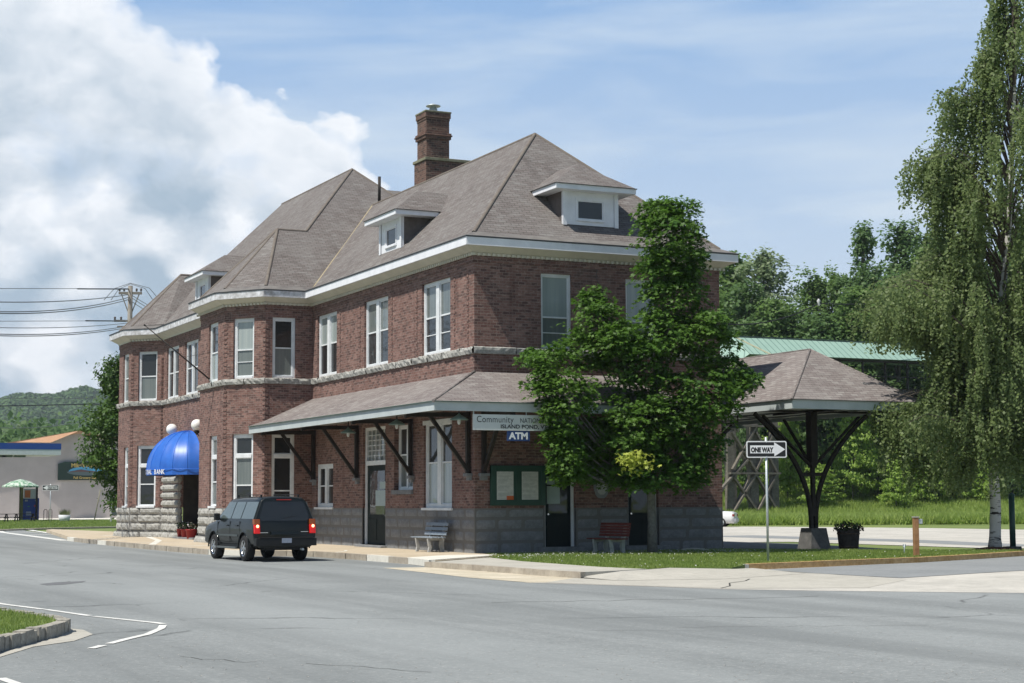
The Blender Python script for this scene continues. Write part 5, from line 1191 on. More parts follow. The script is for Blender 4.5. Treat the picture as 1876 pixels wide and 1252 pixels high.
# ================================================================== TIMBER FOOTBRIDGE beyond the lot
WOODG = noisy('grey_timber', (.13, .115, .095), (.22, .20, .17), 2.5, .9, .2, bmp=.3, fine=6)
GRN, tG_, bG_, _q = mat('green_standing_seam'); uvn = tG_.node('ShaderNodeTexCoord').outputs['UV']; sxn = tG_.node('ShaderNodeSeparateXYZ', inp={0: uvn})
fr_ = tG_.math('FRACT', tG_.math('DIVIDE', sxn.outputs[0], .62)); ln_ = tG_.math('LESS_THAN', fr_, .14)
setc(tG_, bG_, tG_.mix(ln_, tG_.mix(tG_.noise(uvn, .8, 4, .6), (.22, .34, .28), (.30, .43, .36)), (.11, .19, .155))); bG_.inputs['Roughness'].default_value = .55
D0 = 140.; g0 = at(1385, 948, D0); yb_ = g0[1]
fbz = g0[2]
fb = empty('timber_footbridge', (g0[0], yb_, fbz), 0, 'covered timber footbridge with green metal roof on braced trestle legs', 'footbridge')
def fx(px, py, y=None):
    q = ony(px, py, yb_ if y is None else y); return q[0]-g0[0], q[2]-fbz
xl, zr = fx(1348, 617, yb_+2.2); xr, zr2 = fx(1900, 642, yb_+2.2); zr = (zr+zr2)/2; xe, ze_ = fx(1670, 661); 
zE = ze_; xl0 = fx(1385, 650)[0]
mb = MB()
mb.face([(xl-.2, 2.2, zr), (xr, 2.2, zr), (xr, -.2, zE), (xl-.2, -.2, zE)]); mb.face([(xl, 2.2, zr), (xr, 2.2, zr), (xr, 4.6, zE), (xl, 4.6, zE)])
frf = mb.build('bridge_roof', GRN, fb)
mb = MB(); mb.face([(xl-.25, 2.2, zr-.02), (xl-.25, -.2, zE), (xl-6.5, -.2, zE-3.6), (xl-6.5, 2.2, zr-3.6)]); mb.build('stair_roof', GRN, fb)
mb = MB(); mb.bar((xl-.2, 2.2, zr+.03), (xl+1.9, -.22, zE+.02), .22, .1); mb.build('rake_trim', plain('cream_trim', (.50, .47, .33), .7), frf)
mb = MB(); mb.bar((xl, 2.2, zr+.04), (xr, 2.2, zr+.04), .2, .08); mb.build('ridge_flashing', plain('dark_ridge', (.06, .09, .08), .6), frf)
mb = MB(); mb.box(xl+2, xr, .3, 4.1, zE-2.9, zE-2.5); mb.box(xl+2, xr, .3, .45, zE-1.5, zE-1.4); mb.box(xl+2, xr, .3, .5, zE-.25, zE-.05); mb.build('deck', DARKW, fb)
mb = MB()
k = 0; x = xl+2
while x < xr: mb.box(x, x+.16, .3, .46, zE-2.5, zE-.2); x += 2.4
mb.build('rail_posts', DARKW, fb)
legs = [(1345, 945), (1389, 950), (1426, 947)]
for px, py in legs:
    x_, _ = fx(px, py)
    for yy in (0.3, 3.6):
        mb = MB(); mb.box(x_-.42 if px == 1389 else x_-.35, x_+.35, yy, yy+.5, -.3, zE-2.7); mb.build('trestle_leg', WOODG, fb, bevel=.03)
xs_ = [fx(px, py)[0] for px, py in legs]
def br(a, b, za, zb_, yy=.15):
    mb = MB(); mb.bar((a, yy, za), (b, yy, zb_), .16, .36, up=(0, 1, 0)); mb.build('brace', WOODG, fb)
for a, b in ((xs_[0], xs_[1]), (xs_[1], xs_[2])):
    br(a, b, .4, 3.6); br(a, b, 3.4, .5); br(a, b, 3.9, 7.4); br(a, b, 7.0, 3.7)
br(xs_[0]-.3, xs_[2]+.3, 3.6, 3.6, .1); br(xs_[0]-.3, xs_[2]+.3, 7.5, 7.5, .1); br(xs_[0]-3, xs_[1], .6, 5.5)
for yy in (3.9,):
    for a, b in ((xs_[0], xs_[1]), (xs_[1], xs_[2])): br(a, b, .4, 3.6, yy); br(a, b, 7.0, 3.7, yy)
# low rail of old timber in front of the meadow
q0 = onz(1340, 945, .15); q1 = onz(1640, 943, .2); mb = MB(); mb.bar(q0, q1, .25, .3); o = mb.build('timber_kerb', WOODG); tag(o, 'long low grey timber lying along the meadow behind the gravel lot', 'timber')

# ================================================================== LEFT BACKGROUND : store, filling-station canopy etc.
def plane_at(px, py, D): return at(px, py, D)
Dm = 190.
ys = at(100, 920, Dm)[1]
def mx(px, py, y=ys): q = ony(px, py, y); return q[0], q[2]
mk = empty('store_building', (mx(100, 950)[0], ys, -.1), 0, 'long low pinkish-grey store with a shallow brown gabled roof', 'store')
x0, _ = mx(-220, 950); x1, _ = mx(250, 950); xa, zap = mx(142, 791); xe0, ze0 = mx(-220, 845); _, ze1 = mx(250, 812)
ox, oy, oz = mk.location
gl = mx(35, 811)
mb = MB(); za_ = zap; zl = za_-(xa-x0)*.19; zr_ = za_-(x1-xa)*.17
mb.face([(x0-ox, 0, -.3), (x1-ox, 0, -.3), (x1-ox, 0, zr_-oz), (xa-ox, 0, za_-oz), (x0-ox, 0, zl-oz)]); mb.face([(x1-ox, 0, -.3), (x1-ox, 30, -.3), (x1-ox, 30, zr_-oz), (x1-ox, 0, zr_-oz)])
mb.build('wall', noisy('pinkish_render', (.40, .36, .355), (.47, .43, .42), .6, .9, .1), mk)
mb = MB()
for (xA, zA) in ((x0-1, zl-.12), (x1+1, zr_-.12)):
    mb.face([(xa-ox, -.6, za_+.1-oz), (xA-ox, -.6, zA+.1-oz), (xA-ox, 30, zA+.1-oz), (xa-ox, 30, za_+.1-oz)]); mb.face([(xa-ox, -.6, za_+.1-oz), (xA-ox, -.6, zA+.1-oz), (xA-ox, -.6, zA-.25-oz), (xa-ox, -.6, za_-.25-oz)])
mb.build('roof', shingle('brown_shingle', (.30, .17, .10), (.38, .23, .14), (.45, .30, .20), .3, .8), mk)
mb = MB(); gx0, gz0 = mx(-60, 845); gx1, _ = mx(35, 845)
# wing roof visible over the blue fascia
wz0 = mx(35, 811)[1]; wz1 = mx(142, 790)[1]; 
pq = [mx(26, 811), mx(88, 812), mx(143, 790)]; mb.face([(pq[0][0]-ox, -.7, pq[0][1]-oz), (pq[1][0]-ox, -1.6, pq[1][1]-oz), (pq[2][0]-ox, -.7, pq[2][1]-oz)]); mb.build('porch_roof', noisy('orange_brown_roof', (.40, .22, .13), (.50, .30, .18), 1, .8), mk)
# sign board on its wall
sg = empty('store_sign', (0, 0, 0), 0, 'dark green shop sign with gold letters and a blue lake picture', 'sign')
ys_ = ys-.3; sx0, sz1 = mx(107, 846, ys_); sx1, sz0 = mx(205, 880, ys_); W5 = sx1-sx0; H5 = sz1-sz0
mb = MB(); P5 = [(sx0, sz0), (sx1, sz0), (sx1, sz1-H5*.12), (sx1-W5*.12, sz1), (sx0+W5*.12, sz1), (sx0, sz1-H5*.12)]
mb.face([(a, ys_, b) for a, b in P5])
for i in range(6): a, b = P5[i], P5[(i+1) % 6]; mb.face([(a[0], ys_, a[1]), (b[0], ys_, b[1]), (b[0], ys_+.2, b[1]), (a[0], ys_+.2, a[1])])
mb.build('board', plain('sign_green', (.02, .045, .035), .6), sg)
mb = MB(); cx5, cz5 = (sx0+sx1)/2+.1, sz0+H5*.45
mb.face([(cx5+W5*.33*math.cos(t), ys_-.03, cz5+H5*.28*math.sin(t)) for t in np.linspace(0, math.pi, 14)], 0); mb.face([(cx5+W5*.36*math.cos(t), ys_-.03, cz5+H5*.20*math.sin(t)) for t in np.linspace(math.pi, 2*math.pi, 14)], 1)
mb.face([(cx5-W5*.34, ys_-.05, cz5), (cx5-W5*.1, ys_-.05, cz5+H5*.13), (cx5+W5*.05, ys_-.05, cz5+H5*.06), (cx5+W5*.34, ys_-.05, cz5)], 2); mb.build('picture', [plain('lake_blue', (.10, .38, .62), .6), plain('lake_dark', (.12, .16, .17), .6), plain('hill_red', (.16, .09, .09), .6)], sg)
mb = MB(); text_mesh(mb, "Mike's Market", H5*.30, (cx5, ys_-.05, sz1-H5*.30), (1, 0, 0), (0, 0, 1), 0, .96, 'CENTER', off=.02); text_mesh(mb, 'Full Grocery Store', H5*.19, (cx5, ys_-.05, sz0+H5*.07), (1, 0, 0), (0, 0, 1), 0, .95, 'CENTER', off=.01); mb.build('lettering', plain('gold_letters', (.62, .46, .16), .6), sg)
# filling station canopy
Dc = 165.; yc = at(60, 920, Dc)[1]
gc = empty('filling_station_canopy', (0, 0, 0), 0, 'flat canopy with a blue band over a white band at the left edge', 'canopy')
a0 = ony(-150, 810, yc); a1 = ony(112, 834, yc); am = ony(60, 823.5, yc)
mb = MB(); mb.box(a0[0], a1[0], yc, yc+7, am[2], a0[2]); mb.build('blue_fascia', plain('fascia_blue', (.015, .07, .30), .4), gc)
mb = MB(); mb.box(a0[0]+.02, a1[0]-.02, yc+.02, yc+6.98, a1[2], am[2]-.01); mb.build('white_fascia', plain('fascia_white', (.60, .64, .64), .5), gc)
for px in (-60, ): 
    q = ony(px, 900, yc); mb = MB(); mb.box(q[0]-.15, q[0]+.15, yc+3, yc+3.3, -.3, a1[2]); mb.build('column', GALV, gc)
mb = MB()
for px in (8, 20, 44): q = ony(px, 836, yc); mb.box(q[0]-.5, q[0]+.5, yc+2, yc+3, a1[2]-.18, a1[2]-.01)
mb.build('light_fitting', plain('fitting', (.15, .2, .18), .5), gc)
# drinks machine and notice shed
Dk = 172.; yk = at(60, 940, Dk)[1]
k0 = ony(41, 955, yk); k1 = ony(72, 913, yk)
o = empty('vending_machine', (k0[0], yk, -.15), 0, 'blue drinks machine standing against the store wall', 'vending machine')
mb = MB(); mb.box(0, k1[0]-k0[0], 0, .9, -.1, k1[2]+.15); mb.build('cabinet', plain('machine_blue', (.015, .06, .30), .4), o, bevel=.03)
mb = MB(); wk = k1[0]-k0[0]
for a, b, s, m in ((.15, 1.75, .28, 0), (.75, 1.75, .24, 0), (.3, 1.15, .2, 1), (.72, 1.2, .3, 2), (.3, .45, .5, 0)): mb.box(wk*a-s/2+.1, wk*a+s/2+.1, -.03, -.005, b-s/2+.3, b+s/2+.2, m)
mb.build('panel', [plain('panel_pale', (.35, .38, .45), .5), plain('panel_green', (.05, .25, .12), .5), plain('panel_red', (.5, .06, .04), .5)], o)
kk0 = ony(37, 955, yk-.8); kk1 = ony(68, 893, yk-.8)
o = empty('notice_stand', (kk0[0], yk-.8, -.15), 0, 'open timber frame holding an orange and white notice above the drinks machine', 'notice board')
mb = MB(); mb.box(-.1, .25, 0, .3, -.1, kk1[2]+.2); mb.build('post', noisy('mustard_post', (.10, .10, .03), (.16, .15, .06), 3, .8), o)
mb = MB(); wq = kk1[0]-kk0[0]; mb.box(wq-.1, wq+.1, 0, .2, -.1, kk1[2]+.2); mb.build('post', DARKW, o)
mb = MB(); mb.box(.3, wq-.1, .05, .1, kk1[2]-1.0, kk1[2]-.0, 0); mb.box(.4, wq*.6, .03, .05, kk1[2]-.9, kk1[2]-.15, 1); mb.build('notice', [plain('notice_white', (.45, .45, .44), .6), plain('notice_orange', (.5, .14, .04), .6)], o)
# patterned sunshade
yu = at(35, 940, 158.)[1]; u0 = ony(36, 955, yu); ut = ony(35, 878, yu); ue = ony(5, 890.5, yu)
o = empty('sunshade', (u0[0], yu, -.15), 0, 'green and white patterned parasol over a picnic table', 'parasol')
PAT, tq, bq, _q2 = mat('leafy_print'); tcq = tq.node('ShaderNodeTexCoord').outputs['Object']; setc(tq, bq, tq.mix(tq.ramp(tq.noise(tcq, 5, 3, .6), [(.45, 0), (.52, 1)]), (.10, .26, .13), (.52, .58, .50)))
mb = MB(); rr = abs(ue[0]-u0[0])*1.05; mb.lathe([(.05, ut[2]+.15), (rr*.55, ut[2]*.5+ue[2]*.5+.22), (rr, ue[2]+.15), (rr, ue[2]+.02)], (0, 0, 0), 10, smooth=False); mb.build('shade', PAT, o)
mb = MB(); mb.tube([(0, 0, 0), (0, 0, ut[2]+.15)], .035, 8); mb.build('pole', DARKW, o)
def picnic(px, py, D, label, g='picnic tables by the store'):
    q = at(px, py, D); o = empty('picnic_table', (q[0], q[1], -.14), R(4), label, 'picnic table', g)
    mb = MB(); mb.box(-1.1, 1.1, -.4, .4, .72, .77); mb.build('table_top', DARKW, o)
    for s in (-1, 1):
        mb = MB(); mb.box(-1.1, 1.1, s*.75-.14, s*.75+.14, .43, .47); mb.build('seat', DARKW, o)
    for x in (-.75, .75):
        for s in (-1, 1): mb = MB(); mb.bar((x, s*.65, 0), (x, s*.2, .73), .09, .1); mb.build('leg', DARKW, o)
        mb = MB(); mb.box(x-.04, x+.04, -.85, .85, .36, .43); mb.build('crossbar', DARKW, o)
    return o
picnic(45, 955, 156, 'dark picnic table under the patterned parasol'); picnic(-4, 957, 154, 'dark picnic table cut by the left edge of the picture')
# white planter
q = at(118, 957, 158); o = empty('white_planter', (q[0], q[1], -.14), 0, 'white round planter of grassy stems before the store wall', 'planter')
mb = MB(); mb.lathe([(.001, 0), (.46, 0), (.56, .62), (.50, .62), (.48, .5), (.001, .5)], (0, 0, 0), 20); mb.build('pot', plain('pot_white', (.62, .64, .66), .6), o)
mb = MB(); r6 = random.Random(9)
for k in range(260):
    th = r6.uniform(0, 6.28); rr = r6.uniform(0, .45); b = V(rr*math.cos(th)*.7, rr*math.sin(th)*.7, .5); t = V(rr*1.5*math.cos(th), rr*1.5*math.sin(th), .75+r6.uniform(.1, .5)); mb.face([b, b+V(.05, .02, 0), t])
mb.build('grasses', leafmat('ornamental_grass', (.10, .13, .05), (.20, .22, .10)), o)
# bike rack, leaning pole, small gate, far one-way sign
q = at(83, 955, 160); mb = MB()
for dx in (0, .45): mb.tube([(dx-.15, 0, 0), (dx-.15, 0, 1.0), (dx-.08, 0, 1.12), (dx+.08, 0, 1.12), (dx+.15, 0, 1.0), (dx+.15, 0, 0)], .03, 6)
o = mb.build('bicycle_rack', DARKW); o.location = (q[0], q[1], -.14); tag(o, 'dark looped bicycle rack between the drinks machine and the white planter', 'bicycle rack')
q = at(173, 952, 172); mb = MB(); mb.tube([(0, 0, 0), (.55, 0, 3.1)], .05, 6); o = mb.build('leaning_pole', noisy('bamboo', (.2, .19, .12), (.3, .28, .2), 3)); o.location = (q[0], q[1], -.14); tag(o, 'thin pole leaning against the store wall under the dark tree', 'pole')
q = at(203, 958, 150); o = empty('chain_gate', (q[0], q[1], -.14), 0, 'small grey gate panel with a pale post beside the depot corner', 'gate')
mb = MB(); mb.box(-.05, .06, -.05, .05, 0, 2.2); mb.build('gate_post', plain('pale_post', (.5, .5, .47), .6), o)
mb = MB(); mb.box(.1, 2.0, -.02, .02, .6, 1.9); mb.build('panel', noisy('grey_mesh', (.12, .13, .13), (.18, .19, .19), 9), o)
q = at(91, 963, 146); one_way(V(q[0], q[1], -.14), R(-22), 1.37, .44, 3.35, False, 'small distant black and white ONE WAY sign pointing left, before the store wall')
# utility pole and its wires
WOODP = noisy('pole_wood', (.16, .145, .125), (.25, .235, .205), 3, .9, bmp=.3); WIRE = plain('wire_black', (.02, .02, .022), .6); WIREG = plain('wire_grey', (.16, .17, .18), .5)
Dp = 104.; pt = at(239, 524, Dp); pb_ = V(pt[0], pt[1], -.2)
up_ = empty('utility_pole', tuple(pb_), 0, 'weathered wooden utility pole with two crossarms behind the far roof corner', 'utility pole')
H9 = pt[2]+.2; mb = MB(); mb.tube([(0, 0, 0), (0, 0, H9*.5), (0, 0, H9)], [.21, .18, .14], 10); mb.build('pole', WOODP, up_)
mb = MB(); 
for zz in (H9-.45, ): mb.bar((-.65, .25, zz), (.65, -.25, zz), .12, .15)
mb.bar((-.5, .2, H9-.5), (0, 0, H9-1.9), .05, .06); mb.bar((.5, -.2, H9-.5), (0, 0, H9-1.9), .05, .06); mb.build('crossarm', WOODP, up_)
zl5 = at(239, 589, Dp)[2]+.2
mb = MB(); mb.bar((-.9, .3, zl5), (.55, -.2, zl5), .10, .12); mb.bar((-.7, .3, zl5-.35), (.3, -.1, zl5-.35), .08, .1); mb.build('crossarm', WOODP, up_)
mb = MB()
for x, y, z in ((-.6, .23, H9-.35), (-.35, .14, H9-.35), (.35, -.14, H9-.35), (.6, -.23, H9-.35), (-.85, .28, zl5+.06), (-.5, .17, zl5+.06), (.45, -.16, zl5+.06)): mb.lathe([(.03, 0), (.07, .04), (.05, .1), (.08, .14), (.03, .2)], (x, y, z), 8)
mb.build('insulator', plain('insulator_brown', (.12, .10, .09), .4), up_)
def wire(name, a, b, sag, label, m=WIREG, r_=.018, g='overhead wires'):
    a = np.array(a); b = np.array(b); pts = [a*(1-s)+b*s-V(0, 0, 4*sag*s*(1-s)) for s in np.linspace(0, 1, 15)]
    mb = MB(); mb.tube([p-a for p in pts], r_, 5); o = mb.build(name, m); o.location = tuple(a); tag(o, label, 'wire', g); return o
top = pb_+V(0, 0, H9)
for k, (py, ey, x_, zz, sag, rr, m, lb) in enumerate(((528, 529, -.1, -.02, .0, .014, WIREG, 'topmost thin wire left of the utility pole, nearly level'), (551, 540, -.6, -.35, .2, .022, WIREG, 'second wire from the top left of the utility pole'), (568, 545, -.35, -.4, .35, .022, WIREG, 'upper one of the close pair of wires sagging from the upper crossarm'), (571, 549, .2, -.45, .35, .022, WIREG, 'lower one of the close pair of wires sagging from the upper crossarm'),
        (588, 588, -.85, 0, .0, .012, WIREG, 'faint level wire at the lower crossarm'), (598, 592, -.5, 0, .15, .016, WIREG, 'first wire under the lower crossarm'), (609, 597, .2, 0, .25, .02, WIREG, 'second wire under the lower crossarm'), (612, 600, .45, 0, .25, .02, WIREG, 'lowest wire from the utility pole'))):
    q = at(-60, py+1, 70.); q1 = at(236, ey, Dp); wire('overhead_wire', q, q1, sag, lb, m, rr*1.15)
for k, (y0, y1, lb) in enumerate(((545, 566, 'upper short wire right of the utility pole'), (540, 560, 'middle short wire right of the utility pole'), (552, 572, 'lower short wire right of the utility pole'))):
    wire('overhead_wire', at(240, y0, Dp), at(330, y1+18, 160), .3, lb, WIREG, .024)
mb = MB()
for k, (xa_, xb_, zz) in enumerate(((-1.5, 1.8, .42), (-1.1, 1.4, .3))):
    mb.tube([V(xa_, -xa_*.3, -.9), V(xa_*.6, -xa_*.2, -.3+zz*.3), V(0, 0, zz*.4), V(xb_*.6, -xb_*.2, -.25+zz*.3), V(xb_, -xb_*.3, -1.0)], .02, 5)
mb.build('jumper_cable', WIREG, up_, origin=None).location = (0, 0, H9)
wire('overhead_wire', at(142, 529.5, 88), at(236, 530, Dp), .0, 'thick dark sleeve of the topmost wire', WIRE, .035); wire('overhead_wire', at(157, 588, 88), at(230, 588.5, Dp), .0, 'thick dark sleeve of the faint level wire', WIRE, .035)
wire('overhead_wire', at(-40, 728, 130), at(200, 729, 140), .1, 'pale wire crossing the wooded hill, topmost of three', WIREG, .025); wire('overhead_wire', at(-40, 745, 100), at(210, 740, 120), .0, 'black wire crossing the wooded hill, middle of three', WIRE, .035); wire('overhead_wire', at(-40, 781, 120), at(200, 760, 135), .5, 'pale wire crossing the wooded hill, lowest of three', WIREG, .025)
wire('overhead_wire', at(1300, 590, 135), at(1500, 556, 142), .8, 'black wire before the woods left of a white insulator', WIRE, .05); wire('overhead_wire', at(1500, 556, 142), at(1700, 544, 150), .3, 'black wire before the woods running into the birch', WIRE, .05)
mb = MB(); mb.lathe([(.06, 0), (.16, .12), (.1, .3), (.17, .4), (.06, .6)], (0, 0, 0), 10); o = mb.build('line_insulator', plain('white_porcelain', (.6, .6, .6), .4)); o.location = tuple(at(1500, 561, 142)); tag(o, 'white insulator on the black wire before the woods', 'insulator')
# street lamp behind the left tree
q = at(206, 665, 100); o = empty('street_lamp', (q[0]+.8, q[1], -.2), 0, 'street lamp head showing above the tree left of the depot', 'street lamp')
mb = MB(); mb.tube([(0, 0, 0), (0, 0, q[2]+.1)], [.09, .05], 8); mb.tube([(0, 0, q[2]+.1), (-.4, 0, q[2]+.25), (-.7, 0, q[2]+.15)], .03, 6); mb.build('lamp_post', GALV, o)
mb = MB(); mb.lathe([(.001, .1), (.22, .07), (.30, 0), (.2, -.05), (.001, -.08)], (-1.0, 0, q[2]+.1), 14); mb.build('lamp_head', plain('lamp_white', (.6, .62, .6), .4), o)
# low sign fragment at left edge
q = at(4, 895, 160); mb = MB(); mb.box(-1.2, .9, 0, .1, -.55, .75, 0); mb.box(-1.0, -.1, -.03, 0, -.45, .5, 1); mb.box(0, .7, -.03, 0, -.35, .6, 2); o = mb.build('shop_poster', [plain('poster_cream', (.45, .33, .24), .6), plain('poster_red', (.30, .07, .03), .6), plain('poster_orange', (.5, .25, .1), .6)]); o.location = (q[0], ys-.25, q[2]); tag(o, 'orange and cream poster on the store wall at the left edge', 'poster')
#@@PART4
# ================================================================== FOLIAGE
def fastmesh(name, Vv, n, m, parent=None, smooth=False):
    """Vv: (N*n,3) array of separate n-gons"""
    N = len(Vv)//n; me = bpy.data.meshes.new(name)
    me.vertices.add(N*n); me.vertices.foreach_set('co', Vv.astype(np.float32).ravel())
    me.loops.add(N*n); me.loops.foreach_set('vertex_index', np.arange(N*n, dtype=np.int32))
    me.polygons.add(N); me.polygons.foreach_set('loop_start', np.arange(0, N*n, n, dtype=np.int32)); me.polygons.foreach_set('loop_total', np.full(N, n, dtype=np.int32))
    me.update(calc_edges=True)
    for q in (m if isinstance(m, list) else [m]): me.materials.append(q)
    o = bpy.data.objects.new(name, me); col.objects.link(o)
    if parent: o.parent = parent
    return o
def unit(a): return a/(np.linalg.norm(a, axis=1, keepdims=True)+1e-9)
def leafquads(C, N, size, rg, aspect=.6, fold=.0):
    """diamond leaves: centres C, normals N"""
    n = len(C); r1 = rg.normal(size=(n, 3)); a = unit(np.cross(N, r1)); b = np.cross(N, a)
    s = (size*rg.uniform(.65, 1.25, n))[:, None]
    out = np.empty((n, 4, 3)); out[:, 0] = C+a*s*.5; out[:, 1] = C+b*s*aspect*.5; out[:, 2] = C-a*s*.5; out[:, 3] = C-b*s*aspect*.5
    if fold: out[:, 1] += N*s*fold; out[:, 3] += N*s*fold
    return out.reshape(-1, 3)
def starleaves(C, N, size, rg):
    """five-lobed leaves, drawn as ten-sided stars"""
    n = len(C); r1 = rg.normal(size=(n, 3)); a = unit(np.cross(N, r1)); b = np.cross(N, a); s = size*rg.uniform(.7, 1.2, n)
    out = np.empty((n, 10, 3))
    for k in range(10):
        t = 2*math.pi*k/10; r_ = (.5 if k % 2 == 0 else .27)*(1. if k != 5 else .5)
        out[:, k] = C+(a*math.cos(t)+b*math.sin(t))*(s*r_)[:, None]-N*(s*(.08 if k % 2 == 0 else 0))[:, None]
    return out.reshape(-1, 3)

# ---------- maple in front of the south wall
rg = np.random.default_rng(11)
mbase = V(4.95, -2.3, -.06)
Dt = (mbase-CAM)@CF
MAPLE = leafmat('maple_leaf', (.024, .075, .010), (.082, .175, .022), .38, .55, (.13, .225, .032))
maple = empty('maple_tree', tuple(mbase), 0, 'dense dark green maple with lobed leaves against the south wall', 'tree')
blobs = [(1222, 425, 50, 60), (1240, 480, 52, 55), (1205, 500, 45, 50), (1235, 545, 62, 60), (1215, 610, 70, 55), (1105, 590, 50, 55), (1080, 640, 62, 50), (1008, 655, 42, 32), (1035, 720, 62, 52), (1120, 690, 72, 60), (1070, 790, 70, 60), (1130, 830, 80, 55),
         (1040, 830, 35, 45), (1300, 630, 62, 48), (1335, 680, 44, 38), (1295, 720, 72, 58), (1235, 740, 75, 65), (1240, 830, 75, 55), (1180, 660, 60, 55), (1290, 800, 42, 60), (1175, 770, 75, 65), (1130, 620, 45, 40), (1350, 700, 34, 18), (1255, 400, 34, 40), (1165, 800, 100, 60), (975, 655, 24, 16), (990, 700, 24, 30), (1120, 868, 60, 24), (1200, 872, 80, 24), (1270, 862, 36, 30), (1035, 850, 26, 26), (1370, 690, 18, 12), (1300, 590, 34, 30), (1195, 395, 26, 34), (1225, 382, 24, 26), (1275, 470, 18, 50), (1085, 548, 26, 26), (1015, 760, 34, 42), (1008, 715, 34, 36), (1030, 800, 34, 40), (1045, 858, 36, 30), (1000, 690, 30, 24)]
Cs = []; Ns = []; centers = []
for (bx_, by_, rx, ry) in blobs:
    dep = rg.uniform(-.9, .3) if by_ > 560 else rg.uniform(-.3, .3)
    if bx_ < 1060 and by_ > 680: dep = -1.3
    c = at(bx_, by_, Dt+dep); k = (Dt+dep)/F_PX; RX_, RY_ = rx*k*.95, ry*k*.95; RD = min(1.7, (RX_+RY_)*.55); centers.append(c)
    ns = int(28+128*RX_*RY_)
    u = unit(rg.normal(size=(ns, 3))); rad = rg.uniform(.25, 1., ns)**.45*(1+.35*(rg.random(ns) < .13))
    sp = c+(CR*(u[:, 0]*RX_*rad)[:, None]+CU*(u[:, 1]*RY_*rad)[:, None]+CF*(u[:, 2]*RD*rad)[:, None])
    for s_, uu in zip(sp, u):
        nl = rg.integers(9, 18); out = CR*uu[0]+CU*uu[1]+CF*uu[2]; nrm = unit((V(0, 0, 1.2)+out*.55+rg.normal(size=3)*.18)[None])[0]
        t1 = np.cross(nrm, rg.normal(size=3)); t1 /= np.linalg.norm(t1); t2 = np.cross(nrm, t1)
        r_ = .30*np.sqrt(rg.uniform(0, 1, nl)); th = rg.uniform(0, 6.28, nl)
        P_ = s_+t1*(r_*np.cos(th))[:, None]+t2*(r_*np.sin(th))[:, None]-V(0, 0, 1)*(r_**2*1.2)[:, None]+rg.normal(size=(nl, 3))*.03
        Cs.append(P_); Ns.append(unit(nrm+rg.normal(size=(nl, 3))*.35))
C_ = np.vstack(Cs); N_ = np.vstack(Ns)
keep = (C_[:, 1] < -.15) | (C_[:, 0] > 9.2)
under = (C_[:, 2] > 4.1) & (C_[:, 2] < 5.6) & (C_[:, 1] > -2.42) & (C_[:, 0] < 7.1)
inpav = (C_[:, 0] > 9.6) & (C_[:, 2] < 4.72) & (C_[:, 2] > 4.3) & (C_[:, 1] > -3.2)
keep &= ~under & ~inpav & (C_[:, 2] > 1.7)
C_, N_ = C_[keep], N_[keep]
fastmesh('crown', starleaves(C_-mbase, N_, .155, rg), 10, MAPLE, maple)
mb = MB()
tp = [V(0, 0, -.05), V(.0, 0, .9), V(-.02, .02, 2.0), V(-.06, .0, 3.2), V(.05, -.05, 4.6), V(.3, -.1, 6.2), V(.75, -.1, 8.0), V(.95, -.1, 9.6)]
mb.tube(tp, [.17, .135, .125, .12, .10, .08, .05, .02], 10)
for i, c in enumerate(centers):
    j = min(6, max(2, int((c[2]-1.6)/1.5))); a = tp[j]; e = c-mbase; m_ = a*.5+e*.5-V(0, 0, .25); mb.tube([a, m_, e*.92+a*.08], [.05, .03, .012], 6)
mb.build('trunk', noisy('maple_bark', (.12, .115, .105), (.22, .21, .195), 9, .95, .1, bmp=.7), maple, uv=False)
c = at(1163, 845, Dt-2.1)
u = rg.normal(size=(230, 3))*V(.24, .12, .15); Cq = c+CR*u[:, :1]+CF*u[:, 1:2]+CU*u[:, 2:]
sp = leafmat('young_maple_leaf', (.30, .36, .05), (.45, .50, .10), .35)
fastmesh('young_shoot', starleaves(Cq-mbase, unit(V(0, 0, 1)+rg.normal(size=Cq.shape)*.6), .16, rg), 10, sp, maple)

# ---------- weeping birch at the right edge
bb_ = onz(1823, 1010, -.12); bb_ = V(*bb_); Db = (bb_-CAM)@CF
birch = empty('birch_tree', tuple(bb_), 0, 'tall weeping birch with white trunk and hanging leafy strands', 'tree')
kp = Db/F_PX
def bpt(px, py, dd=0.): return at(px, py, Db+dd)-bb_
BIRM, tB_, bB_, _q = mat('birch_bark'); tcb = tB_.node('ShaderNodeTexCoord').outputs['Object']
n_b = tB_.noise(tB_.node('ShaderNodeMapping', inp={0: tcb, 3: (2.2, 2.2, 13)}).outputs[0], 1, 5, .6); n_c = tB_.noise(tcb, 3, 4, .6)
cb_ = tB_.mix(tB_.ramp(n_b, [(.55, 0), (.60, 1)]), tB_.mix(n_c, (.34, .33, .30), (.56, .55, .52)), (.02, .018, .016)); setc(tB_, bB_, cb_); bB_.inputs['Roughness'].default_value = .8; bump(tB_, bB_, n_b, .4)
mb = MB(); tr1 = [bpt(1823, 1013), bpt(1823, 985), bpt(1824, 930), bpt(1820, 860), bpt(1816, 790), bpt(1815, 710), bpt(1822, 640), bpt(1834, 560), bpt(1846, 450), bpt(1852, 320), bpt(1858, 180), bpt(1862, 60), bpt(1866, -60)]
mb.tube(tr1, [.26, .19, .175, .16, .15, .14, .13, .12, .105, .085, .06, .035, .015], 12)
tr2 = [bpt(1816, 750, .1), bpt(1826, 690, .25), bpt(1838, 620, .5), bpt(1862, 500, .9), bpt(1890, 380, 1.), bpt(1905, 240, 1.)]; mb.tube(tr2, [.10, .10, .095, .08, .05, .02], 10)
mb.build('trunk', BIRM, birch, uv=False)
rg = np.random.default_rng(5)
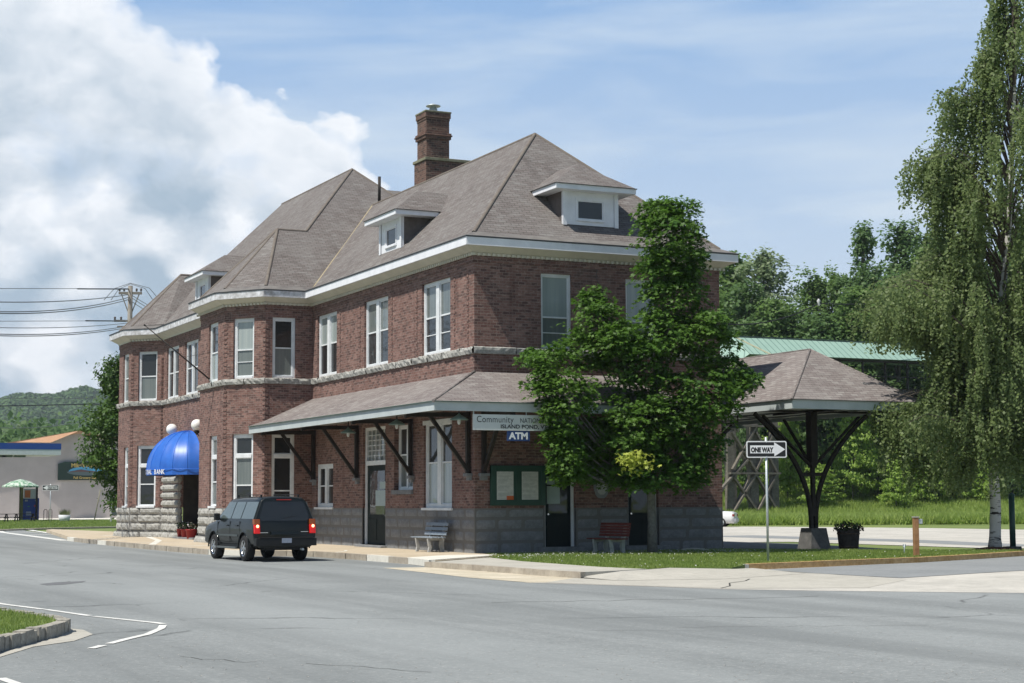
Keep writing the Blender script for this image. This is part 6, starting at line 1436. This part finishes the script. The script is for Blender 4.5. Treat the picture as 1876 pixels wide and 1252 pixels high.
env_y = [-70, 20, 60, 120, 165, 235, 290, 340, 430, 490, 530, 570, 600, 680, 705, 735, 800, 860, 905]; env_r = [14, 50, 70, 85, 135, 160, 200, 185, 150, 185, 240, 225, 150, 135, 150, 205, 210, 170, 110]
mbr = MB(); LQ = []
TIPS = [(1835, 25), (1800, 60), (1772, 108), (1790, 130), (1712, 168), (1728, 190), (1760, 175), (1655, 288), (1668, 300), (1690, 285), (1680, 335), (1720, 330), (1700, 400), (1725, 440), (1690, 470), (1598, 545), (1612, 528), (1634, 505), (1625, 560), (1655, 530), (1668, 575), (1690, 545), (1715, 560), (1700, 620), (1618, 742), (1632, 730), (1650, 745), (1668, 722), (1690, 740), (1712, 728), (1740, 745), (1640, 780), (1670, 790), (1765, 600), (1760, 700), (1790, 760),
        (1795, 690), (1852, 705), (1812, 770), (1840, 640), (1800, 615), (1830, 725), (1790, 760), (1850, 780), (1820, 670), (1815, 560), (1845, 520),
        (1880, 300), (1900, 500), (1895, 740), (1870, 600), (1920, 620), (1940, 760), (1880, 800), (1850, 760)]
TIPS = [(x+rg.normal()*9, y+rg.normal()*8) for x, y in TIPS for _ in range(3)]
for k in range(150+len(TIPS)):
    tipspec = TIPS[k-150] if k >= 150 else None
    py = -60+ (905+60)*((k+.5)/150)**.92 if tipspec is None else tipspec[1]; er = np.interp(py, env_y, env_r)*kp*.85
    az_ = rg.uniform(0, 2*math.pi) if k % 3 else rg.choice([math.pi*1., math.pi*1., 0])+rg.normal()*.35
    rad = er*rg.uniform(.55, 1.0) if k % 3 else er*rg.uniform(.85, 1.)
    if tipspec is not None: az_ = (math.pi if tipspec[0] < 1823 else 0)+rg.normal()*.3; rad = abs(tipspec[0]-1828)*kp/max(.75, abs(math.cos(az_)))
    if tipspec is not None and abs(tipspec[0]-1823) < 42 and py > 480: az_ = -math.pi/2+(tipspec[0]-1823)*.018; rad = rg.uniform(1.0, 2.4)
    base_z = bpt(1823, min(py+ rg.uniform(60, 170), 800))[2]
    jx = np.interp(base_z, [p[2] for p in tr1], [p[0] for p in tr1]); jy = np.interp(base_z, [p[2] for p in tr1], [p[1] for p in tr1])
    tipz = bpt(1823, py)[2]
    d = CR*math.cos(az_)+V(CF[0], CF[1], 0)*math.sin(az_); d[2] = 0; d /= np.linalg.norm(d)
    st_ = V(jx, jy, base_z); pts = [st_]
    top_z = max(tipz+rg.uniform(.1, .7), base_z*.4+tipz*.6) if tipspec is None else tipz+.25
    end = V(jx, jy, 0)+d*rad; 
    for s in (.25, .5, .75, 1.):
        z = base_z+(top_z-base_z)*(1-(1-s)**2)-(.9*(s-.7)**2*10*.5 if s > .7 else 0); pts.append(V(jx+d[0]*rad*s, jy+d[1]*rad*s, z))
    mbr.tube(pts, [.045, .03, .02, .012, .005], 5)
    P = np.array(pts); nst = int(17+rad*7)
    for q in range(nst):
        s = rg.uniform(.22, 1.0)**.8*4; i = min(3, int(s)); f = s-i; a = P[i]*(1-f)+P[i+1]*f+rg.normal(size=3)*.10
        L = rg.uniform(.35, 1.5)*(1.0 if py > 200 else .75); nl = int(L/.062); tt = np.linspace(0, 1, nl)
        sway = d*rg.uniform(.05, .4)+rg.normal(size=3)*.12; sway[2] = 0
        x = a+sway*(np.sqrt(tt)[:, None])-V(0, 0, 1)*(tt*L)[:, None]+rg.normal(size=(nl, 3))*.035
        zmin = bpt(1823, 915)[2]+(.9*rg.random()**2 if True else 0)
        x = x[x[:, 2] > zmin]; LQ.append(x)
mbr.build('limbs', noisy('birch_twig', (.06, .05, .04), (.12, .10, .08), 5, .8), birch, uv=False)
C_ = np.vstack(LQ); Nn = rg.normal(size=C_.shape); Nn[:, 2] *= .5; Nn = unit(Nn+V(-.5, -.35, .45))
BLEAF = leafmat('birch_leaf', (.070, .115, .035), (.190, .250, .090), .48, .55, (.23, .285, .115))
q_ = C_+bb_-CAM; dz_ = q_@CF; ppx = 938+F_PX*(q_@CR)/dz_; ppy = 626-F_PX*(q_@CU)/dz_
kk = ~((ppx < 1690+rg.normal(size=len(ppx))*6) & (ppy > 650) & (ppy < 738) & (dz_ < Db+9)); C_ = C_[kk]; Nn = Nn[kk]   # the canopy roof stands free of the left strands
fastmesh('crown', leafquads(C_, Nn, .125, rg, .66), 4, BLEAF, birch)
mb = MB(); r6 = random.Random(4); n = 26
mb.face([(.95*math.cos(2*math.pi*i/n)*r6.uniform(.85, 1.1)*1.2, .7*math.sin(2*math.pi*i/n)*r6.uniform(.85, 1.1), .04) for i in range(n)]); mb.lathe([(.95, .0), (.7, .07), (.2, .14), (.001, .15)], (0, 0, .0), 20)
o = mb.build('mulch_ring', noisy('red_mulch', (.07, .022, .014), (.13, .045, .03), 14, .95, .1, bmp=.8)); o.location = tuple(bb_+V(0, 0, .0)); tag(o, 'mound of dark red mulch round the birch trunk', 'mulch')

# ---------- trees : generic crown meshes
def crown(seed, H, Wd, n, size, kind='round', trunk=.12, lobes=26):
    rg = np.random.default_rng(seed); pts = []
    L = []
    for k in range(lobes):
        z = rg.uniform(.16, .97); 
        prof = {'round': math.sin(math.pi*min(1, max(.0, (z-.05)/.98)))**.6, 'cone': (1.02-z)**.7*1.1, 'poplar': .95*(math.sin(math.pi*min(1, (z-.02)/1.0)))**.8*(.8+.35*math.sin(z*19)), 'dense': (1-abs(z-.42)**1.5*1.2), 'broad': (1.0-max(0, z-.5)**2*2.5)*.92}[kind]
        r_ = Wd*.5*prof*rg.uniform(.15, .82); th = rg.uniform(0, 6.28); L.append((V(r_*math.cos(th), r_*math.sin(th), z*H), Wd*rg.uniform(.15, .27)*(.5+.6*prof), H*rg.uniform(.05, .10)))
    L.append((V(0, 0, H*.95), Wd*.09, H*.06))
    per = n//len(L)
    Cc = []; Nc = []
    for c, rw, rh in L:
        ng = max(4, per//12); u = unit(rg.normal(size=(ng, 3))); rad = rg.uniform(.3, 1, ng)**.5
        g = c+u*V(rw, rw, rh)*rad[:, None]
        q = np.repeat(g, 12, axis=0)+rg.normal(size=(ng*12, 3))*V(rw, rw, rh*.7)*.20
        Cc.append(q); Nc.append(unit(np.repeat(u, 12, axis=0)*.6+V(0, 0, .9)+rg.normal(size=q.shape)*.5))
    return np.vstack(Cc), np.vstack(Nc), L
WG = [leafmat('woodland_leaf_dark', (.055, .115, .035), (.125, .205, .070), .42, .55, (.14, .23, .08)), leafmat('woodland_leaf_mid', (.080, .155, .042), (.175, .275, .080), .45, .55, (.20, .29, .10)), leafmat('poplar_leaf_grey', (.13, .19, .10), (.27, .34, .19), .45, .5, (.30, .36, .21)), leafmat('sunlit_shrub_leaf', (.15, .26, .04), (.31, .43, .09), .5, .55, (.36, .47, .12))]
def make_tree(name, seed, H, Wd, n, size, kind, m, trunk_m=BARKG, lobes=42):
    t = bpy.data.objects.new(name, None); col.objects.link(t)
    C, N, L = crown(seed, H, Wd, n, size, kind, lobes=lobes); r2 = np.random.default_rng(seed)
    fastmesh('crown', leafquads(C, N, size, r2, .7), 4, m, t)
    mb = MB(); mb.tube([(0, 0, -.5), (.1, 0, H*.3), (-.1, .1, H*.62), (0, 0, H*.93)], [H*.016, H*.012, H*.008, .04], 8)
    for c, rw, rh in L[::2]: z = max(H*.12, c[2]-H*.12); mb.tube([V(0, 0, z), (V(0, 0, z)+c)/2+V(0, 0, .2), c], [H*.005, H*.003, .03], 5)
    mb.build('trunk', trunk_m, t, uv=False); return t
protos = {}
def place(kind, px, topy, D, width_px, label, basez=None, cat='tree', grp='trees of the wood beyond the gravel lot', rz=None):
    width_px *= 1.0 if cat == 'shrub' else 1.75; top = at(px, topy, D); z0 = gz(top[0], top[1]) if basez is None else basez
    H = top[2]-z0; Wm = width_px*D/F_PX
    key = kind[0]
    if key not in protos:
        spec = dict(dark=('woodland_tree', 21, 20, 9, 11000, .42, 'round', WG[0]), mid=('woodland_tree', 22, 20, 9, 11000, .42, 'round', WG[1]), pop=('poplar_tree', 23, 22, 6, 14000, .34, 'broad', WG[2]), cone=('poplar_tree', 24, 22, 7, 14000, .36, 'broad', WG[1]), pop2=('poplar_tree', 27, 22, 6, 15000, .36, 'broad', WG[0]),
                    bush=('shrub', 25, 5, 5.5, 6000, .26, 'dense', WG[3]), bushd=('shrub', 26, 5, 5.5, 5000, .26, 'dense', WG[0]))[key]
        protos[key] = (make_tree(*spec), spec[2], spec[3]); t = protos[key][0]; first = True
    else: t = copy_tree(protos[key][0]); first = False
    _, h0, w0 = protos[key]
    t.location = (top[0], top[1], z0); t.scale = (Wm/w0, Wm/w0, H/h0); t.rotation_euler = (0, 0, rnd.uniform(0, 6.28) if rz is None else rz)
    tag(t, label, cat, grp); return t
TR = [('mid', 1335, 478, 168, 105, 'leafy tree just right of the depot roof corner, shorter than its right neighbour'), ('pop', 1398, 462, 165, 78, 'pale feathery tree left of the gap of sky'), ('dark', 1368, 535, 160, 110, 'dark tree in front of the pale feathery tree'),
      ('cone', 1492, 498, 170, 75, 'pointed light green tree right of the gap of sky'), ('cone', 1530, 492, 172, 62, 'slender pointed tree between the pointed light green tree and the tall poplar'), ('pop2', 1578, 420, 168, 62, 'tall narrow poplar rising highest left of the birch'), ('dark', 1600, 500, 165, 80, 'dark tree at the right foot of the tall poplar'),
      ('pop2', 1655, 415, 172, 80, 'tall poplar just left of the birch crown'), ('mid', 1690, 440, 176, 120, 'broad tree half behind the left side of the birch'), ('mid', 1560, 540, 158, 110, 'rounded tree under the tall narrow poplar'), ('dark', 1450, 575, 160, 100, 'low dark tree closing the gap of sky'), ('mid', 1420, 560, 158, 90, 'mid-green tree left below the gap of sky'),
      ('dark', 1640, 520, 158, 110, 'dark tree behind the left birch strands'), ('mid', 1740, 470, 170, 120, 'tree behind the middle of the birch'), ('dark', 1790, 480, 165, 120, 'dark tree behind the birch trunk'), ('mid', 1850, 450, 172, 130, 'tree behind the right side of the birch'), ('dark', 1915, 440, 168, 140, 'tree cut by the right edge behind the birch'), ('dark', 1510, 590, 156, 110, 'low dark tree above the green roof'), ('mid', 1310, 540, 165, 90, 'tree hidden behind the depot corner')]
for k, px, ty, D, wp, lb in TR: place((k,), px, ty, D, wp, lb)
for k, px, ty, D, wp, lb in [('bushd', 1345, 735, 150, 80, 'dark bush behind the trestle legs'), ('bush', 1440, 770, 149, 90, 'bush between the trestle and the dark canopy post'), ('bushd', 1500, 700, 153, 130, 'tall dark thicket behind the canopy post'), ('bush', 1560, 765, 147, 100, 'light green bush right of the canopy post'), ('bush', 1605, 750, 150, 110, 'tall light green bush behind the right curved arm'), ('bushd', 1655, 700, 154, 130, 'dark thicket left of the birch skirts'),
      ('bush', 1690, 800, 146, 100, 'bush behind the barrel planter'), ('bushd', 1740, 780, 148, 90, 'dark rounded bush above the meadow left of the birch trunk'), ('bush', 1790, 810, 147, 80, 'bush just left of the birch trunk'), ('bushd', 1850, 780, 149, 110, 'dark bush right of the birch trunk'), ('bush', 1910, 770, 150, 110, 'bush at the right edge'), ('bushd', 1575, 680, 156, 150, 'dark thicket under the green footbridge roof'), ('bushd', 1420, 690, 156, 140, 'dark thicket above the one way sign'), ('bushd', 1760, 690, 156, 150, 'dark thicket behind the lower birch crown'), ('bushd', 1860, 680, 157, 150, 'dark thicket behind the right birch crown'), ('bush', 1640, 845, 142, 70, 'low bush in the meadow right of the canopy post'), ('bush', 1500, 850, 143, 80, 'low bush behind the tie of the canopy post')]:
    place((k,), px, ty, D, wp, lb, cat='shrub', grp='shrubs below the wood')
# undergrowth, tall meadow plants : nobody could count them
rg = np.random.default_rng(8)
Q = []; 
for k in range(2600):
    px = rg.uniform(1290, 1980); D = rg.uniform(151, 166); b = at(px, 900, D); b[2] = gz(b[0], b[1]); h = rg.uniform(.5, 3.0)+(D-151)*.28*rg.uniform(.2, 1.3)+.9*math.sin(px*.045); h = max(.35, h); n = 34
    q = b+rg.normal(size=(n, 3))*V(.8, .8, 0)+V(0, 0, 1)*rg.uniform(.1, h, n)[:, None]; Q.append(q)
Q = np.vstack(Q); tag(fastmesh('undergrowth', leafquads(Q, unit(rg.normal(size=Q.shape)+V(0, -.2, .9)), .30, rg, .6), 4, leafmat('undergrowth_leaf', (.12, .21, .032), (.23, .34, .06), .5, .55, (.28, .38, .09))), 'dense green undergrowth along the foot of the wood', 'undergrowth', kind='stuff')
def blades(name, n, sampler, h, wd, m, label, cat, rg, lean=.35, hv=.5):
    B = sampler(n); n = len(B); hh = h*rg.uniform(1-hv, 1+hv, n); th = rg.uniform(0, 2*math.pi, n); w_ = np.stack([np.cos(th), np.sin(th), 0*th], 1)*wd*.5
    l_ = rg.normal(size=(n, 3))*lean*hh[:, None]; l_[:, 2] = 0; out = np.empty((n, 3, 3)); out[:, 0] = B-w_; out[:, 1] = B+w_; out[:, 2] = B+l_+V(0, 0, 1)*hh[:, None]
    return tag(fastmesh(name, out.reshape(-1, 3), 3, m), label, cat, kind='stuff')
def inpoly(P, poly):
    x, y = P[:, 0], P[:, 1]; c = np.zeros(len(P), bool); n = len(poly)
    for i in range(n):
        x1, y1 = poly[i][:2]; x2, y2 = poly[(i+1) % n][:2]
        cond = ((y1 > y) != (y2 > y)) & (x < (x2-x1)*(y-y1)/(y2-y1+1e-12)+x1); c ^= cond
    return c
def sampler(poly, z):
    P = np.array([p[:2] for p in poly]); lo_, hi_ = P.min(0), P.max(0)
    def f(n):
        q = rg.uniform(lo_, hi_, size=(int(n*1.0), 2)); q = q[inpoly(q, poly)]; return np.hstack([q, np.full((len(q), 1), z)])
    return f
LG = leafmat('lawn_blade', (.12, .185, .035), (.22, .30, .065), .4, .6, (.28, .32, .10)); MG = leafmat('meadow_blade', (.19, .30, .05), (.32, .41, .10), .45, .6, (.36, .42, .14))
blades('lawn_grass', 120000, sampler(lawn, -.062), .055, .022, LG, 'short green lawn grass in front of the depot', 'grass', rg)
blades('island_grass', 60000, sampler(isi, -.047), .055, .012, LG, 'clipped green grass on the near island', 'grass', rg)
vpoly = vgi+[tuple(p) for p in vg2]
blades('verge_grass', 60000, sampler(vpoly, -.11), .09, .05, LG, 'green verge grass before the store', 'grass', rg)
P_ = []
def meadow(n):
    px = rg.uniform(1300, 1960, n); D = 121+36*rg.random(n); dirs = CF[None]+CR[None]*((px-938)/F_PX)[:, None]; q = CAM+dirs*D[:, None]
    q[:, 2] = [gz(a, b) for a, b in q[:, :2]]; return q
blades('meadow_grass', 120000, meadow, .6, .13, MG, 'rough light green meadow grass beyond the gravel lot', 'grass', rg, .4)
# clover heads
pc = sampler(lawn, -.01)(5200); w8 = np.exp(-((pc[:, 1]+2.2)/1.6)**2)*(pc[:, 0] < 9); pc = pc[rg.random(len(pc)) < w8*.9+.04]; pc[:, 2] += rg.uniform(-.02, .02, len(pc))
tag(fastmesh('clover_flowers', leafquads(pc, unit(rg.normal(size=pc.shape)*.4+V(-.3, -.6, .6)), .032, rg, 1.), 4, plain('clover_white', (.50, .50, .46), .8)), 'scattered white clover heads in the lawn', 'clover', kind='stuff')

# ---------- tree left of the depot and the wooded hill
t = make_tree('maple_tree', 31, 10, 5.5, 20000, .24, 'dense', leafmat('left_tree_leaf', (.028, .075, .012), (.075, .145, .022), .3, .5, (.10, .18, .03)), lobes=40)
q = at(222, 935, 92); tz = at(222, 655, 92)[2]; t.location = (q[0], q[1], -.15); t.scale = (.74, .74, (tz+.15)/10*1.0); tag(t, 'dense dark green tree rising behind the left corner of the depot', 'tree')
HF = leafmat('hill_forest_leaf', (.022, .065, .018), (.080, .150, .040), .2, .8, (.10, .16, .045))
hm = MB(); 
hx = np.linspace(-420, 900, 60); hyy = np.linspace(900, 2600, 26); rgh = np.random.default_rng(3)
Dh = 1300.
def hillz(px, D):
    base = np.interp(px, [-400, -100, 0, 40, 90, 130, 200, 300, 420, 600, 900, 1300, 1700, 2300], [800, 745, 740, 735, 727, 733, 735, 738, 760, 790, 860, 880, 885, 880])
    Hh = (919-base)/F_PX*1750
    s = min(1, max(0, (D-1050)/700)); s = s*s*(3-2*s)
    return -2+Hh*s*(1+.04*math.sin(px*.05)+.03*math.sin(px*.021+D*.01))
pxs = np.linspace(-500, 2400, 90); Ds = np.linspace(1000, 1900, 22); idn = {}
for i, px in enumerate(pxs):
    for j, D in enumerate(Ds):
        b = CAM+(CF+CR*(px-938)/F_PX)*D; idn[i, j] = len(hm.v); hm.v.append((b[0], b[1], hillz(px, D)))
for i in range(len(pxs)-1):
    for j in range(len(Ds)-1): hm.f.append((idn[i, j], idn[i+1, j], idn[i+1, j+1], idn[i, j+1])); hm.m.append(0); hm.sm.append(True)
tag(hm.build('wooded_hill', noisy('hill_ground', (.02, .045, .018), (.04, .07, .03), .02, .9), uv=False), kind='structure')
ico = []
for k in range(9500):
    px = rgh.uniform(-120, 330); D = rgh.uniform(1040, 1790); b = CAM+(CF+CR*(px-938)/F_PX)*D; z = hillz(px, D); s = rgh.uniform(3.0, 6.5)
    n = 18; u = unit(rgh.normal(size=(n, 3))); u[:, 2] = abs(u[:, 2]); ico.append((V(b[0], b[1], z+s*.55)+u*s*V(1, 1, 1.15), u))
C_ = np.vstack([a for a, _ in ico]); N_ = np.vstack([b for _, b in ico])
tag(fastmesh('hill_forest', leafquads(C_, unit(N_+rgh.normal(size=N_.shape)*.35), 3.6, rgh, .9), 4, HF), 'distant forest covering the hill on the left', 'forest', kind='stuff')
# nearer dark scrub in front of the hill, behind the store
Q = []
for k in range(500):
    px = rgh.uniform(-60, 330); D = rgh.uniform(290, 330); b = at(px, 805, D); n = 30; Q.append(b+rgh.normal(size=(n, 3))*V(3, 3, 1.6)-V(0, 0, 1)*rgh.uniform(-.5, 6))
Q = np.vstack(Q); tag(fastmesh('woodland_edge', leafquads(Q, unit(rgh.normal(size=Q.shape)+V(0, -.2, .9)), 1.3, rgh, .7), 4, WG[0]), 'dark band of woodland behind the store roof', 'woodland', kind='stuff')

# ---------- summer air
if True:
    mb = MB(); mb.box(-900, 2100, -120, 2150, -3.5, 190); hz_ = mb.build('haze', plain('x', (1, 1, 1)), uv=False)
    hmn = bpy.data.materials.new('haze_air'); hmn.use_nodes = True; t9 = NT(hmn.node_tree); t9.n.clear()
    pvn = t9.node('ShaderNodeVolumePrincipled'); pvn.inputs['Color'].default_value = (.80, .88, 1, 1); pvn.inputs['Density'].default_value = .00013; pvn.inputs['Anisotropy'].default_value = .2
    t9.l.new(pvn.outputs[0], t9.node('ShaderNodeOutputMaterial').inputs['Volume']); hz_.data.materials.clear(); hz_.data.materials.append(hmn); tag(hz_, 'pale summer haze in the air', 'haze', kind='stuff')
